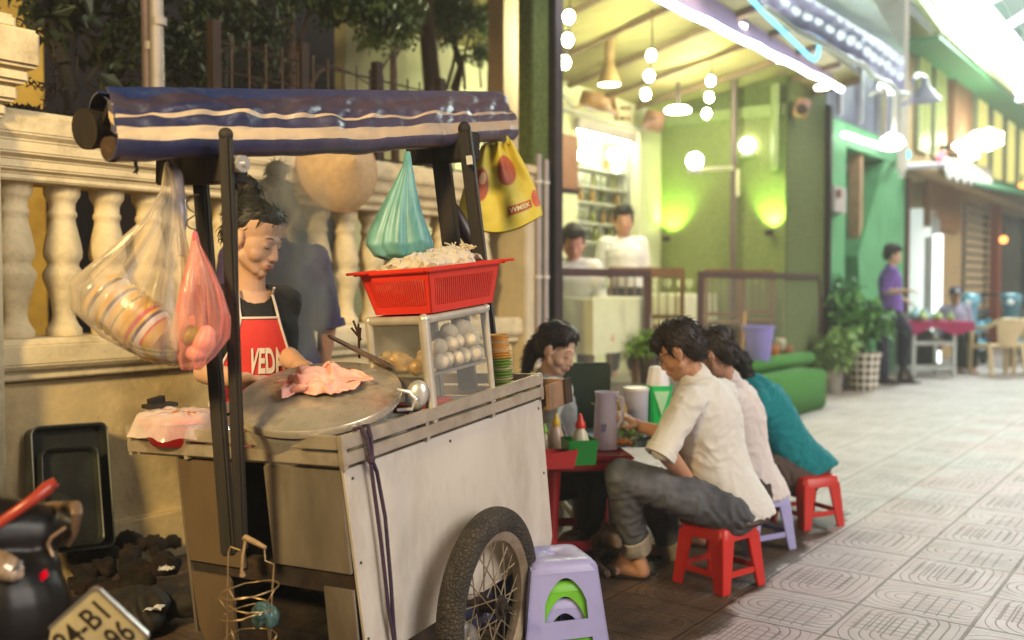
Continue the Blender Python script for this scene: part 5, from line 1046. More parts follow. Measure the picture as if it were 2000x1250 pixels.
# red basin under plastic film on the left tray
c = P(352, 850, 2.93); root = thing('red_basin', 'red plastic basin of food on the left tray of the cart', 'basin', c)
mb = MB(); mb.lathe([(.08, -.025), (.085, -.022), (.115, .045), (.124, .048), (.122, .055), (.11, .05), (.08, -.015), (.001, -.015)], c, n=36); mb.build('bowl', mat('dark_red_plastic', (.52, .02, .025), .3, vary=.08), root, True)
cs = [('e', c + V((x, y, .05)), (.05, .045, .025)) for x, y in ((-.04, 0), (.03, .02), (0, -.03), (.04, -.03))]; remesh('food', cs, .005, mat('orange_food', (.45, .14, .06), .5, vary=.4, scale=20), root, 2, wrinkle(.005, 50))
def basinfilm(u, v):
    a_ = 2 * pi * u; r_ = .145 * v + .004; q = V((cos(a_) * 2.5 * v, sin(a_) * 2.5 * v, 1)); rr = r_ * (1 + .12 * mnoise.noise(V((cos(a_) * 2, sin(a_) * 2, 5)))); z = .078 - .022 * v * v - (.05 * max(0, v - .8) / .2) + .016 * abs(mnoise.noise(q * 1.6)) * v
    return c + V((rr * cos(a_), rr * sin(a_), z + .005 * sin(a_ * 9) * v))
mb = MB(); mb.grid(basinfilm, 60, 16, True); put(mb.build('plastic_wrap', clear('pink_film', (1, .90, .88), .28, .15, (.85, .70, .68), 9), None, True, auto=180), 'clear pinkish plastic film stretched over the red basin', 'plastic wrap')
mb = MB(); mb.bar(P(284, 795, 2.98), P(340, 788, 3.05), .05, .012); mb.bar(P(292, 786, 3.0), P(318, 778, 3.05), .02, .02); put(mb.build('dark_tongs', m_blackwood, None), 'dark wooden utensil lying behind the red basin', 'utensil')
# cord, wire rack, crumpled bag
random.seed(3); mb = MB(); a_ = K(.072, -.03, .006)
q1 = [K(.062, .012, -.02), K(.06, .004, .006), K(.064, -.016, .010), K(.072, -.026, -.02), K(.078, -.028, -.075)]; q2 = [K(.095, .012, -.02), K(.094, .004, .008), K(.092, -.016, .012), K(.09, -.024, -.02), K(.084, -.028, -.07)]
for q in (q1, q2): mb.tube(q, .0058, 8)
mb.ball(K(.08, -.026, -.078), (.012, .012, .016))
mb.tube([K(.078, -.026, -.08), K(.086, -.022, -.17), K(.094, -.022, -.32), K(.098, -.022, -.50), K(.108, -.022, -.60)], .0055, 8)
mb.tube([K(.083, -.027, -.08), K(.104, -.022, -.12), K(.120, -.022, -.25), K(.118, -.022, -.42), K(.112, -.022, -.56), K(.111, -.022, -.61)], .0055, 8); mb.ball(K(.110, -.022, -.612), .013); mb.ball(K(.112, -.022, -.628), (.008, .008, .012))
put(mb.build('elastic_cord', mat('purple_black_cord', (.045, .022, .05), .7, vary=.4, scale=120, bump=.5, bscale=260), None, True), 'purple black elastic cord looped over the rail and hanging down the side panel', 'cord')
wr = thing('wire_rack', 'thin wire stand hanging in front of the cart with three rings', 'rack', P(490, 1250, 2.40)); m_wire = mat('brass_wire', (.40, .28, .14), .4, .7, vary=.3)
YR = 2.42
def ringp(u, v, w_, tilt=.0, ph=0, n=22): c_ = P(u, v, YR); r_ = w_ / (1900 / YR); return [c_ + V((r_ * cos(2 * pi * k / n), r_ * sin(2 * pi * k / n), tilt * cos(2 * pi * k / n + ph) + random.uniform(-.0015, .0015))) for k in range(n)]
mb = MB()
for u, v, w_, tl_ in ((488, 1152, 56, .01), (490, 1182, 42, -.008), (478, 1196, 45, .012), (490, 1244, 50, 0)): mb.tube(ringp(u, v, w_, tl_), .0018, 6, closed=True)
mb.build('ring', m_wire, wr, True)
mb = MB(); mb.tube([P(443, 1270, YR), P(444, 1150, YR), P(446, 1078, YR), P(450, 1068, YR), P(470, 1075, YR)], .0021, 6); mb.build('upright', m_wire, wr, True)
mb = MB(); mb.tube([P(527, 1270, YR), P(530, 1180, YR), P(535, 1102, YR), P(518, 1095, YR), P(516, 1070, YR)], .0021, 6); mb.build('upright', m_wire, wr, True)
for a_, b_ in (((447, 1150), (462, 1180)), ((536, 1152), (520, 1180)), ((520, 1186), (526, 1260)), ((452, 1230), (460, 1262)), ((426, 1166), (446, 1198)), ((540, 1240), (534, 1262)), ((478, 1200), (520, 1192))): mb = MB(); mb.cyl(P(*a_, YR - .01), P(*b_, YR - .012), .0017, n=5); mb.build('strut', m_wire, wr, True)

mb = MB(); mb.tube([P(476, 1052, YR + .03), P(480, 1050, YR), P(500, 1060, YR - .01), P(519, 1070, YR - .02)], [.005, .008, .007, .005], 8); mb.tube([P(480, 1052, YR), P(474, 1085, YR - .005), P(472, 1115, YR - .005), P(474, 1124, YR)], [.004, .0035, .004, .008], 6); mb.build('hook', mat('rope_wrap', (.36, .24, .13), .8, vary=.3, bump=.6, bscale=150), wr, True)
put(remesh('crumpled_bag', [('e', P(512, 1195, YR), (.024, .02, .022)), ('e', P(525, 1205, YR), (.02, .016, .024)), ('e', P(506, 1208, YR), (.016, .016, .02))], .004, mat('blue_green_film', (.05, .10, .10), .25, vary=.3), None, 1, wrinkle(.008, 60)), 'small crumpled blue green bag caught in the wire rack', 'bag')
# wooden drawer at the far end
root = thing('wooden_tray', 'open wooden tray sticking out at the far end of the cart', 'tray', K(1.12, .10, -.1))
mb = MB(); kbox(mb, 1.04, 1.17, -.01, .20, -.135, -.12); kbox(mb, 1.04, 1.17, -.025, -.010, -.135, -.045); kbox(mb, 1.04, 1.17, .20, .215, -.135, -.045); kbox(mb, 1.171, 1.186, -.025, .215, -.135, -.045); mb.build('box', mat('weathered_board', (.24, .14, .085), .75, vary=.4, scale=14, stretch=(1, 1, .3), bump=.4), root, bevel=.003)
MB().obox(K(1.145, -.036, -.13), L3 * .045, S3 * .008, U3 * .09).build('hinge_plate', m_rust, root)
# things stowed under the cart
random.seed(17)
for i, (l, s, h, r_, colr, lab) in enumerate(((.75, .15, -.72, .11, (.10, .11, .20), 'bluish plastic sack stowed under the cart behind the wheel'), (.60, .2, -.80, .10, (.28, .25, .23), 'pale crumpled sack low behind the wheel spokes'), (.80, .3, -.85, .09, (.03, .13, .06), 'dark green bag low behind the wheel rim'), (.40, .08, -.84, .09, (.09, .07, .075), 'dull dark bag under the cart left of the wheel'))):
    c = K(l, s, h); c.z = max(c.z, r_ * .55); cs = [('e', c + rv(r_ * .4), (r_ * random.uniform(.5, .9), r_ * random.uniform(.5, .9), r_ * random.uniform(.4, .6))) for _ in range(4)]
    put(remesh('plastic_sack', cs, .008, mat('sack_%d' % i, colr, .3, vary=.3), None, 2, wrinkle(.014, 22)), lab, 'sack')
mb = MB(); kbox(mb, .30, .95, .28, .30, -.86, -.60); put(mb.build('dark_board', m_rust, None), 'dark board standing under the cart behind the wheel', 'board')
# ================================================================== hanging bags, hat
def bag(name, st, m, parent=None, pleats=16, amp=.10, n=64, seed=0.0, close=True, axis=None):
    """st: list of (centre, half width, half depth, lean) down the bag; pleats fade towards the bottom"""
    rings = []; K_ = len(st)
    fine = []
    for i in range(K_ - 1):
        for k in range(5):
            f = k / 5; a_, b_ = st[i], st[i + 1]; fine.append(tuple((a_[j].lerp(b_[j], f) if j == 0 else a_[j] + (b_[j] - a_[j]) * f) for j in range(3)))
    fine.append(st[-1][:3]); F = len(fine)
    ax = axis or V((1, 0, 0)); dy = V((0, 1, 0)) - ax * ax.y; dy.normalize()
    for i, (c, a_, d_) in enumerate(fine):
        v = i / (F - 1); ring = []
        for j in range(n):
            th = 2 * pi * j / n; pl = 1 + amp * (1 - v * .55) * sin(pleats * th + 2.2 * mnoise.noise(V((cos(th) * 2, sin(th) * 2, seed))) * 3) * (.5 + .5 * mnoise.noise(V((cos(th) * 3, sin(th) * 3, seed + 5)))) + amp * .9 * v * mnoise.noise(V((cos(th) * 2.6, sin(th) * 2.6, v * 3 + seed)))
            ring.append(c + ax * a_ * cos(th) * pl + dy * d_ * sin(th) * pl + V((0, 0, .15 * a_ * v * mnoise.noise(V((cos(th) * 2, sin(th) * 2, seed + 9))))))
        rings.append(ring)
    mb = MB(); mb.loft(rings, True, close, True); return mb.build(name, m, parent, True, auto=180)
YB = 2.46
m_clearbag = clear('clear_bag_film', (.96, .93, .89), .06, .18, (.62, .54, .44), 14)
st = [(P(331, 322, YB + .1), .012, .012), (P(331, 380, YB + .06), .022, .02), (P(322, 440, YB), .05, .04), (P(296, 520, YB), .105, .08), (P(272, 590, YB), .162, .12), (P(266, 640, YB), .150, .125), (P(285, 680, YB), .105, .10), (P(306, 702, YB), .05, .05)]
cb = bag('bowl_bag', st, m_clearbag, None, 17, .22, 90, 1.0, axis=V((.93, 0, -.36)).normalized()); tag(cb, 'large clear plastic bag of colourful bowls hanging from the front canopy post', 'bag')
mb = MB(); mb.tube([P(331, 318, YB + .12), P(345, 340, YB + .1), P(352, 420, YB + .06), P(354, 500, YB + .03)], [.012, .016, .018, .006], 9); mb.build('twisted_handle', mat('grey_film', (.30, .26, .28), .25, vary=.5, scale=30, stretch=(1, 1, .1), bump=.5), cb, True)
ax = (P(352, 690, YB) - P(222, 598, YB)).normalized(); ax.y -= .12; ax.normalize(); c0 = P(232, 602, YB + .01)
YEL, PUR, GRN, CRM, REDC, WHT = (.60, .32, .03), (.04, .02, .07), (.05, .13, .02), (.50, .40, .26), (.55, .05, .03), (.62, .52, .52)
cols = [([(0, YEL), (.2, PUR), (.35, CRM), (.55, PUR), (.8, YEL)], 'violet patterned bowl at the upper left end of the bagged bowls'), ([(0, YEL), (.75, CRM)], 'plain yellow bowl second in the bagged bowls'), ([(0, PUR), (.5, WHT), (.7, PUR), (.85, YEL)], 'bowl with a dark violet band in the middle of the bagged bowls'), ([(0, YEL), (.45, GRN), (.7, YEL)], 'yellow bowl with a green band in the bagged bowls'), ([(0, CRM), (.3, PUR), (.6, YEL)], 'cream and violet bowl in the bagged bowls'), ([(0, YEL), (.6, REDC), (.8, YEL)], 'yellow bowl with a red line in the bagged bowls'), ([(0, YEL), (.40, REDC), (.50, WHT), (.72, PUR), (.86, YEL)], 'flowered yellow bowl with a red line at the right of the bagged bowls')]
for k, (stp, lab) in enumerate(cols):
    mb = MB(); mb.lathe([(.001, .002), (.035, 0), (.038, .004), (.060, .028), (.070, .050), (.071, .052), (.067, .050), (.055, .027), (.033, .008), (.001, .008)], (0, 0, 0), n=34)
    o = mb.build('stacked_bowl', bands('bowl_band_%d' % k, stp, .3, 2, 'Object', 1 / .052), None, True); o.location = c0 + ax * (.024 * k); o.rotation_euler = (-ax).to_track_quat('Z', 'Y').to_euler(); tag(o, lab, 'bowl')
mb = MB(); mb.lathe([(.001, .002), (.035, 0), (.038, .004), (.058, .026), (.068, .044), (.064, .042), (.033, .008), (.001, .008)], n=34); o = mb.build('stacked_bowl', bands('bowl_band_9', [(0, YEL), (.4, GRN), (.55, YEL), (.7, GRN), (.85, YEL)], .3, 2, 'Object', 1 / .045), None, True); o.location = P(302, 700, YB - .01); o.rotation_euler = (.15, .22, 0); tag(o, 'green and yellow banded bowl lying lowest in the clear bag', 'bowl')
# pink bag with a lime
YP = 2.43
st = [(P(381, 455, YP), .006, .006), (P(382, 480, YP), .012, .012), (P(388, 520, YP), .03, .025), (P(392, 570, YP), .05, .04), (P(392, 620, YP), .063, .05), (P(388, 660, YP), .063, .05), (P(380, 695, YP), .045, .04), (P(372, 722, YP), .022, .02)]
pb = bag('pink_bag', st, clear('pink_bag_film', (1, .74, .70), .12, .12, (.80, .38, .36), 10), None, 9, .30, 80, 4.0); tag(pb, 'small pink plastic bag with a lime hanging before the black posts', 'bag')
mb = MB(); mb.tube([P(381, 452, YP), P(380, 470, YP)], .005, 6); mb.build('knot', mat('magenta_tie', (.5, .08, .2), .4), pb)
mb = MB(); mb.ball(P(371, 655, YP), (.028, .026, .026)); tag(mb.build('lime', mat('lime_skin', (.22, .30, .03), .35, vary=.2, bump=.2, bscale=90), None, True), 'green lime inside the pink bag', 'fruit')
cs = [('e', P(398, 668, YP), (.030, .025, .028)), ('e', P(404, 655, YP), (.022, .02, .026)), ('e', P(384, 690, YP), (.03, .02, .022))]; tag(remesh('garlic_bulb', cs, .004, mat('pale_pink_food', (.74, .48, .46), .4, vary=.12), None, 2), 'pale pink lump of food beside the lime in the pink bag', 'food')
root = thing('wire_hook', 'bent wire hook holding the pink bag', 'hook', P(378, 400, YP)); mb = MB(); mb.tube([P(388, 380, YP), P(372, 384, YP), P(364, 396, YP), P(368, 408, YP), P(384, 418, YP), P(366, 430, YP), P(365, 440, YP), P(372, 446, YP), P(381, 448, YP), P(381, 456, YP)], .0022, 6); mb.build('wire', m_iron, root, True)
mb = MB(); mb.tube([P(196 + 69, 308, 2.36), P(265, 320, 2.36), P(268, 332, 2.36), P(262, 338, 2.36), P(268, 338, 2.36)], .0045, 6); tag(mb.build('tie_string', m_blackwood, None, True), 'short black string dangling from the canopy edge', 'string')
# teal bag
m_teal = mat('teal_film', (.05, .23, .26), .42, vary=.3, scale=14, stretch=(1, 1, .18), color2=(.20, .46, .46), spec=.6)
YT = 3.12
st = [(P(796, 296, YT + .03), .008, .008), (P(796, 322, YT), .014, .014), (P(790, 362, YT), .035, .03), (P(783, 410, YT), .065, .05), (P(779, 455, YT), .096, .06), (P(779, 478, YT), .106, .065), (P(782, 498, YT), .085, .055), (P(786, 508, YT), .045, .03)]
tag(bag('teal_bag', st, m_teal, None, 7, .17, 80, 8.0), 'teal plastic bag hanging from the rear cross beam above the red basket', 'bag')
# yellow printed shopping bag
def yb_mat():
    m = bpy.data.materials.new('yellow_printed_bag'); m.use_nodes = True; t = m.node_tree; N = t.nodes; L = t.links; b = N['Principled BSDF']; b.inputs['Roughness'].default_value = .55
    uv = N.new('ShaderNodeUVMap'); nz = N.new('ShaderNodeTexNoise'); nz.inputs['Scale'].default_value = 9; nz.inputs['Detail'].default_value = 6
    cr = N.new('ShaderNodeMix'); cr.data_type = 'RGBA'; cr.inputs[6].default_value = (.44, .36, .03, 1); cr.inputs[7].default_value = (.56, .48, .07, 1); L.new(nz.outputs['Fac'], cr.inputs[0]); out = cr.outputs[2]
    for (cx, cy_, rx, ry, c1, c2) in ((.66, .70, .17, .17, (.40, .09, .04, 1), (.26, .045, .02, 1)), (.22, .55, .15, .20, (.36, .08, .035, 1), (.24, .04, .02, 1)), (.26, .63, .06, .07, (.60, .42, .28, 1), (.5, .25, .1, 1)), (.97, .28, .06, .12, (.5, .12, .06, 1), (.4, .1, .05, 1))):
        su = N.new('ShaderNodeVectorMath'); su.operation = 'SUBTRACT'; su.inputs[1].default_value = (cx, cy_, 0); L.new(uv.outputs[0], su.inputs[0])
        sc = N.new('ShaderNodeVectorMath'); sc.operation = 'DIVIDE'; sc.inputs[1].default_value = (rx, ry, 1); L.new(su.outputs[0], sc.inputs[0]); ln = N.new('ShaderNodeVectorMath'); ln.operation = 'LENGTH'; L.new(sc.outputs[0], ln.inputs[0])
        r = N.new('ShaderNodeMapRange'); r.inputs['From Min'].default_value = .88; r.inputs['From Max'].default_value = 1.02; r.inputs['To Min'].default_value = 1; r.inputs['To Max'].default_value = 0; L.new(ln.outputs['Value'], r.inputs['Value'])
        g = N.new('ShaderNodeMix'); g.data_type = 'RGBA'; g.inputs[6].default_value = c1; g.inputs[7].default_value = c2; L.new(nz.outputs['Fac'], g.inputs[0])
        mx = N.new('ShaderNodeMix'); mx.data_type = 'RGBA'; L.new(r.outputs[0], mx.inputs[0]); L.new(out, mx.inputs[6]); L.new(g.outputs[2], mx.inputs[7]); out = mx.outputs[2]
    L.new(out, b.inputs['Base Color']); return m
TL, TR_, BR, BL = P(940, 284, 3.72), P(998, 274, 3.70), P(1060, 420, 3.66), P(893, 432, 3.70)
def ybf(u, v, back=0):
    a_ = BL.lerp(BR, u) + V((0, 0, -.055 * sin(pi * u))); t_ = TL.lerp(TR_, u); f = v ** 1.15
    p_ = a_.lerp(t_, f) - V((1, 0, 0)) * .02 * sin(pi * v) * (1 - 2 * u) * .8
    pl = .020 * sin(u * 16 + v * 2) * v + .012 * mnoise.noise(V((u * 5, v * 4, 2 + back))); bul = .062 * (sin(pi * u) ** .55) * (1 - v) ** .35 * (sin(pi * min(1, (1 - v) * .62 + .02)) ** .6)
    return p_ + V((0, (bul + .004) * (1 if back else -1) + pl, 0))
mb = MB(); mb.grid(lambda u, v: ybf(u, v), 40, 40, True); mb.grid(lambda u, v: ybf(1 - u, v, 1), 40, 40, True); bmesh.ops.remove_doubles(mb.bm, verts=mb.bm.verts, dist=.0005)
yb = mb.build('printed_bag', yb_mat(), None, True, fixn=False, auto=180); tag(yb, 'yellow shopping bag printed with brown red fruit hanging at the far end of the canopy', 'bag')
mb = MB(); mb.tube([P(962, 282, 3.70), P(975, 268, 3.72), P(985, 262, 3.75), P(992, 270, 3.70), P(992, 282, 3.68)], .006, 6); mb.build('handle', mat('yellow_handle', (.5, .42, .05), .6), yb, True)
def onbag(me, u0, u1, v0, v1, fn, lift=.004):
    xs = [v.co.x for v in me.vertices]; ys = [v.co.y for v in me.vertices]; x0, x1, y0, y1 = min(xs), max(xs), min(ys), max(ys)
    for v in me.vertices:
        u = u0 + (u1 - u0) * (v.co.x - x0) / (x1 - x0); w_ = v0 + (v1 - v0) * (v.co.y - y0) / (y1 - y0); e = .01
        n = (fn(u + e, w_) - fn(u - e, w_)).cross(fn(u, w_ + e) - fn(u, w_ - e)).normalized(); n = n if n.y < 0 else -n; v.co = fn(u, w_) + n * lift
    return me
def surf_quad(name, u0, u1, v0, v1, fn, m, parent, lift, th=.0012):
    def f(a_, b_):
        u, w_ = u0 + (u1 - u0) * a_, v0 + (v1 - v0) * b_; e = .01; n = (fn(u + e, w_) - fn(u - e, w_)).cross(fn(u, w_ + e) - fn(u, w_ - e)).normalized(); n = n if n.y < 0 else -n; return fn(u, w_) + n * lift
    mb = MB(); mb.grid(f, 10, 6, False, th); return mb.build(name, m, parent)
f_ = lambda u, v: ybf(u, v)
surf_quad('print_box', .62, .90, .205, .305, f_, mat('print_red', (.36, .07, .02), .6), yb, .004)
mb = MB(); mb.mesh(onbag(text_mesh('WMIEK', 1, bold=.02), .64, .88, .225, .285, f_, .006)); mb.build('print_lettering', mat('print_cream', (.62, .56, .30), .6), yb, fixn=False)
# black folded umbrella behind the posts
root = thing('folded_umbrella', 'dark folded umbrella leaning between the far canopy posts', 'umbrella', P(915, 478, 3.60)); mb = MB(); mb.tube([P(876, 385, 3.62), P(884, 405, 3.61), P(902, 440, 3.60), P(925, 480, 3.60), P(935, 500, 3.60)], [.006, .022, .032, .026, .012], 9); mb.build('cover', mat('dark_plum_cloth', (.03, .016, .022), .4, vary=.4, spec=.7), root, True); mb = MB(); mb.cyl(P(872, 378, 3.62), P(876, 386, 3.62), .006); mb.build('tip', m_alu, root)
# conical hat on the wall
c = SW(668, 322, .22); axh = V((.62, -.76, .12)).normalized(); root = thing('conical_hat', 'straw conical hat hanging on the balustrade rail under the canopy', 'hat', c)
mb = MB(); mb.lathe([(.24, 0), (.238, .006), (.16, .07), (.08, .13), (.004, .185), (.004, .18), (.08, .124), (.16, .064), (.235, .0)], c - axh * .05, axh, 48, cap=False, mod=lambda f, z: 1 + .006 * sin(f * 2 * pi * 30))
mb.build('cone', mat('straw', (.50, .33, .17), .75, vary=.15, scale=30, bump=.3, bscale=160), root, True); mb = MB(); mb.tube([c - axh * .05 + (frame_of(axh)[0] * cos(2 * pi * k / 40) + frame_of(axh)[1] * sin(2 * pi * k / 40)) * .24 for k in range(40)], .005, 6, closed=True); mb.build('rim', mat('hat_rim', (.32, .16, .07), .7), root, True)
# ================================================================== people
from mathutils.bvhtree import BVHTree
def skin_mat(nm, c): return mat(nm, c, .5, vary=.10, scale=18, bump=.12, bscale=160, sss=.12)
m_skinA = skin_mat('tan_skin', (.50, .26, .16)); m_skinB = skin_mat('brown_skin', (.42, .21, .12)); m_skinC = skin_mat('light_skin', (.58, .36, .25))
m_hair = mat('black_hair', (.010, .008, .007), .58, vary=.4, scale=40, spec=.5); m_hairp = mat('dark_brown_hair', (.018, .010, .009), .55, vary=.4, scale=40, spec=.5)
m_lip = mat('lip_skin', (.44, .17, .13), .4, vary=.08); m_brow = mat('brow_hair', (.02, .012, .01), .7); m_eye = mat('eye_white', (.6, .58, .54), .2)
def head_frame(c, F, k=1.0, roll=0.0):
    F = V(F).normalized(); x = F.cross(V((0, 0, 1))).normalized(); z = x.cross(F).normalized()
    m = M((( x.x, F.x, z.x, c.x), (x.y, F.y, z.y, c.y), (x.z, F.z, z.z, c.z), (0, 0, 0, 1)))
    return m @ M.Rotation(roll, 4, 'Y') @ M.Scale(k, 4)
def hp(Mx, k, lst):
    out = []
    rt = Mx.to_3x3().normalized()
    for p in lst:
        if p[0] == 'e': out.append(('e', Mx @ V(p[1]), tuple(q * k for q in p[2]), rt @ p[3].to_3x3() if len(p) > 3 else rt))
        else: out.append(('c', Mx @ V(p[1]), p[2] * k, Mx @ V(p[3]), p[4] * k))
    return out
def head_prims(Mx, k):
    L_ = [('e', (0, -.012, .045), (.073, .091, .080)), ('e', (0, .022, -.015), (.064, .068, .085)), ('e', (0, .026, -.070), (.050, .050, .036)), ('e', (0, .066, -.094), (.021, .018, .018)),
          ('c', (0, .088, .004), .0078, (0, .1005, -.035), .0115), ('e', (0, .075, .02), (.045, .016, .014)), ('e', (0, .080, -.064), (.026, .015, .020))]
    for s in (-1, 1): L_ += [('e', (s * .036, .047, -.036), (.028, .028, .028)), ('e', (s * .0105, .093, -.039), (.0080, .010, .0075)), ('e', (s * .077, -.006, -.004), (.012, .022, .034)), ('e', (s * .076, -.002, -.032), (.009, .010, .011)), ('e', (s * .031, .074, .002), (.015, .012, .011)), ('c', (s * .05, .01, -.055), .022, (s * .022, .055, -.088), .016)]
    return hp(Mx, k, L_)
def hand(wr, d, n, side, curl=.35, k=1.0, spread=.12):
    """palm + five fingers; d pointing along the hand, n out of the back of the hand, side = thumb side"""
    d = V(d).normalized(); n = (V(n) - d * V(n).dot(d)).normalized(); t = d.cross(n) * side; out = []
    wr = V(wr); pc = wr + d * .048 * k
    out.append(('c', wr - d * .02 * k, .024 * k, wr + d * .02 * k, .026 * k))
    for i in (-1.0, -.35, .35, 1.0): out.append(('c', wr + d * .02 * k + t * .016 * i * k, .0155 * k, wr + d * .082 * k + t * .026 * i * k, .0115 * k))
    for i, L_ in ((1.0, .078), (.35, .088), (-.35, .082), (-1.0, .064)):
        b = wr + d * .085 * k + t * .026 * i * k; dd = (d + t * i * spread).normalized(); ang = 0; r_ = .0098
        for sg, (fl, r1) in enumerate(((.46, .009), (.31, .0082), (.23, .0070))):
            ang += curl * (1.0 if sg == 0 else 1.35) * (1 + .12 * i); e_ = b + (dd * cos(ang) - n * sin(ang)) * L_ * fl * k; out.append(('c', b, r_ * k, e_, r1 * k)); b = e_; r_ = r1
    b = wr + d * .022 * k + t * .026 * k; td = (t * .75 + d * .62 - n * .30).normalized(); out.append(('c', wr + d * .012 * k + t * .012 * k, .0165 * k, b + td * .028 * k, .0125 * k)); e_ = b + td * .055 * k; out.append(('c', b + td * .026 * k, .0125 * k, e_, .0105 * k)); e2 = e_ + (d * .85 + t * .15 - n * .4).normalized() * .03 * k; out.append(('c', e_, .0105 * k, e2, .0085 * k))
    return out
def lerp(a, b, f): return V(a).lerp(V(b), f)
def torso(J, k, fat=1.0, infl=0.0, lo=-.10, bul=None):
    sl, sr, pv, ch, nk = (V(J[x]) for x in ('sl', 'sr', 'pv', 'ch', 'nk')); up = (nk - pv).normalized(); ac = (sr - sl).normalized(); fw = ac.cross(up).normalized(); bul = J.get('bul', .0) if bul is None else bul
    tab = [(-.30, .150, .125), (-.12, .160, .128), (0, .158, .122), (.2, .146, .112), (.4, .146, .110), (.62, .166, .118), (.78, .172, .112), (.89, .135, .09), (.96, .085, .07), (1.0, .062, .060)]
    def wd(f):
        for (f0, a0, b0), (f1, a1, b1) in zip(tab, tab[1:]):
            if f <= f1: q = max(0, (f - f0) / (f1 - f0)); return a0 + (a1 - a0) * q, b0 + (b1 - b0) * q
        return tab[-1][1:]
    fc = max(.3, min(.9, (ch - pv).dot(up) / (nk - pv).length)); off = ch - pv.lerp(nk, fc); rings = []; N_ = 18
    for i in range(N_ + 1):
        f = lo + (1.0 - lo) * i / N_; g = max(0, f); q = g / fc if g < fc else (1 - g) / (1 - fc); c = pv + (nk - pv) * f + off * (q * q * (3 - 2 * q)) - fw * bul * sin(pi * min(1, g)); w_, d_ = wd(f)
        infl_ = infl + (.005 * max(0, .12 - f) / .2 if infl and lo > -.4 else 0); rings.append([c + ac * (w_ * k * fat + infl_) * cos(2 * pi * j / 28) + fw * (d_ * k * fat + infl_) * sin(2 * pi * j / 28) for j in range(28)])
    return rings
def folds(amp, k, up):
    f1 = wrinkle(amp, 13 / k, up, 1.5, 1.0)
    def f(bm):
        f1(bm)
        for v in bm.verts:
            q = v.co * (26 / k); w_ = mnoise.noise(q * .35 + V((5, 5, 5))); q.z += 2.2 * w_ + .8 * q.x * .3; r_ = 1 - abs(mnoise.noise(V((q.x * .45, q.y * .45, q.z * 1.1)))) * 2; m_ = max(0, mnoise.noise(v.co * (6 / k) + V((2, 8, 1))) + .25)
            v.co += v.normal * (amp * .9 * max(0, r_) ** 3 * m_)
    return f
def body_prims(J, k=1.0, part='all', fat=1.0):
    t, a, l = [], [], []
    sl, sr, pv, ch, nk = (V(J[x]) for x in ('sl', 'sr', 'pv', 'ch', 'nk')); hl, hr = V(J['hl']), V(J['hr'])
    ac = (sr - sl).normalized(); up = (nk - pv).normalized(); fw = ac.cross(up).normalized() ; rt = M((ac, fw, up)).transposed()
    t += [('c', lerp(sl, sr, .10), .052 * k, lerp(sl, sr, .90), .052 * k), ('l', torso(J, k, fat)), ('e', pv, (.150 * k * fat, .118 * k * fat, .105 * k), rt), ('c', nk - up * .02, .058 * k, lerp(nk, J['hd'], .55), .050 * k)]
    for s, e, w_ in (('sl', 'el', 'wl'), ('sr', 'er', 'wr')):
        a += [('c', V(J[s]), .052 * k, lerp(J[s], J[e], .5), .045 * k), ('c', lerp(J[s], J[e], .5), .045 * k, V(J[e]), .038 * k), ('c', V(J[e]), .039 * k, lerp(J[e], J[w_], .35), .040 * k), ('c', lerp(J[e], J[w_], .35), .040 * k, V(J[w_]), .026 * k)]
    for h, n_, ak in (('hl', 'kl', 'al'), ('hr', 'kr', 'ar')):
        l += [('c', V(J[h]), .090 * k, lerp(J[h], J[n_], .5), .076 * k), ('c', lerp(J[h], J[n_], .5), .076 * k, V(J[n_]), .055 * k), ('c', V(J[n_]), .056 * k, lerp(J[n_], J[ak], .35), .054 * k), ('c', lerp(J[n_], J[ak], .35), .054 * k, V(J[ak]), .037 * k)]
    return t, a, l
def foot(ak, d, k=1.0):
    d = V((d[0], d[1], 0)).normalized(); s_ = V((-d.y, d.x, 0)); ak = V(ak); g = V((ak.x, ak.y, 0)); out = [('c', ak, .036 * k, g - d * .035 * k + V((0, 0, .036 * k)), .034 * k), ('c', g - d * .035 * k + V((0, 0, .034 * k)), .033 * k, g + d * .10 * k + V((0, 0, .03 * k)), .031 * k), ('c', ak + V((0, 0, -.01)), .034 * k, g + d * .10 * k + V((0, 0, .03 * k)), .028 * k)]
    for i, (L_, r_) in enumerate(((.185, .014), (.18, .011), (.172, .010), (.162, .0095), (.15, .009))): o = s_ * (.032 - .016 * i) * k; out.append(('c', g + d * .08 * k + o + V((0, 0, .024 * k)), .018 * k, g + d * L_ * k + o * 1.15 + V((0, 0, .013)), r_ * k))
    return out
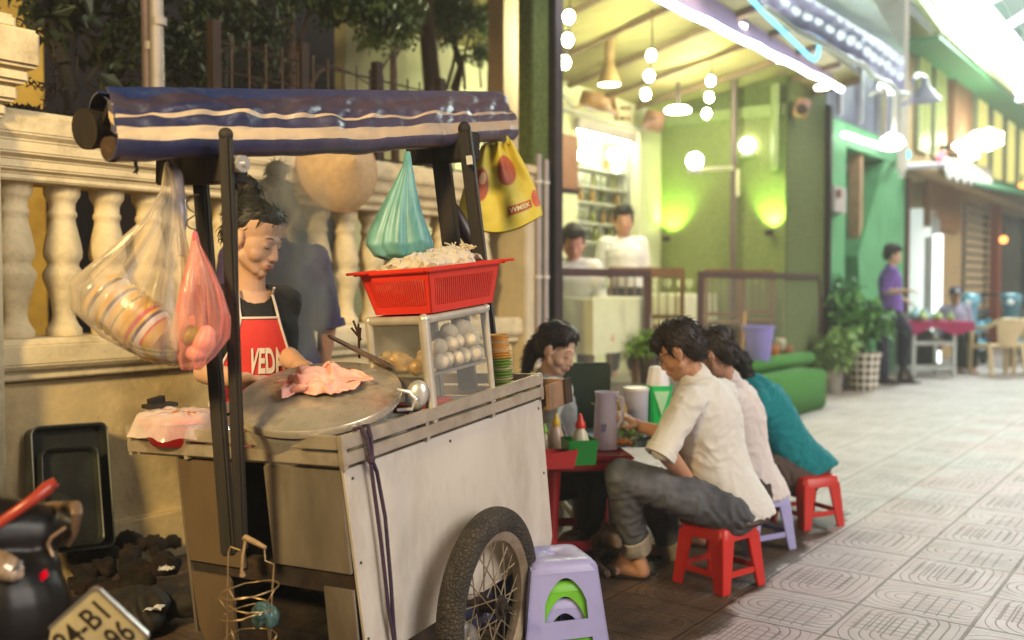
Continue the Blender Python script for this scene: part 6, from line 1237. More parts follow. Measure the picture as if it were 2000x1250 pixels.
def hair_cap(Mx, k, parent, style='short', m=None, vox=.0055):
    L_ = [('e', (0, -.022, .058), (.083, .094, .082)), ('e', (0, -.06, .012), (.072, .055, .082)), ('e', (0, .015, .095), (.068, .072, .045))]
    if style in ('short', 'shortf'):
        for s in (-1, 1): L_ += [('e', (s * .064, -.02, .03), (.020, .048, .045)), ('e', (s * .068, .012, .028), (.012, .022, .04))]
        L_ += [('e', (0, -.080, -.022), (.052, .024, .034)), ('e', (.01, .066, .078), (.052, .03, .026))]
        if style == 'shortf': L_ += [('e', (.02, .082, .055), (.05, .022, .03)), ('e', (-.03, .075, .07), (.045, .03, .035))]
    elif style == 'bun': 
        for s in (-1, 1): L_ += [('e', (s * .062, -.050, .034), (.016, .042, .042))]
        L_ = [('e', (0, -.030, .056), (.080, .088, .078)), ('e', (0, -.06, .012), (.070, .052, .075)), ('e', (0, .012, .088), (.067, .064, .040))] + L_[3:] + [('e', (0, -.078, .150), (.044, .046, .040)), ('c', (0, -.05, .09), .045, (0, -.075, .135), .030)]
    elif style == 'pony':
        for s in (-1, 1): L_ += [('e', (s * .063, -.028, .016), (.019, .048, .052)), ('e', (s * .046, .046, .068), (.028, .026, .028))]
        L_ += [('c', (0, -.09, .01), .045, (0, -.118, -.05), .042), ('c', (0, -.118, -.05), .042, (0, -.112, -.15), .030), ('c', (0, -.112, -.15), .030, (0, -.10, -.22), .012)]
    flow = (Mx.to_3x3() @ V((0, -.5, -.8)))
    st0 = strands(.0032 * k, 95 / k, flow)
    def post(bm):
        st0(bm); bm.normal_update(); random.seed(int(abs(Mx.translation.x) * 1000)); vs = list(bm.verts); mb = MB(); mb.bm.free(); mb.bm = bm
        for v in random.sample(vs, min(len(vs), 420)):
            n = v.normal.copy(); d = flow - n * flow.dot(n); d = d.normalized() if d.length > .05 else frame_of(n)[0]; d = (d + rv(.35)).normalized(); l_ = random.uniform(.02, .05) * k; p0 = v.co.copy()
            mb.tube([p0 - n * .002, p0 + d * l_ * .5 + n * .0035 * k, p0 + d * l_ + n * random.uniform(-.002, .006) * k], [.0022 * k, .0018 * k, .0006 * k], 4)
    return remesh('hair', hp(Mx, k, L_), vox * k, m or m_hair, parent, 3, post if k < 1.15 and vox < .009 else st0)
def face_bits(Mx, k, parent, down=True, brow=True):
    mb = MB()
    for s in (-1, 1): mb.tube([Mx @ V((s * (.016 + .034 * i / 5), .0905 - .012 * (i / 5) ** 2 - .004, .024 + .006 * sin(pi * i / 5))) for i in range(6)], [.0009 * k, .0019 * k, .002 * k, .0018 * k, .0013 * k, .0007 * k], 6)
    mb.build('eyebrows', m_brow, parent, True); mb = MB()
    for s in (-1, 1): mb.tube([Mx @ V((s * (.018 + .028 * i / 6), .0865 - .010 * abs(i / 6 - .4) ** 1.5 - .002, -.003 - .003 * sin(pi * i / 6))) for i in range(7)], [.0008 * k, .0016 * k, .002 * k, .002 * k, .002 * k, .0018 * k, .0008 * k], 6)
    mb.build('lashes', m_brow, parent, True)
    L_ = [('e', (0, .0915, -.0605), (.021, .0065, .0050)), ('e', (0, .0905, -.0695), (.019, .0070, .0055)), ('e', (.010, .0925, -.0595), (.009, .005, .005)), ('e', (-.010, .0925, -.0595), (.009, .005, .005))]
    remesh('lips', hp(Mx, k, L_), .0022 * k, m_lip, parent, 2)
def person(label, J, F, k=1.0, skin=None, hair='short', hairm=None, shirt=None, sleeve=.85, trousers=None, tlen=.9, cuff=None, feet=None, hands=None, face=True, vox=.006, fat=1.0, group=None, wr=.004, hem=.10, kh=None, shoes=None, roll=0.0, shirt_name='shirt'):
    kh = kh or k; Mx = head_frame(V(J['hd']), F, kh, roll); t, a, l = body_prims(J, k, fat=fat); pr = t + a + l + head_prims(Mx, kh)
    if hands is None: hands = (('wl', V(J['wl']) - V(J['el']), V((0, 0, 1)), 1, .35), ('wr', V(J['wr']) - V(J['er']), V((0, 0, 1)), -1, .35))
    for w_, d, n, sd, cu in hands: pr += hand(J[w_], d, n, sd, cu, k)
    for ak, d in (('al', feet[0]), ('ar', feet[1])): pr += foot(J[ak], d, k)
    body = remesh('person', pr, vox, skin or m_skinA, None, 3); base = V((J['pv'].x, J['pv'].y, 0)); body.data.transform(M.Translation(-base)); body.location = base
    tag(body, label, 'person', group)
    up = (V(J['nk']) - V(J['pv'])).normalized()
    if trousers:
        ac = (V(J['sr']) - V(J['sl'])).normalized(); rt = M((ac, ac.cross(up).normalized(), up)).transposed(); q = []
        for h, n_, ak in (('hl', 'kl', 'al'), ('hr', 'kr', 'ar')):
            e_ = lerp(J[n_], J[ak], tlen); q += [('c', V(J[h]), .098 * k, lerp(J[h], J[n_], .5), .086 * k), ('c', lerp(J[h], J[n_], .5), .086 * k, V(J[n_]), .070 * k), ('c', V(J[n_]), .070 * k, lerp(J[n_], J[ak], .4), .068 * k), ('c', lerp(J[n_], J[ak], .4), .068 * k, e_, .056 * k)]
        q.append(('e', V(J['pv']) - up * .02, (.160 * k * fat, .128 * k * fat, .105 * k), rt))
        remesh('trousers', q, .007 * k, trousers, body, 3, wrinkle(wr * 1.3, 20 / k, (V(J['kl']) - V(J['hl'])), .8, 3.0))
        if cuff:
            for n_, ak in (('kl', 'al'), ('kr', 'ar')):
                a_, b_ = lerp(J[n_], J[ak], tlen - .06), lerp(J[n_], J[ak], tlen + .13); d = (b_ - a_).normalized(); mb = MB(); mb.lathe([(.062 * k, 0), (.070 * k, .004), (.073 * k, .03), (.072 * k, .075 * k), (.067 * k, .08 * k), (.050 * k, .078 * k), (.048 * k, .0)], a_, d, 28, cap=False, mod=lambda f, z: 1 + .05 * sin(f * 2 * pi * 3 + z * 30) + .03 * sin(f * 2 * pi * 7)); mb.build('cuff', cuff, body, True)
    if shirt:
        q = [('c', lerp(J['sl'], J['sr'], .10), .066 * k, lerp(J['sl'], J['sr'], .90), .066 * k), ('l', torso(J, k, fat, .018 * k, -hem))]
        for s, e, w_ in (('sl', 'el', 'wl'), ('sr', 'er', 'wr')):
            if sleeve <= 1: b_ = lerp(J[s], J[e], sleeve); q += [('c', V(J[s]), .064 * k, b_, .058 * k)]
            else: b_ = lerp(J[e], J[w_], sleeve - 1); q += [('c', V(J[s]), .064 * k, V(J[e]), .055 * k), ('c', V(J[e]), .055 * k, b_, .045 * k)]
        for s, e, w_ in (('sl', 'el', 'wl'), ('sr', 'er', 'wr')):
            if .5 < sleeve <= 1: b_ = lerp(J[s], J[e], sleeve); d = (V(J[e]) - V(J[s])).normalized(); mb = MB(); mb.lathe([(.060 * k, .0), (.066 * k, .004), (.066 * k, .034 * k), (.060 * k, .037 * k), (.046 * k, .036 * k)], b_ + d * .012 * k, d, 24, cap=False, mod=lambda f, z: 1 + .04 * sin(f * 2 * pi * 3 + z * 20) + .03 * sin(f * 2 * pi * 5)); mb.build('sleeve_cuff', shirt, body, True)
        q.append(('c', V(J['nk']) - up * .03 * k, .068 * k, V(J['nk']) + up * .015 * k, .058 * k))
        remesh(shirt_name, q, .0065 * k, shirt, body, 4, folds(wr, k, up))
    hair_cap(Mx, kh, body, hair, hairm) if hair else None
    if face: face_bits(Mx, kh, body)
    if shoes:
        for ak, d in (('al', feet[0]), ('ar', feet[1])): remesh('shoe', foot(J[ak], d, k * 1.12), .007, shoes, body, 3)
    return body, Mx
def stand(u, v, Y, h, F, floor=0.0, lean=0.0):
    """joints of a standing person whose head centre shows at u, v"""
    F = V((F[0], F[1], 0)).normalized(); r = V((F.y, -F.x, 0)); hd = P(u, v, Y); k = h / 1.65; g = V((hd.x, hd.y, 0)) - F * lean
    J = dict(hd=hd, nk=hd - V((0, 0, .17 * k)) - F * .03, sl=0, sr=0); z = lambda f: floor + (hd.z - floor) * f
    J['ch'] = J['nk'] - V((0, 0, .14 * k)) - F * lean * .25; J['pv'] = V((g.x, g.y, z(.60))) - F * .02
    for s, q in (('l', -1), ('r', 1)):
        J['s' + s] = J['nk'] + r * q * .17 * k - V((0, 0, .035 * k)); J['e' + s] = J['s' + s] + r * q * .05 * k - V((0, 0, .26 * k)) - F * .02; J['w' + s] = J['e' + s] - V((0, 0, .22 * k)) + F * .08
        J['h' + s] = J['pv'] + r * q * .09 * k - V((0, 0, .03)); J['k' + s] = V((g.x, g.y, z(.30))) + r * q * .10 * k + F * .02; J['a' + s] = V((g.x, g.y, floor + .08)) + r * q * .10 * k
    return J, F, r
# ---- the diner in the off-white shirt
m_offw = mat('offwhite_cotton', (.74, .72, .68), .85, vary=.06, scale=6, bump=.22, bscale=240); m_offp = mat('pinkish_white_cotton', (.72, .65, .63), .85, vary=.06, scale=6, bump=.22, bscale=240); m_teals = mat('teal_cotton', (.0, .20, .235), .85, vary=.10, scale=6, bump=.2, bscale=220)
m_denim = mat('grey_denim', (.075, .08, .10), .9, vary=.35, scale=9, bump=.3, bscale=260, color2=(.15, .155, .18)); m_cuff = mat('denim_inside', (.36, .32, .26), .9, vary=.2, scale=14, bump=.35, bscale=240)
J = dict(bul=.045, hd=P(1330, 686, 4.12), nk=P(1362, 742, 4.14), ch=P(1398, 812, 4.15), pv=P(1432, 978, 4.15), sl=P(1346, 782, 3.99), sr=P(1412, 768, 4.31), el=P(1294, 878, 3.93), wl=P(1345, 935, 4.06), er=P(1330, 856, 4.42), wr=P(1248, 832, 4.38),
         hl=P(1432, 1000, 4.06), hr=P(1428, 996, 4.26), kl=P(1216, 930, 4.02), al=P(1240, 1072, 4.20), kr=P(1262, 940, 4.42), ar=P(1318, 1080, 4.50))
diner, Mx = person('seated man in off white shirt and rolled grey jeans eating nearest the camera', J, (-.80, .38, -.42), 1.0, m_skinA, 'shortf', m_hairp, m_offw, .93, m_denim, .86, m_cuff, ((-.7, .35), (-.7, .4)), (('wl', V((.3, .4, -.4)), V((.5, -.6, .3)), -1, .4), ('wr', V((-.75, -.15, .55)), V((.3, -.2, .9)), -1, .62)), vox=.0052, wr=.0065, hem=.16)
mb = MB()
for s in (-1, 1): mb.tube([Mx @ V((s * .074, -.0, .012)), Mx @ V((s * .072, .06, .010)), Mx @ V((s * .056, .096, .006))], .0022, 6); mb.tube([Mx @ V((s * (.034 + .022 * cos(a_ * pi / 6)), .102 - .006 * abs(cos(a_ * pi / 6)), -.006 + .018 * sin(a_ * pi / 6))) for a_ in range(12)], .0018, 5, closed=True)
tag(mb.build('eyeglasses', mat('black_frame', (.015, .012, .012), .3), None, True), 'dark framed eyeglasses worn by the man in off white shirt', 'glasses')
mb = MB(); w_ = J['wr'] + V((-.10, -.03, .06)); mb.cyl(w_ + V((.03, .01, -.02)), w_ + V((-.12, -.02, .05)), .004, .002, 6); tag(mb.build('chopstick', mat('cream_stick', (.6, .5, .3), .5), None), 'pale eating stick held up by the man in off white shirt', 'chopstick')
# collar, belt and hip pocket of the near diner
mb = MB(); up = (J['nk'] - J['pv']).normalized(); fw = V((-.80, .38, 0)).normalized(); rr = fw.cross(up).normalized(); rings = []
for z, r_ in ((-.025, .079), (.012, .073), (.034, .068), (.018, .080), (-.02, .086)): rings.append([J['nk'] + up * (z + .012 * cos(a_ * pi / 15)) + (fw * cos(a_ * pi / 15) * .95 + rr * sin(a_ * pi / 15)) * r_ for a_ in range(30)])
mb.loft(rings, True, False); mb.build('collar', m_offw, diner, True)
mb = MB(); bp_ = J['pv'] - up * .045 - fw * .0; mb.tube([bp_ + fw * cos(2 * pi * i / 36) * .137 + rr * sin(2 * pi * i / 36) * .168 for i in range(36)], .019, 8, closed=True); mb.build('belt', mat('brown_belt', (.045, .022, .015), .5), diner, True)
# ---- second and third diners
J2 = dict(bul=.045, hd=P(1396, 692, 4.68), nk=P(1424, 749, 4.72), ch=P(1456, 822, 4.74), pv=P(1474, 949, 4.76), sl=P(1424, 784, 4.56), sr=P(1454, 776, 4.90), el=P(1384, 872, 4.50), wl=P(1324, 864, 4.6), er=P(1384, 864, 5.0), wr=P(1314, 854, 4.9), hl=P(1472, 964, 4.66), hr=P(1470, 962, 4.86), kl=P(1334, 909, 4.6), al=P(1356, 1024, 4.72), kr=P(1344, 914, 4.95), ar=P(1374, 1022, 5.0))
diner2, Mx2 = person('seated young man in pinkish white shirt with cropped black hair, middle of the three backs', J2, (-.78, .48, -.38), 1.0, m_skinA, 'short', m_hairp, m_offp, .95, mat('dark_brown_cloth', (.05, .035, .03), .85, vary=.2), .95, None, ((-.7, .3), (-.7, .3)), None, vox=.0065, wr=.006, hem=.14)
J3 = dict(bul=.05, hd=P(1402, 706, 5.22), nk=P(1452, 744, 5.22), ch=P(1514, 806, 5.24), pv=P(1568, 911, 5.28), sl=P(1478, 784, 5.08), sr=P(1508, 771, 5.40), el=P(1458, 876, 5.0), wl=P(1388, 886, 5.05), er=P(1458, 856, 5.5), wr=P(1378, 866, 5.4), hl=P(1563, 934, 5.18), hr=P(1563, 932, 5.38), kl=P(1418, 891, 5.1), al=P(1433, 991, 5.2), kr=P(1428, 891, 5.45), ar=P(1448, 986, 5.5))
diner3, Mx3 = person('seated woman in teal blouse with a dark ponytail hunched over the table', J3, (-.85, .35, -.40), 1.02, m_skinA, 'pony', m_hair, m_teals, .95, mat('grey_brown_cloth', (.09, .06, .05), .85, vary=.2), .95, None, ((-.7, .3), (-.7, .3)), None, vox=.007, wr=.008, hem=.12, fat=1.08)
J4 = dict(hd=P(1086, 683, 4.66), nk=P(1068, 742, 4.70), ch=P(1072, 800, 4.74), pv=P(1068, 925, 4.80), sl=P(1060, 768, 4.88), sr=P(1086, 775, 4.56), er=P(1078, 860, 4.48), wr=P(1100, 872, 4.36), el=P(1080, 850, 4.95), wl=P(1130, 855, 4.8), hl=P(1072, 940, 4.88), hr=P(1074, 942, 4.70), kl=P(1180, 930, 4.75), al=P(1170, 1040, 4.7), kr=P(1160, 935, 4.5), ar=P(1150, 1050, 4.5))
girl, Mx4 = person('young woman in grey blouse with white collar looking down across the table', J4, (.82, -.42, -.36), .98, m_skinC, 'pony', m_hairp, mat('grey_blue_cotton', (.27, .28, .29), .85, vary=.12, bump=.2, bscale=200), .95, mat('black_cloth', (.02, .02, .022), .9, vary=.2), .95, None, ((.7, 0), (.7, 0)), None, vox=.0058, wr=.005)
mb = MB(); up = V((0, 0, 1)); fw = V((.88, -.22, 0)).normalized(); rr = fw.cross(up)
for s in (-1, 1): mb.prism([J4['nk'] + up * .03 + rr * .055 * s - fw * .02, J4['nk'] + up * .035 + rr * .03 * s + fw * .055, J4['nk'] - up * .05 + rr * .035 * s + fw * .10, J4['nk'] - up * .02 + rr * .10 * s + fw * .03], fw * .006)
mb.build('collar', m_white, girl, bevel=.002); mb = MB(); mb.tube([Mx4 @ V((.03 * cos(q), -.112 , -.02 + .03 * sin(q))) for q in [i * pi / 5 for i in range(10)]], .008, 6, closed=True); mb.build('hair_tie', mat('hair_tie', (.6, .58, .62), .5), girl, True)
# ---- the vendor
TF = V((.52, -.85, 0)).normalized(); r_ = V((TF.y, -TF.x, 0)); nk = P(486, 562, 3.46)
Jv = dict(hd=P(495, 467, 3.42), nk=nk, ch=nk + V((.02, 0, -.16)), pv=nk + V((.03, .02, -.48)), sl=nk - r_ * .130 + V((0, 0, -.055)), sr=nk + r_ * .165 + V((0, 0, -.05)), el=P(553, 692, 3.47), wl=P(590, 716, 3.28), er=P(400, 728, 3.28), wr=P(470, 742, 3.10), hl=nk + V((.10, .06, -.52)), hr=nk + V((-.05, 0, -.52)), kl=nk + V((.10, .06, -.93)), kr=nk + V((-.05, 0, -.93)))
for s in 'lr': q = Jv['k' + s]; q.z = .46; Jv['a' + s] = V((q.x, q.y, .08))
m_blackt = mat('black_jersey', (.012, .012, .013), .8, vary=.3)
vendor, Mxv = person('street vendor woman in black top and red apron working behind the cart', Jv, (.92, -.33, -.36), .98, skin_mat('vendor_skin', (.60, .36, .25)), 'bun', m_hair, m_blackt, .12, m_blackt, .95, None, (TF, TF), (('wl', V((.8, -.5, -.15)), V((0, 0, 1)), 1, .35), ('wr', V((.85, -.45, .1)), V((0, .1, 1)), -1, .45)), vox=.0045, wr=.003, hem=.04, kh=1.06, shirt_name='top', fat=.84)
# scoop the neckline: bare upper chest skin plate comes from a lower-cut top, so the top is trimmed where the neck opening lies
top = next(c for c in vendor.children if c.name.startswith('top')); bm = bmesh.new(); bm.from_mesh(top.data); inv = wm(top)
dv = [v for v in bm.verts if ((lambda q: ((q.dot(r_)) / .062) ** 2 + ((q.z + .0) / .052) ** 2 < 1 and q.dot(TF) > -.02)((inv @ v.co) - nk)) or ((inv @ v.co) - nk).z > .02]
bmesh.ops.delete(bm, geom=dv, context='VERTS'); bm.to_mesh(top.data); bm.free()
mb = MB(); mb.loft(torso(Jv, .98, .84, .026, -.5)); bvh = BVHTree.FromBMesh(mb.bm); mb.bm.free()
def on_chest(x, z, lift):
    """x across the chest, z down from the neck base"""
    o = nk - r_ * x + V((0, 0, -z)) + TF * .5; h = bvh.ray_cast(o, -TF); p_ = h[0] if h[0] else nk - r_ * x + V((0, 0, -z)) + TF * .1
    q = (o - p_).dot(TF)
    if q > .46: p_ = o - TF * .46
    return p_ + TF * lift
def bib(u, v):
    z = .098 + .45 * v; hw = .066 + .11 * min(1, v * 1.6) ** 1.3; x = -hw + 2 * hw * u
    xs = [on_chest(x, z + d, 0) for d in (-.02, 0, .02)]; p_ = (xs[0] + xs[1] + xs[2]) / 3; return p_ + TF * .010
BIB = [[bib(i / 30, j / 36) for i in range(31)] for j in range(37)]
def bibf(u, v):
    i, j = min(29, max(0, int(u * 30))), min(35, max(0, int(v * 36))); a_, b_ = min(1, max(0, u * 30 - i)), min(1, max(0, v * 36 - j)); return BIB[j][i].lerp(BIB[j][i + 1], a_).lerp(BIB[j + 1][i].lerp(BIB[j + 1][i + 1], a_), b_)
for _ in range(3): BIB = [[(BIB[j][i] * 2 + BIB[j][max(0, i - 1)] + BIB[j][min(30, i + 1)] + BIB[max(0, j - 1)][i] + BIB[min(36, j + 1)][i]) / 6 for i in range(31)] for j in range(37)]
mb = MB(); mb.grid(bibf, 30, 36, True, -.003); ap = mb.build('apron', mat('red_apron_cloth', (.58, .035, .03), .7, vary=.10, scale=8, bump=.15, bscale=100), vendor, True)
m_trim = mat('white_trim', (.70, .60, .56), .7)
mb = MB(); mb.tube([bibf(0, q / 20) + TF * .004 for q in range(20, -1, -1)] + [bibf(q / 10, 0) + TF * .004 for q in range(11)] + [bibf(1, q / 20) + TF * .004 for q in range(21)], .0045, 6); mb.build('trim', m_trim, ap, True)
mb = MB()
for s in (0, 1): a_ = bibf(s, 0) + TF * .004; x0 = (-.066, .066)[s]; mb.tube([a_] + [on_chest(x0 + (-.058 - x0 if s == 0 else .058 - x0) * f, .098 * (1 - f) + .0 * f, .006) for f in (.25, .5, .75, 1)], .005, 6)
mb.build('strap', m_trim, ap, True)
fb = lambda u, v: bibf(u, 1 - v)
mb = MB(); mb.mesh(onbag(text_mesh('VEDA', 1, bold=.035), .33, .84, 1 - .44, 1 - .24, fb, .006)); mb.build('lettering', m_trim, ap, fixn=False)
mb = MB(); mb.mesh(onbag(text_mesh('thơm đậm đà vị thịt', 1, bold=.012), .32, .86, 1 - .51, 1 - .455, fb, .006)); mb.build('small_lettering', m_trim, ap, fixn=False)
mb = MB(); mb.ball(Mxv @ V((.076, .0, -.04)), .004); mb.build('earring', m_alu, vendor, True)
# ---- passer-by in the steam
Jg, Fg, rg = stand(533, 410, 4.25, 1.72, (-.5, .85)); person('person with a hair bun and navy top half lost in steam behind the vendor', Jg, (-.5, .8, -.15), 1.04, m_skinA, 'bun', m_hair, mat('navy_violet_cloth', (.045, .032, .095), .85, vary=.3), .95, mat('navy_violet_cloth', (.045, .032, .095), .85), .95, None, (Fg, Fg), None, face=False, vox=.009, wr=.004)
# ---- cafe men
m_wsh = mat('white_shirt', (.70, .66, .60), .85, vary=.05)
Jm, Fm, rm = stand(1120, 474, 8.05, 1.62, (-.1, -1), FL, .10); Jm['wl'] += V((.06, -.04, 0)); Jm['wr'] += V((-.06, -.04, 0))
person('man in white shirt bending his head behind the left cafe railing', Jm, (.05, -.92, -.38), 1.08, skin_mat('ruddy_skin', (.62, .30, .22)), 'short', m_hairp, m_wsh, .95, m_blackt, .95, None, (Fm, Fm), None, vox=.010, kh=1.18)
Jm, Fm, rm = stand(1218, 432, 9.1, 1.66, (.2, -1), FL); person('taller man in pale shirt standing by the cafe back column', Jm, (-.05, -1, -.08), 1.08, m_skinA, 'short', m_hair, m_wsh, .95, m_blackt, .95, None, (Fm, Fm), None, vox=.011, kh=1.12)
# ---- walking man in the violet shirt
Jm, Fm, rm = stand(1744, 498, 12.4, 1.70, (.92, -.2)); Jm['er'] = P(1728, 570, 12.25); Jm['wr'] = P(1768, 568, 12.1); Jm['el'] += V((.05, .1, 0)); Jm['wl'] = P(1765, 585, 12.7); q = V((P(1727, 735, 12.4).x, 12.4, 0))
Jm['kl'] = P(1772, 648, 12.35); Jm['al'] = P(1764, 712, 12.5); Jm['kr'] = P(1722, 664, 12.35); Jm['ar'] = V((q.x, 12.4, .08)); 
person('man in violet polo shirt walking past the green house', Jm, (.95, -.25, -.12), 1.04, m_skinC, 'short', m_hair, mat('violet_polo', (.17, .085, .40), .8, vary=.15), .85, mat('dark_navy_jeans', (.025, .022, .05), .85, vary=.3), .97, None, ((.9, -.2), (.9, -.1)), None, vox=.011, shoes=mat('dark_shoe', (.03, .025, .025), .5), face=False)
# ---- seated man in a cap behind the far table
Jm, Fm, rm = stand(1866, 578, 14.4, 1.6, (-.3, -1)); z0 = .45; Jm['pv'].z = .55
for s in 'lr': Jm['h' + s].z = .52; Jm['k' + s] = Jm['h' + s] + V((0, -.38, 0)); Jm['a' + s] = Jm['k' + s] + V((0, -.02, -.43))
capman, Mc = person('seated man in pale violet shirt and dark cap behind the far food table', Jm, (-.2, -1, -.15), 1.0, m_skinB, None, None, mat('pale_violet_shirt', (.38, .36, .55), .8, vary=.15), 1.6, m_blackt, .95, None, (Fm, Fm), None, vox=.012, face=False)
cm = remesh('cap', hp(Mc, 1, [('e', (0, -.01, .07), (.092, .105, .07)), ('e', (0, .11, .05), (.07, .06, .014))]), .008, mat('navy_cap', (.03, .03, .10), .7), None, 3); tag(cm, 'dark navy cap with a pale badge on the seated man far away', 'cap')
mb = MB(); mb.ball(Mc @ V((0, .094, .085)), (.035, .02, .028)); mb.build('badge', m_white, cm, True)
# ---- dog under the table
dg = remesh('dog', [('e', P(1150, 1092, 4.35), (.16, .10, .085), M.Rotation(.3, 3, 'Z')), ('e', P(1120, 1075, 4.3), (.085, .085, .09)), ('c', P(1165, 1068, 4.25), .05, P(1186, 1050, 4.18), .045), ('e', P(1192, 1048, 4.16), (.055, .05, .048)), ('c', P(1198, 1052, 4.12), .030, P(1206, 1064, 4.06), .020), ('e', P(1180, 1030, 4.18), (.014, .02, .030)), ('e', P(1197, 1030, 4.2), (.014, .02, .030)), ('c', P(1160, 1105, 4.25), .028, P(1185, 1122, 4.1), .018), ('c', P(1172, 1100, 4.3), .026, P(1200, 1116, 4.2), .017), ('c', P(1130, 1110, 4.3), .04, P(1155, 1130, 4.15), .02), ('c', P(1105, 1090, 4.35), .02, P(1080, 1105, 4.3), .010)], .007, mat('dog_coat', (.045, .025, .014), .85, vary=.5, scale=6, color2=(.22, .15, .10), bump=.6, bscale=120), None, 2, strands(.004, 120, (.4, 0, -1)))
tag(dg, 'dark brown dog with pale patches lying under the dining table', 'dog')
# ---- steam rising off the pot
def steam_mat(dens):
    m = bpy.data.materials.new('steam'); m.use_nodes = True; t = m.node_tree; N = t.nodes; L = t.links; N.remove(N['Principled BSDF'])
    v = N.new('ShaderNodeVolumePrincipled'); v.inputs['Color'].default_value = (.92, .88, .84, 1); v.inputs['Anisotropy'].default_value = .2
    tc = N.new('ShaderNodeTexCoord'); nz = N.new('ShaderNodeTexNoise'); nz.inputs['Scale'].default_value = 6; nz.inputs['Detail'].default_value = 5; nz.inputs['Distortion'].default_value = 1.2; mp = N.new('ShaderNodeMapping'); mp.inputs['Scale'].default_value = (1, 1, .45); L.new(tc.outputs['Object'], mp.inputs[0]); L.new(mp.outputs[0], nz.inputs['Vector'])
    ln = N.new('ShaderNodeVectorMath'); ln.operation = 'LENGTH'; mg = N.new('ShaderNodeMapping'); mg.inputs['Location'].default_value = (-1, -1, -1); mg.inputs['Scale'].default_value = (2, 2, 2); L.new(tc.outputs['Generated'], mg.inputs[0]); L.new(mg.outputs[0], ln.inputs[0])
    f = N.new('ShaderNodeMapRange'); f.inputs['From Min'].default_value = 1; f.inputs['From Max'].default_value = .25; L.new(ln.outputs['Value'], f.inputs['Value'])
    r = N.new('ShaderNodeMapRange'); r.inputs['From Min'].default_value = .42; r.inputs['From Max'].default_value = .68; r.inputs['To Max'].default_value = dens; L.new(nz.outputs['Fac'], r.inputs['Value'])
    mu = N.new('ShaderNodeMath'); mu.operation = 'MULTIPLY'; L.new(f.outputs[0], mu.inputs[0]); L.new(r.outputs[0], mu.inputs[1]); L.new(mu.outputs[0], v.inputs['Density']); L.new(v.outputs[0], N['Material Output'].inputs['Volume']); return m
sm = steam_mat(30)
mb = MB(); mb.ball((0, 0, 0), (.22, .20, .52), nu=20, nv=14); st_ = mb.build('steam', sm, None, True); st_.location = P(558, 520, 3.62); tag(st_, 'white steam drifting up behind the vendor', 'steam', None, 'stuff')

mb = MB(); mb.ball((0, 0, 0), (.11, .07, .19), nu=18, nv=12); st2 = mb.build('steam', steam_mat(9), None, True); st2.location = P(524, 428, 3.24); tag(st2, 'thin wisp of steam curling before the forehead of the vendor', 'steam', None, 'stuff')
for nm in ('al', 'ar'): g = J[nm]; mb = MB(); mb.ball((g.x - .055, g.y + .03, .007), (.135, .052, .0065), M.Rotation(-.5, 4, 'Z'), 24, 8); mb.build('sandal', mat('black_sandal', (.018, .014, .012), .7), diner, True)
# ================================================================== stools, tables, table things
def stool_parts(m, W=.26, H=.27, style='leg'):
    """moulded plastic stool, square top, four splayed legs joined by low stretchers"""
    root = thing('plastic_stool', 'plastic stool', 'stool'); hw, bw = W / 2 * .94, W / 2 * 1.10
    mb = MB(); n = 8; rings = []
    def sq(w_, z, r_):
        o = []
        for cx, cy_, a0 in ((1, 1, 0), (-1, 1, pi / 2), (-1, -1, pi), (1, -1, 1.5 * pi)):
            for k in range(5): a_ = a0 + pi / 2 * k / 4; o.append((cx * (w_ - r_) + r_ * cos(a_), cy_ * (w_ - r_) + r_ * sin(a_), z))
        return o
    mb.loft([sq(.03, H - .012, .02), sq(.035, H - .003, .02), sq(hw - .03, H, .03), sq(hw - .008, H - .003, .03), sq(hw, H - .014, .032), sq(hw + .005, H - .058, .034), sq(hw - .001, H - .058, .03), sq(hw - .008, H - .016, .028), sq(.03, H - .02, .02)], True, False); mb.build('seat', m, root, True, auto=60)
    for sx in (-1, 1):
        for sy in (-1, 1):
            mb = MB(); T, B = V((sx * (hw - .012), sy * (hw - .012), H - .040)), V((sx * bw, sy * bw, 0)); wt, wb = .078, .050
            def ring(p_, w_, th=.012):   # L-shaped leg, hollow on the inside
                x, y = -sx, -sy; return [p_ + V(q) for q in ((0, 0, 0), (x * w_, 0, 0), (x * w_, y * th, 0), (x * th, y * th, 0), (x * th, y * w_, 0), (0, y * w_, 0))]
            mb.loft([ring(T + V((sx * .012, sy * .012, 0)), wt), ring(B, wb)]); mb.build('leg', m, root, bevel=.003)
    zs = .075; f = zs / H; w_ = bw + (hw - bw) * f - .006
    for dx, dy in ((1, 0), (-1, 0), (0, 1), (0, -1)):
        mb = MB(); mb.box((dx * (w_ - .004), dy * (w_ - .004), zs), (.010 if dx else 2 * w_ - .07, .010 if dy else 2 * w_ - .07, .026)); mb.build('stretcher', m, root, bevel=.003)
    return root
m_redst = mat('stool_red', (.60, .025, .018), .34, vary=.08, scale=4, dirt=(.35, .02, .015), dscale=5, damt=.4); m_lav = mat('stool_lavender', (.39, .375, .68), .38, vary=.06, scale=5, dirt=(.30, .26, .40), dscale=7, damt=.4); m_grnst = mat('stool_green', (.16, .50, .025), .38, vary=.08)
s1 = stool_parts(m_redst, .255, .272); g = P(1404, 1100, 4.13); place(s1, (g.x, g.y, 0), R(38), 'red plastic stool under the man in the off white shirt')
s2 = copy_tree(s1); g = P(1575, 1000, 5.18); place(s2, (g.x, g.y, 0), R(25), 'red plastic stool under the woman in teal')
s3 = stool_parts(m_lav, .275, .272); g = P(1468, 1050, 4.72); place(s3, (g.x, g.y, 0), R(30), 'lavender plastic stool under the man in the pinkish shirt')
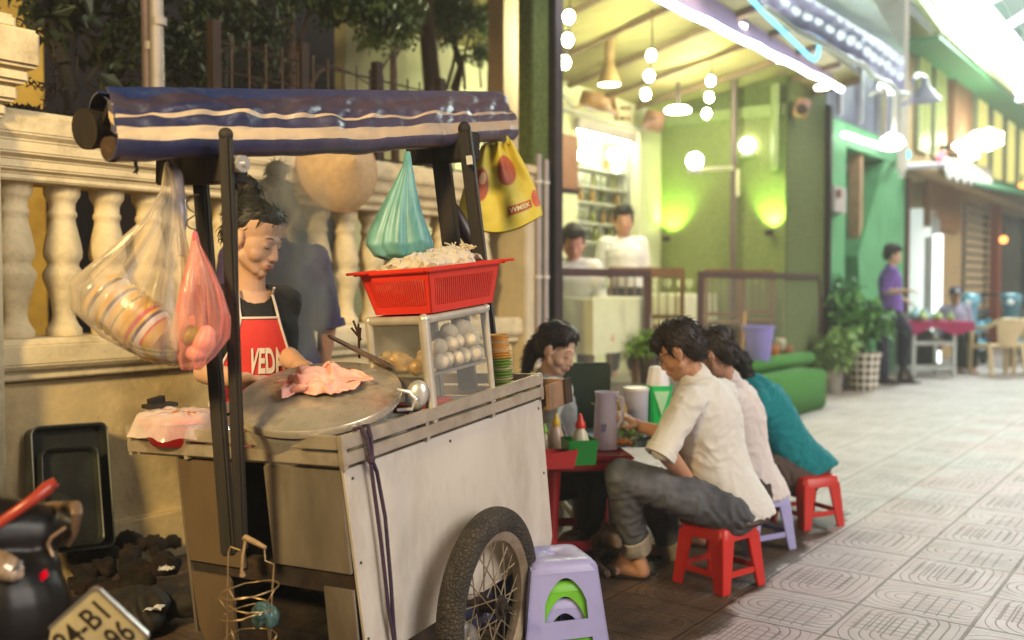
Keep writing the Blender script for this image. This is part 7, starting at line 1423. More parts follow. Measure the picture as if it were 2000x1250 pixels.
# nested low stools with arched sides beside the wheel
def arch_stool(m, W=.25, H=.31):
    root = thing('plastic_stool', 'plastic stool', 'stool'); tw, bw = W / 2 * .86, W / 2 * 1.16
    def side(ax):
        def pt(x, z, o=0.0):
            w_ = tw + (bw - tw) * (1 - z / H) + o; f = w_ / bw; xx = x * (tw + (bw - tw) * (1 - z / H)); return {0: V((xx, -w_, z)), 1: V((w_, xx, z)), 2: V((-xx, w_, z)), 3: V((-w_, -xx, z))}[ax]
        mb = MB(); N_ = 14
        # frame of the side: outer trapezoid with an arched window over a bar, and an open foot
        def strip(a_, b_): 
            for i in range(len(a_) - 1): mb.prism([pt(*a_[i]), pt(*a_[i + 1]), pt(*b_[i + 1]), pt(*b_[i])], (pt(0, H * .5, -.006) - pt(0, H * .5)))
        arch = [(-.56, H * .42)] + [(-.56 + .04 * (1 - sin(pi * k / N_)) - (0) + (1.12 * k / N_) - .04 * (1 - sin(pi * k / N_)), H * .60 + H * .24 * sin(pi * k / N_) ** .7) for k in range(N_ + 1)] + [(.56, H * .42)]
        outer = [(-1, H * .42)] + [(-1 + 2 * k / N_, H * (.96 if 0 < k < N_ else .93)) for k in range(N_ + 1)] + [(1, H * .42)]
        strip(arch, outer)
        strip([(-1, H * .30), (1, H * .30)], [(-1, H * .42), (1, H * .42)])
        strip([(-1, 0), (-.62, 0)], [(-1, H * .30), (-.62, H * .30)]); strip([(.62, 0), (1, 0)], [(.62, H * .30), (1, H * .30)]); strip([(-.62, H * .24), (.62, H * .24)], [(-.62, H * .30), (.62, H * .30)])
        return mb
    for ax in range(4): side(ax).build('side', m, root)
    mb = MB()
    def sq(w_, z, r_):
        o = []
        for cx, cy_, a0 in ((1, 1, 0), (-1, 1, pi / 2), (-1, -1, pi), (1, -1, 1.5 * pi)):
            for k in range(5): a_ = a0 + pi / 2 * k / 4; o.append((cx * (w_ - r_) + r_ * cos(a_), cy_ * (w_ - r_) + r_ * sin(a_), z))
        return o
    mb.loft([sq(.016, H - .02, .014), sq(.018, H - .004, .014), sq(.022, H - .001, .016), sq(tw - .025, H + .001, .03), sq(tw - .006, H - .003, .03), sq(tw + .002, H - .014, .028), sq(tw + .006, H - .035, .02), sq(tw - .002, H - .035, .02), sq(tw - .01, H - .016, .02), sq(.016, H - .02, .014)], True, False); mb.build('seat', m, root, True, auto=60)
    return root
base = P(1080, 1280, 3.24); zb = .055
n1 = arch_stool(m_lav); n2 = arch_stool(m_grnst); n3 = copy_tree(n1); rz = R(17)
for o, z, sc, lab in ((n1, zb + .0, 1.04, 'worn lavender stool on top of the nested stack beside the wheel'), (n2, zb - .052, 1.0, 'bright green stool nested under the top lavender stool'), (n3, zb - .10, .97, 'lavender stool at the bottom of the nested stack beside the wheel')): place(o, (base.x, base.y, z), rz, lab, None, sc)
mb = MB(); mb.lathe([(.07, 0), (.08, .005), (.10, .10), (.095, .10), (.07, .01), (.001, .008)], (base.x, base.y, .0), n=24); tag(mb.build('blue_bowl', mat('deep_blue_plastic', (.03, .03, .22), .35), None, True), 'deep blue bowl under the nested stools', 'bowl')
# red table and the pale blue table
def low_table(name_m, label, c, rz, L_, W_, H, leg_r=.03, top_m=None):
    root = thing('plastic_table', label, 'table', (c.x, c.y, 0), rz); mw = wm(root); mb = MB(); mb.xf = mw; mb.box((0, 0, H - .012), (L_, W_, .024)); mb.box((0, 0, H - .045), (L_ - .03, W_ - .03, .041)); mb.build('tabletop', top_m or name_m, root, bevel=.008)
    for sx in (-1, 1):
        for sy in (-1, 1): mb = MB(); mb.xf = mw; mb.cyl((sx * (L_ / 2 - .05), sy * (W_ / 2 - .05), H - .066), (sx * (L_ / 2 - .025), sy * (W_ / 2 - .025), 0), leg_r, leg_r * .85, 16); mb.build('leg', name_m, root, True)
    for sy in (-1, 1): mb = MB(); mb.xf = mw; mb.box((0, sy * (W_ / 2 - .035), .14), (L_ - .10, .02, .04)); mb.build('stretcher', name_m, root, bevel=.004)
    for sx in (-1, 1): mb = MB(); mb.xf = mw; mb.box((sx * (L_ / 2 - .035), 0, .14), (.02, W_ - .10, .04)); mb.build('stretcher', name_m, root, bevel=.004)
    return root
TZ_ = .535; tl_ = P(1215, 884, 4.02); m_redt = mat('table_red', (.36, .018, .022), .28, vary=.1)
tc_ = V((.30, 4.42, 0)); low_table(m_redt, 'dark red plastic table with round legs behind the cart', tc_, R(8), .40, .50, TZ_, .034)
t2 = V((.60, 4.92, 0)); low_table(mat('pale_table_leg', (.40, .40, .38), .4), 'pale blue topped low table beyond the red table', t2, R(8), .70, .42, TZ_ + .012, .022, mat('pale_blue_top', (.46, .56, .62), .3, vary=.1))
def on(u, v, z=TZ_): return G(u, v, z)
def lath(name, prof, u, v, m, lab, cat, n=24, group=None, z=TZ_, sc=1.0):
    c = on(u, v, z + .001); mb = MB(); mb.lathe([(r * sc, h * sc) for r, h in prof], c, n=n); return tag(mb.build(name, m, None, True), lab, cat, group)
# green box with a red capped bottle
c = on(1131, 905, TZ_); gb_ = thing('green_box', 'square green plastic holder with a sauce bottle standing in it', 'holder', c); mb = MB()
def osq(w_, z): return [c + M.Rotation(R(12), 3, 'Z') @ V((x * w_, y * w_, z)) for x, y in ((1, 1), (-1, 1), (-1, -1), (1, -1))]
mb.loft([osq(.056, .001), osq(.064, .105), osq(.060, .105), osq(.053, .008)], True, True); mb.build('box', mat('deep_green_plastic', (.012, .21, .03), .32, vary=.06), gb_, bevel=.004)
def bottle(lab, c, m, capm, h=.15, r_=.032, capn='cap'):
    root = thing('sauce_bottle', lab, 'bottle', c); mb = MB(); mb.lathe([(r_ * .9, 0), (r_, .008), (r_, h * .5), (r_ * .72, h * .72), (r_ * .45, h * .82), (r_ * .42, h * .86)], c, n=18); mb.build('body', m, root, True); mb = MB(); mb.lathe([(r_ * .56, h * .84), (r_ * .56, h * .96), (r_ * .34, h * 1.04), (r_ * .14, h * 1.2), (r_ * .1, h * 1.2)], c, n=14); mb.build(capn, capm, root, True); return root
m_cap_r = mat('red_cap', (.62, .03, .02), .35); m_cap_y = mat('yellow_cap', (.62, .40, .03), .35); m_cap_g = mat('green_cap', (.20, .45, .04), .35); m_bw = mat('pale_bottle', (.58, .52, .38), .3, vary=.1); m_bp = mat('pinkish_bottle', (.50, .36, .28), .25, vary=.2)
bottle('pale squeeze bottle with a red cap in the green holder', c + V((.005, .0, .010)), m_bw, m_cap_r, .165, .038)
c2 = on(1086, 892); bottle('pinkish sauce bottle with a yellow cap behind the red caddy', c2 + V((0, 0, .01)), m_bp, m_cap_y, .15, .034); c3 = on(1064, 893); bottle('short sauce bottle with a green cap at the cart edge', c3 + V((0, .02, .01)), m_bw, m_cap_g, .11, .028); bottle('small brown sauce bottle with a yellow cap between the jugs', on(1206, 855) + V((0, 0, .001)), mat('brown_bottle', (.25, .13, .04), .25, vary=.2), m_cap_y, .15, .026); bottle('second sauce bottle with a pale yellow cap between the jugs', on(1214, 862) + V((.02, .05, .001)), m_bw, m_cap_y, .15, .024)
c = on(1082, 912); root = thing('red_caddy', 'red plastic caddy with a pointed lip at the table edge', 'caddy', c); mb = MB(); rt = M.Rotation(R(10), 3, 'Z'); q = lambda w_, d_, z: [c + rt @ V((x * w_, y * d_, z + (.018 if x > 0 and y < 0 and z > .05 else 0))) for x, y in ((1, 1), (-1, 1), (-1, -1), (1, -1))]
mb.loft([q(.07, .06, .001), q(.085, .07, .062), q(.080, .065, .062), q(.066, .056, .008)], True, True); mb.build('body', mat('caddy_red', (.46, .03, .03), .3), root, bevel=.003)
# jugs
m_lilac = mat('lilac_jug', (.60, .55, .76), .35, vary=.08); m_frost = mat('frosted_jug', (.42, .41, .52), .3, vary=.15, scale=10); m_gjug = mat('green_jug_plastic', (.02, .50, .14), .3, vary=.08)
c = on(1183, 878); root = thing('water_jug', 'lilac plastic water jug with a handle on the red table', 'jug', c); mb = MB(); mb.lathe([(.052, .001), (.058, .006), (.055, .10), (.050, .19), (.046, .235), (.051, .262), (.047, .262), (.043, .235), (.05, .02), (.001, .012)], c, n=28, mod=lambda f, z: 1 + (.18 * max(0, cos((f - .5) * 2 * pi)) ** 12 if z > .24 else 0)); mb.build('body', m_lilac, root, True)
mb = MB(); mb.tube([c + V((.040, -.02, .245)), c + V((.072, -.03, .235)), c + V((.074, -.03, .19)), c + V((.066, -.03, .14)), c + V((.048, -.02, .10))], .009, 8); mb.build('handle', m_lilac, root, True)
mb = MB(); p_ = c + V((-.012, -.054, .105)); mb.box(p_, (.03, .004, .035), .2); mb.build('label', mat('jug_label', (.25, .22, .42), .5), root)
c = on(1242, 852, TZ_ + .012); root = thing('water_jug', 'tall frosted jug with a flat lid on the pale blue table', 'jug', c); mb = MB(); mb.lathe([(.052, .001), (.055, .006), (.060, .20), (.062, .225), (.056, .23), (.05, .01), (.001, .008)], c, n=28); mb.build('body', m_frost, root, True); mb = MB(); mb.lathe([(.064, .222), (.064, .236), (.05, .240), (.001, .241)], c, n=28); mb.build('lid', mat('frost_lid', (.6, .55, .56), .4), root, True)
c = on(1285, 850, TZ_ + .012); root = thing('water_jug', 'tapered green and clear jug with a white lid beside the bowed man', 'jug', c); mb = MB(); mb.lathe([(.045, .001), (.048, .006), (.055, .10), (.072, .24), (.074, .245), (.068, .245), (.05, .1), (.04, .012), (.001, .01)], c, n=6); mb.build('body', m_gjug, root, bevel=.004); mb = MB(); mb.lathe([(.060, .242), (.058, .25), (.046, .33), (.040, .335), (.001, .336)], c, n=8); mb.build('lid', mat('jug_lid_white', (.62, .62, .70), .4), root, bevel=.003); mb = MB(); mb.prism([c + V((-.03, -.062, .22)), c + V((.045, -.055, .22)), c + V((.01, -.052, .10))], V((0, -.005, 0))); mb.build('clear_window', mat('milky_green', (.38, .66, .45), .3), root)
# dishes
m_dish = mat('table_dish', (.56, .52, .46), .3, vary=.1); m_dg = mat('dish_green', (.05, .26, .05), .35)
dish = [(.001, .003), (.04, .001), (.045, .004), (.075, .028), (.078, .030), (.073, .030), (.04, .008), (.001, .007)]
for u, v, m, lab, sc in ((1218, 866, m_dish, 'white dish of food before the eating man', .9), (1228, 848, m_dg, 'green plate of salad by the frosted jug', .8), (1290, 872, m_dish, 'pale dish at the elbow of the bowed man', .8), (1300, 845, m_dg, 'small green box shaped bowl behind the elbow', .7), (1140, 868, m_dish, 'pale saucer beyond the green holder', .6)): lath('dish', dish, u, v, m, lab, 'dish', 26, None, TZ_ + (.012 if u > 1200 else 0), sc)
random.seed(6); c = on(1218, 866, TZ_ + .03); mb = MB()
for k in range(14): mb.ball(c + V((random.uniform(-.035, .035), random.uniform(-.03, .03), random.uniform(-.005, .012))), random.uniform(.008, .014), nu=8, nv=6)
tag(mb.build('food_bits', mat('orange_bits', (.5, .2, .06), .5, vary=.4, scale=30), None, True), 'orange and brown food heaped on the white dish', 'food'); crown('herbs', [(on(1228, 848, TZ_ + .05), (.05, .05, .02))], mat('bright_leaf', (.16, .30, .03), .45), None, 90, .035, 3); tag(bpy.data.objects['herbs'], 'green herb leaves on the green plate', 'food')
# bags and cloth strips by the girl, towels
random.seed(2); root = None
def strip_fn(u, v): p_ = lerp(P(1100, 742, 4.40), P(1092, 862, 4.36), v); return p_ + V(((u - .5) * (.045 + .03 * sin(v * 7)) + .012 * sin(v * 9), .02 * sin(u * 6 + v * 5), 0))
mb = MB(); mb.grid(strip_fn, 8, 24, True, .002); tag(mb.build('tissue_strip', mat('tissue_white', (.62, .66, .66), .8), None, True, auto=180), 'white plastic strip hanging down in front of the young woman', 'plastic strip')
c = P(1135, 790, 4.95); mb = MB(); mb.box((c.x, c.y, .62), (.30, .05, .52), R(10)); tag(mb.build('dark_board', mat('black_green_board', (.018, .03, .014), .7, vary=.3), None, bevel=.01), 'dark green black board standing behind the table jugs', 'board')
# ================================================================== motorbike parts seen at the lower left, trays, litter
m_gloss = mat('gloss_black_plastic', (.007, .006, .006), .36, vary=.3, spec=.4); m_matb = mat('matt_black', (.016, .015, .015), .6, vary=.3); m_redgl = mat('red_gloss', (.30, .035, .02), .25, vary=.15)
bike = thing('motorbike', 'black motorbike tail with grab rail and tilted number plate at the lower left', 'motorbike', (P(60, 1200, 2.0).x, 2.0, 0)); YM = 1.95
cs = [('c', P(-60, 1040, YM), .085, P(60, 1040, YM + .05), .065), ('c', P(60, 1040, YM + .05), .065, P(135, 1030, YM + .12), .022), ('c', P(-60, 1130, YM), .10, P(70, 1110, YM + .02), .05), ('e', P(-20, 1190, YM), (.16, .12, .14)), ('c', P(40, 1150, YM + .06), .05, P(150, 1240, YM + .14), .03)]
remesh('tail_fairing', cs, .006, m_gloss, bike, 5)
mb = MB(); mb.tube([P(-30, 1042, YM - .05), P(30, 1000, YM - .04), P(70, 972, YM - .02), P(92, 954, YM), P(102, 948, YM + .01), P(108, 955, YM + .01)], [.010, .011, .012, .015, .016, .010], 10); mb.build('red_trim', m_redgl, bike, True)
mb = MB(); mb.tube([P(60, 990, YM + .1), P(100, 985, YM + .1), P(126, 990, YM + .06), P(148, 990, YM + .04), P(150, 1002, YM + .03), P(146, 1040, YM + .04), P(134, 1066, YM + .05)], [.004, .006, .011, .013, .011, .007, .004], 10); mb.build('grab_rail', mat('dull_bronze', (.26, .17, .11), .4, .6, vary=.2), bike, True)
mb = MB(); mb.tube([P(128, 1030, YM + .02), P(100, 1050, YM), P(94, 1062, YM), P(98, 1074, YM), P(103, 1086, YM)], .004, 7); mb.build('hook', mat('dull_bronze', (.26, .17, .11), .4, .6), bike, True)
mb = MB(); mb.ball(P(2, 1104, YM - .08), (.047, .03, .026), M.Rotation(.5, 4, 'Y'), 40, 24, lambda q: 1 + .035 * sin(q.x * 26)); mb.build('lamp_lens', mat('amber_lens', (.40, .20, .03), .10, .35, vary=.5, scale=14, color2=(.62, .50, .40), spec=.9), bike, True)
mb = MB(); mb.tube([P(-20, 1120, YM - .09), P(10, 1124, YM - .1), P(34, 1110, YM - .09), P(40, 1096, YM - .08)], .006, 8); mb.build('lamp_bezel', mat('chrome', (.6, .58, .56), .12, 1.0), bike, True)
mb = MB(); a_ = P(85, 1125, YM - .04); mb.prism([P(76, 1122, YM - .04), P(88, 1112, YM - .04), P(93, 1126, YM - .04), P(80, 1138, YM - .04)], V((0, .006, 0))); mb.build('reflector', mat('red_reflector', (.60, .0, .02), .25, vary=.1), bike)
cs = [('c', P(30, 1215, YM + .12), .05, P(170, 1190, YM + .16), .03), ('c', P(100, 1260, YM + .12), .07, P(240, 1270, YM + .16), .05)]; remesh('mudguard', cs, .006, m_matb, bike, 3)
PX, PY, PZ = P(186, 1150, YM - .06), None, None
pr_ = lambda u, v: P(u, v, YM - .06 + (v - 1150) * .0002)
pa, pb_, pc_ = pr_(187, 1150), pr_(82, 1243), pr_(283, 1243)     # top corner, left corner, right corner of the plate
ex = (pa - pb_); ey = (pc_ - pa); ex.normalize(); ey = (ey - ex * ey.dot(ex)).normalized(); pn = ex.cross(ey); pn = pn if pn.y < 0 else -pn
PW, PH = .168, .140
def pl(x, y, z=0.0): return pa + ex * (x - PW) + ey * y + pn * z
def rrect(x0, y0, x1, y1, r_, z): 
    o = []
    for cx, cy_, a0 in ((x1 - r_, y1 - r_, 0), (x0 + r_, y1 - r_, pi / 2), (x0 + r_, y0 + r_, pi), (x1 - r_, y0 + r_, 1.5 * pi)):
        for k in range(6): a_ = a0 + pi / 2 * k / 5; o.append(pl(cx + r_ * cos(a_), cy_ + r_ * sin(a_), z))
    return o
mb = MB(); mb.loft([rrect(-.006, -.006, PW + .006, PH + .006, .014, -.006), rrect(-.006, -.006, PW + .006, PH + .006, .014, .003), rrect(-.001, -.001, PW + .001, PH + .001, .010, .003), rrect(-.001, -.001, PW + .001, PH + .001, .010, .0005)], True, False); pf = mb.build('plate_frame', mat('plate_frame_metal', (.45, .40, .36), .3, .7, vary=.2), bike)
mb = MB(); mb.prism(rrect(-.001, -.001, PW + .001, PH + .001, .010, .0), -pn * .004); npl = mb.build('number_plate', mat('plate_cream', (.56, .46, .24), .4, vary=.1, scale=20, dirt=(.34, .30, .24), dscale=14, damt=.6), bike)
def plate_text(txt, x0, x1, y0, y1):
    me = text_mesh(txt, 1, bold=.012); xs = [v.co.x for v in me.vertices]; ys = [v.co.y for v in me.vertices]; a_, b_, c_, d_ = min(xs), max(xs), min(ys), max(ys)
    for v in me.vertices: v.co = pl(x0 + (x1 - x0) * (v.co.x - a_) / (b_ - a_), y1 + (y0 - y1) * (v.co.y - c_) / (d_ - c_), .0012)
    mb = MB(); mb.mesh(me); return mb
mb = plate_text('84-B1', .020, .148, .014, .062); mb.build('upper_lettering', mat('plate_black', (.03, .02, .012), .5), npl, fixn=False); mb = plate_text('356 96', .012, .156, .074, .126); mb.build('lower_lettering', mat('plate_black', (.03, .02, .012), .5), npl, fixn=False)
# black trays leaning on the wall
m_tray = mat('black_enamel', (.016, .018, .017), .35, vary=.5, scale=5, dirt=(.05, .06, .045), dscale=6, damt=.7); m_trim2 = mat('scratched_edge', (.15, .155, .14), .4, .5, vary=.4, scale=12)
def tray(label, c4, depth, edge):
    A_, B_, C_, D_ = c4; root = thing('black_tray', label, 'tray', (A_ + C_) / 2 * 1); n_ = (B_ - A_).cross(D_ - A_).normalized(); n_ = n_ if n_.y < 0 else -n_
    def rr(s_, z, r_=.10):
        o = []; cen = (A_ + B_ + C_ + D_) / 4
        for i, (p_, q1, q2) in enumerate(((A_, D_, B_), (B_, A_, C_), (C_, B_, D_), (D_, C_, A_))):
            e1, e2 = (q1 - p_).normalized(), (q2 - p_).normalized(); r0 = .035
            for k in range(6): a_ = pi / 2 * k / 5; w_ = p_ + e1 * r0 * (1 - sin(a_)) + e2 * r0 * (1 - cos(a_)); o.append(cen + (w_ - cen) * s_ + n_ * z)
        return o
    mb = MB(); mb.loft([rr(1, -.01), rr(1.0, depth), rr(.965, depth), rr(.93, .004), rr(.2, .004)], True, True); mb.build('pan', m_tray, root, True, auto=45)
    mb = MB(); q = rr(1.0, depth + .002); mb.tube(q, .004, 6, closed=True); mb.build('rim', edge, root, True); return root
tray('large black enamel tray leaning against the amber plinth', (SW(48, 838, .05), SW(196, 828, .05), SW(212, 1068, .17), SW(60, 1085, .17)), .05, m_trim2)
tray('smaller black tray leaning inside the large tray', (SW(74, 880, .13), SW(182, 874, .13), SW(196, 1062, .24), SW(80, 1072, .24)), .03, m_tray)
# rubble heap, litter
random.seed(19); cs = []
for k in range(90):
    u = random.uniform(150, 345); c = G(u, 1085 + random.uniform(-25, 120)); r_ = random.uniform(.02, .055); c.z = r_ * .3 + max(0, .14 - abs(c.y - 4.2) * .25); cs.append(('e', c, (r_, r_ * random.uniform(.6, 1), r_ * random.uniform(.4, .7)), Euler((random.random(), random.random(), random.random())).to_matrix()))
rb = remesh('rubble', cs, .014, mat('burnt_rubble', (.008, .005, .004), .95, vary=.7, scale=14, dirt=(.055, .026, .013), dscale=11, damt=.8, bump=1.0, bscale=60), None, 0, wrinkle(.022, 34)); tag(rb, 'heap of burnt brown rubble and ash along the foot of the wall', 'rubble', None, 'stuff')
for i, (u, v, w_, lab) in enumerate(((288, 1186, .055, 'small white paper scrap on the rubble by the number plate'), (325, 1110, .03, 'tiny pale scrap among the rubble'))):
    c = G(u, v, .12); mb = MB(); mb.grid(lambda a_, b_: c + V(((a_ - .5) * w_ * 2, (b_ - .5) * w_, .02 * mnoise.noise(V((a_ * 4, b_ * 4, i))))), 10, 6, False, .001); tag(mb.build('paper_scrap', mat('scrap_white', (.55, .56, .66), .6), None, True), lab, 'litter')
for i, (u, v, r_) in enumerate(((330, 1180, .10), (250, 1215, .12))):
    c = G(u, v, .06); tag(remesh('grey_sack', [('e', c + rv(.06), (r_, r_ * .7, r_ * .5)) for _ in range(3)], .01, mat('grey_sack', (.018, .014, .012), .75, vary=.4), None, 2, wrinkle(.015, 20)), 'crumpled dark sack lying %s' % ('by the leg panel of the cart' if i == 0 else 'behind the number plate'), 'sack')
# ================================================================== far food table, chairs, plants
ft = thing('folding_table', 'metal framed folding table with a crimson cloth far up the street', 'table', (P(1830, 735, 13.5).x, 13.5, 0)); m_chr = mat('pale_tube_steel', (.62, .66, .64), .35, .5, vary=.1)
x0, x1, y0, y1, zt3 = P(1775, 735, 13.5).x, P(1862, 735, 13.5).x, 13.5, 14.1, .76
mb = MB(); mb.obox((x0 - .1, y0 - .1, zt3 - .03), (x1 - x0 + .3, 0, 0), (0, y1 - y0 + .2, 0), (0, 0, .03)); mb.build('tabletop', m_wood, ft)
for x in (x0 + .06, x1):
    for y in (y0, y1): mb = MB(); mb.bar((x, y, 0), (x, y, zt3 - .031), .05, .05); mb.build('leg', m_chr, ft)
for z in (.12, .46):
    for a_, b_ in (((x0 + .09, y0, z), (x1 - .03, y0, z)), ((x1, y0 + .03, z), (x1, y1 - .03, z))): mb = MB(); mb.bar(a_, b_, .04, .05); mb.build('rail', m_chr, ft)
mb = MB(); mb.grid(lambda u, v: V((x0 - .13 + (x1 - x0 + .36) * u, y0 - .13 + (0 if v < .5 else (v - .5) * 2 * .85), zt3 + .003 - (.13 + .05 * sin(u * 11) + .18 * max(0, u - .75)) * max(0, .5 - v) * 2)), 40, 8, True, .004); tag(mb.build('tablecloth', mat('crimson_cloth', (.36, .015, .10), .7, vary=.15), None, True), 'crimson cloth draped over the far folding table', 'tablecloth')
mb = MB(); mb.box(((x0 + x1) / 2, y1 - .05, .36), (x1 - x0 - .1, .04, .5)); tag(mb.build('dark_crate', m_matb, None, bevel=.02), 'black crate standing under the far folding table', 'crate')
random.seed(9)
for k in range(9):
    c = V((x0 + .05 + (x1 - x0) * k / 8.5, y0 + random.uniform(.05, .5), zt3 + .006)); kind = k % 3; colr = ((.62, .68, .68), (.30, .55, .62), (.45, .60, .25))[kind]; r0 = random.uniform(.05, .09)
    if kind == 0: mb = MB(); mb.lathe([(r0 * .6, 0), (r0, .10), (r0 * .95, .10), (r0 * .5, .01)], c, n=14); tag(mb.build('bowl', mat('far_bowl', colr, .4), None, True), 'pale bowl on the far table, one of those on the crimson cloth', 'bowl', 'bowls on the far table')
    else: tag(remesh('food_bag', [('e', c + V((0, 0, r0 * .8)), (r0, r0, r0 * .85)), ('c', c + V((0, 0, r0 * 1.3)), r0 * .5, c + V((.01, 0, r0 * 2.4)), r0 * .2)], .012, mat('far_bag_%d' % kind, colr, .3, vary=.3), None, 2, wrinkle(.012, 18)), 'pale blue plastic bag on the crimson cloth' if kind == 1 else 'greenish plastic bag on the crimson cloth', 'bag', 'blue bags on the far table' if kind == 1 else 'green bags on the far table')
def armchair():
    m = mat('beige_plastic', (.68, .54, .32), .35, vary=.08); root = thing('plastic_armchair', 'beige plastic armchair', 'chair'); H = .78
    mb = MB(); mb.grid(lambda u, v: V(((u - .5) * .44, (v - .5) * .42, .43 - .012 * sin(pi * u) * sin(pi * v))), 10, 10, True, .02); mb.build('seat', m, root, True)
    mb = MB(); mb.grid(lambda u, v: V(((u - .5) * (.22 + .20 * v - .10 * max(0, v - .75)), .22 + .10 * v + .03 * (1 - (2 * u - 1) ** 2), .42 + .37 * v - .05 * (2 * u - 1) ** 2 * v)), 14, 12, True, .012); mb.build('backrest', m, root, True)
    mb = MB(); q = [V((-.27, -.20, .64)), V((-.275, .0, .66)), V((-.265, .18, .68)), V((-.20, .30, .755)), V((-.1, .335, .785)), V((0, .345, .79)), V((.1, .335, .785)), V((.20, .30, .755)), V((.265, .18, .68)), V((.275, 0, .66)), V((.27, -.20, .64))]; mb.tube(q, [.024, .026, .028, .03, .03, .03, .03, .03, .028, .026, .024], 10); mb.build('arm_rail', m, root, True)
    for sx in (-1, 1):
        mb = MB(); mb.bar((sx * .27, -.22, 0), (sx * .265, -.20, .64), .07, .045); mb.build('leg', m, root, bevel=.01); mb = MB(); mb.bar((sx * .25, .30, 0), (sx * .235, .20, .45), .06, .04); mb.build('leg', m, root, bevel=.01)
    mb = MB(); mb.box((0, -.205, .395), (.46, .025, .07)); mb.build('apron_rail', m, root, bevel=.008); return root
ca = armchair(); g = P(1946, 735, 13.7); place(ca, (g.x, g.y, 0), R(185), 'beige plastic armchair with its back to the wall right of the far table'); cb_ = copy_tree(ca); g = P(2012, 735, 13.9); place(cb_, (g.x, g.y, 0), R(160), 'beige plastic armchair cut off by the right edge of the photo')
# parked bikes behind the chairs
for i, (u, v, Y, colr, lab) in enumerate(((1905, 590, 15.2, (.10, .35, .50), 'blue and white scooter parked behind the seated man'), (1985, 625, 15.6, (.04, .16, .22), 'dark teal scooter parked behind the beige armchairs'))):
    c = P(u, 740, Y); c.z = 0; root = thing('scooter', lab, 'scooter', c); d = FD; q = lambda a_, z, s_=0: c + d * a_ + FN * s_ + V((0, 0, z)); pm = mat('scooter_paint_%d' % i, colr, .25, vary=.2, coat=.5)
    remesh('body', [('c', q(.0, .62), .13, q(.65, .66), .10), ('c', q(-.1, .35), .12, q(.3, .32), .12), ('c', q(-.42, .45), .10, q(-.50, .88), .11), ('e', q(-.52, 1.0), (.15, .15, .13)), ('e', q(-.5, 1.08), (.20, .12, .07))], .012, pm, root, 4)
    remesh('seat', [('c', q(.0, .76), .10, q(.6, .80), .09)], .012, m_matb, root, 3)
    for a_ in (-.62, .62): mb = MB(); n_ = 20; mb.tube([q(a_ + .20 * cos(2 * pi * k / n_), .25 + .20 * sin(2 * pi * k / n_)) for k in range(n_)], .055, 8, closed=True); mb.cyl(q(a_, .25, -.05), q(a_, .25, .05), .06); mb.build('wheel', m_matb, root, True)
    mb = MB(); mb.tube([q(-.45, 1.12, -.32), q(-.50, 1.10, -.1), q(-.50, 1.10, .1), q(-.45, 1.12, .32)], .018, 7); mb.build('handlebar', m_dkmetal, root, True)
    mb = MB(); mb.ball(q(-.64, 1.0), (.06, .06, .05)); mb.build('headlight', mat('lamp_clear', (.7, .75, .75), .1), root, True)
# potted plants at the green house
def pot_plant(label, u, v, Y, pr, m, leaves, ml, chk=False):
    c = P(u, v, Y); c.z = 0; root = thing('potted_plant', label, 'plant', c); mb = MB(); mb.lathe(pr, c, n=28); mb.build('pot', m, root, True, auto=50); crown('leaves', [(c + V(a_), b_) for a_, b_ in leaves[0]], ml, root, leaves[1], leaves[2], int(u)); mb = MB(); random.seed(int(u)); zt_ = pr[2][1]
    for a_, b_ in leaves[0]: mb.tube([c + V((0, 0, zt_)), c + V((a_[0] * .4, a_[1] * .4, (zt_ + a_[2]) / 2)), c + V(a_)], .012, 5)
    mb.build('stem', m_bark, root, True); return root
def checks():
    m = bpy.data.materials.new('white_dotted_pot'); m.use_nodes = True; t = m.node_tree; N = t.nodes; L = t.links; tc = N.new('ShaderNodeTexCoord'); se = N.new('ShaderNodeSeparateXYZ'); L.new(tc.outputs['Object'], se.inputs[0]); at = N.new('ShaderNodeMath'); at.operation = 'ARCTAN2'; L.new(se.outputs[1], at.inputs[0]); L.new(se.outputs[0], at.inputs[1]); cm = N.new('ShaderNodeCombineXYZ'); mu = N.new('ShaderNodeMath'); mu.operation = 'MULTIPLY'; mu.inputs[1].default_value = 14 / (2 * pi); L.new(at.outputs[0], mu.inputs[0]); m3 = N.new('ShaderNodeMath'); m3.operation = 'MULTIPLY'; m3.inputs[1].default_value = 11.5; L.new(se.outputs[2], m3.inputs[0]); L.new(mu.outputs[0], cm.inputs[0]); L.new(m3.outputs[0], cm.inputs[1])
    fr = N.new('ShaderNodeVectorMath'); fr.operation = 'FRACTION'; L.new(cm.outputs[0], fr.inputs[0]); di = N.new('ShaderNodeVectorMath'); di.operation = 'DISTANCE'; di.inputs[1].default_value = (.5, .5, 0); L.new(fr.outputs[0], di.inputs[0]); lt = N.new('ShaderNodeMath'); lt.operation = 'LESS_THAN'; lt.inputs[1].default_value = .37; L.new(di.outputs['Value'], lt.inputs[0])
    mx = N.new('ShaderNodeMix'); mx.data_type = 'RGBA'; mx.inputs[6].default_value = (.68, .64, .56, 1); mx.inputs[7].default_value = (.04, .025, .015, 1); L.new(lt.outputs[0], mx.inputs[0]); L.new(mx.outputs[2], N['Principled BSDF'].inputs['Base Color']); return m
m_pl = mat('plant_green', (.07, .22, .04), .45, vary=.5, scale=2, color2=(.14, .38, .08))
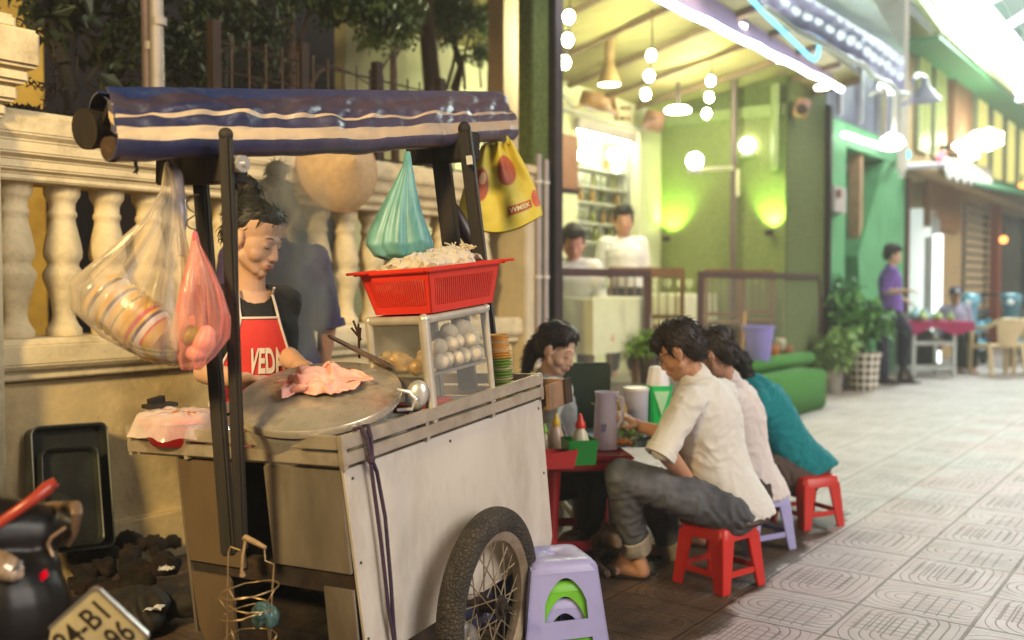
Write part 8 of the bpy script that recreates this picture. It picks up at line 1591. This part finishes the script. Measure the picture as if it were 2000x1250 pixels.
pot_plant('plant in a white pot with dark dots at the foot of the green house', 1684, 762, 11.7, [(.15, 0), (.17, .005), (.205, .42), (.215, .42), (.215, .46), (.19, .46), (.18, .36), (.001, .36)], checks(), ([((0, 0, .75), (.20, .2, .20)), ((-.14, .1, .95), (.16, .2, .22)), ((.16, 0, .85), (.20, .15, .10)), ((.1, .1, 1.02), (.16, .15, .08))], 700, .13), m_pl)
pot_plant('tall leafy shrub in a dark pot beside the right mossy pillar', 1640, 752, 12.1, [(.13, 0), (.15, .005), (.17, .32), (.18, .32), (.18, .35), (.16, .35), (.15, .30), (.001, .30)], mat('brown_pot', (.10, .06, .045), .6, vary=.3), ([((0, .05, .95), (.18, .2, .28)), ((.04, .05, 1.2), (.12, .15, .2)), ((.1, 0, .65), (.15, .2, .2))], 700, .11), mat('shrub_green', (.04, .17, .04), .45, vary=.5, scale=2, color2=(.08, .30, .08)))
pot_plant('low pale spider plant in a grey pot beside the turf steps', 1622, 768, 11.4, [(.10, 0), (.12, .005), (.14, .26), (.15, .26), (.15, .28), (.13, .28), (.12, .24), (.001, .24)], mat('grey_pot', (.22, .20, .18), .7, vary=.2), ([((.02, 0, .50), (.20, .2, .20)), ((.12, 0, .62), (.16, .16, .10))], 420, .13), mat('spider_green', (.22, .36, .12), .45, vary=.4, scale=3))
mb = MB(); c = P(1650, 758, 11.9); mb.box((c.x + .05, c.y, .16), (.18, .16, .32)); tag(mb.build('white_box', m_white, None, bevel=.01), 'white box standing between the potted plants', 'box')
# ================================================================== night air
hz = bpy.data.materials.new('night_air'); hz.use_nodes = True; t = hz.node_tree; t.nodes.remove(t.nodes['Principled BSDF'])
v = t.nodes.new('ShaderNodeVolumePrincipled'); v.inputs['Color'].default_value = (.96, .93, .88, 1); v.inputs['Density'].default_value = .0065; v.inputs['Anisotropy'].default_value = .35
t.links.new(v.outputs[0], t.nodes['Material Output'].inputs['Volume'])
mb = MB(); mb.box((15, 35, 6.5), (124, 144, 15)); tag(mb.build('haze', hz), 'faint night haze in the street air', None, None, 'stuff')
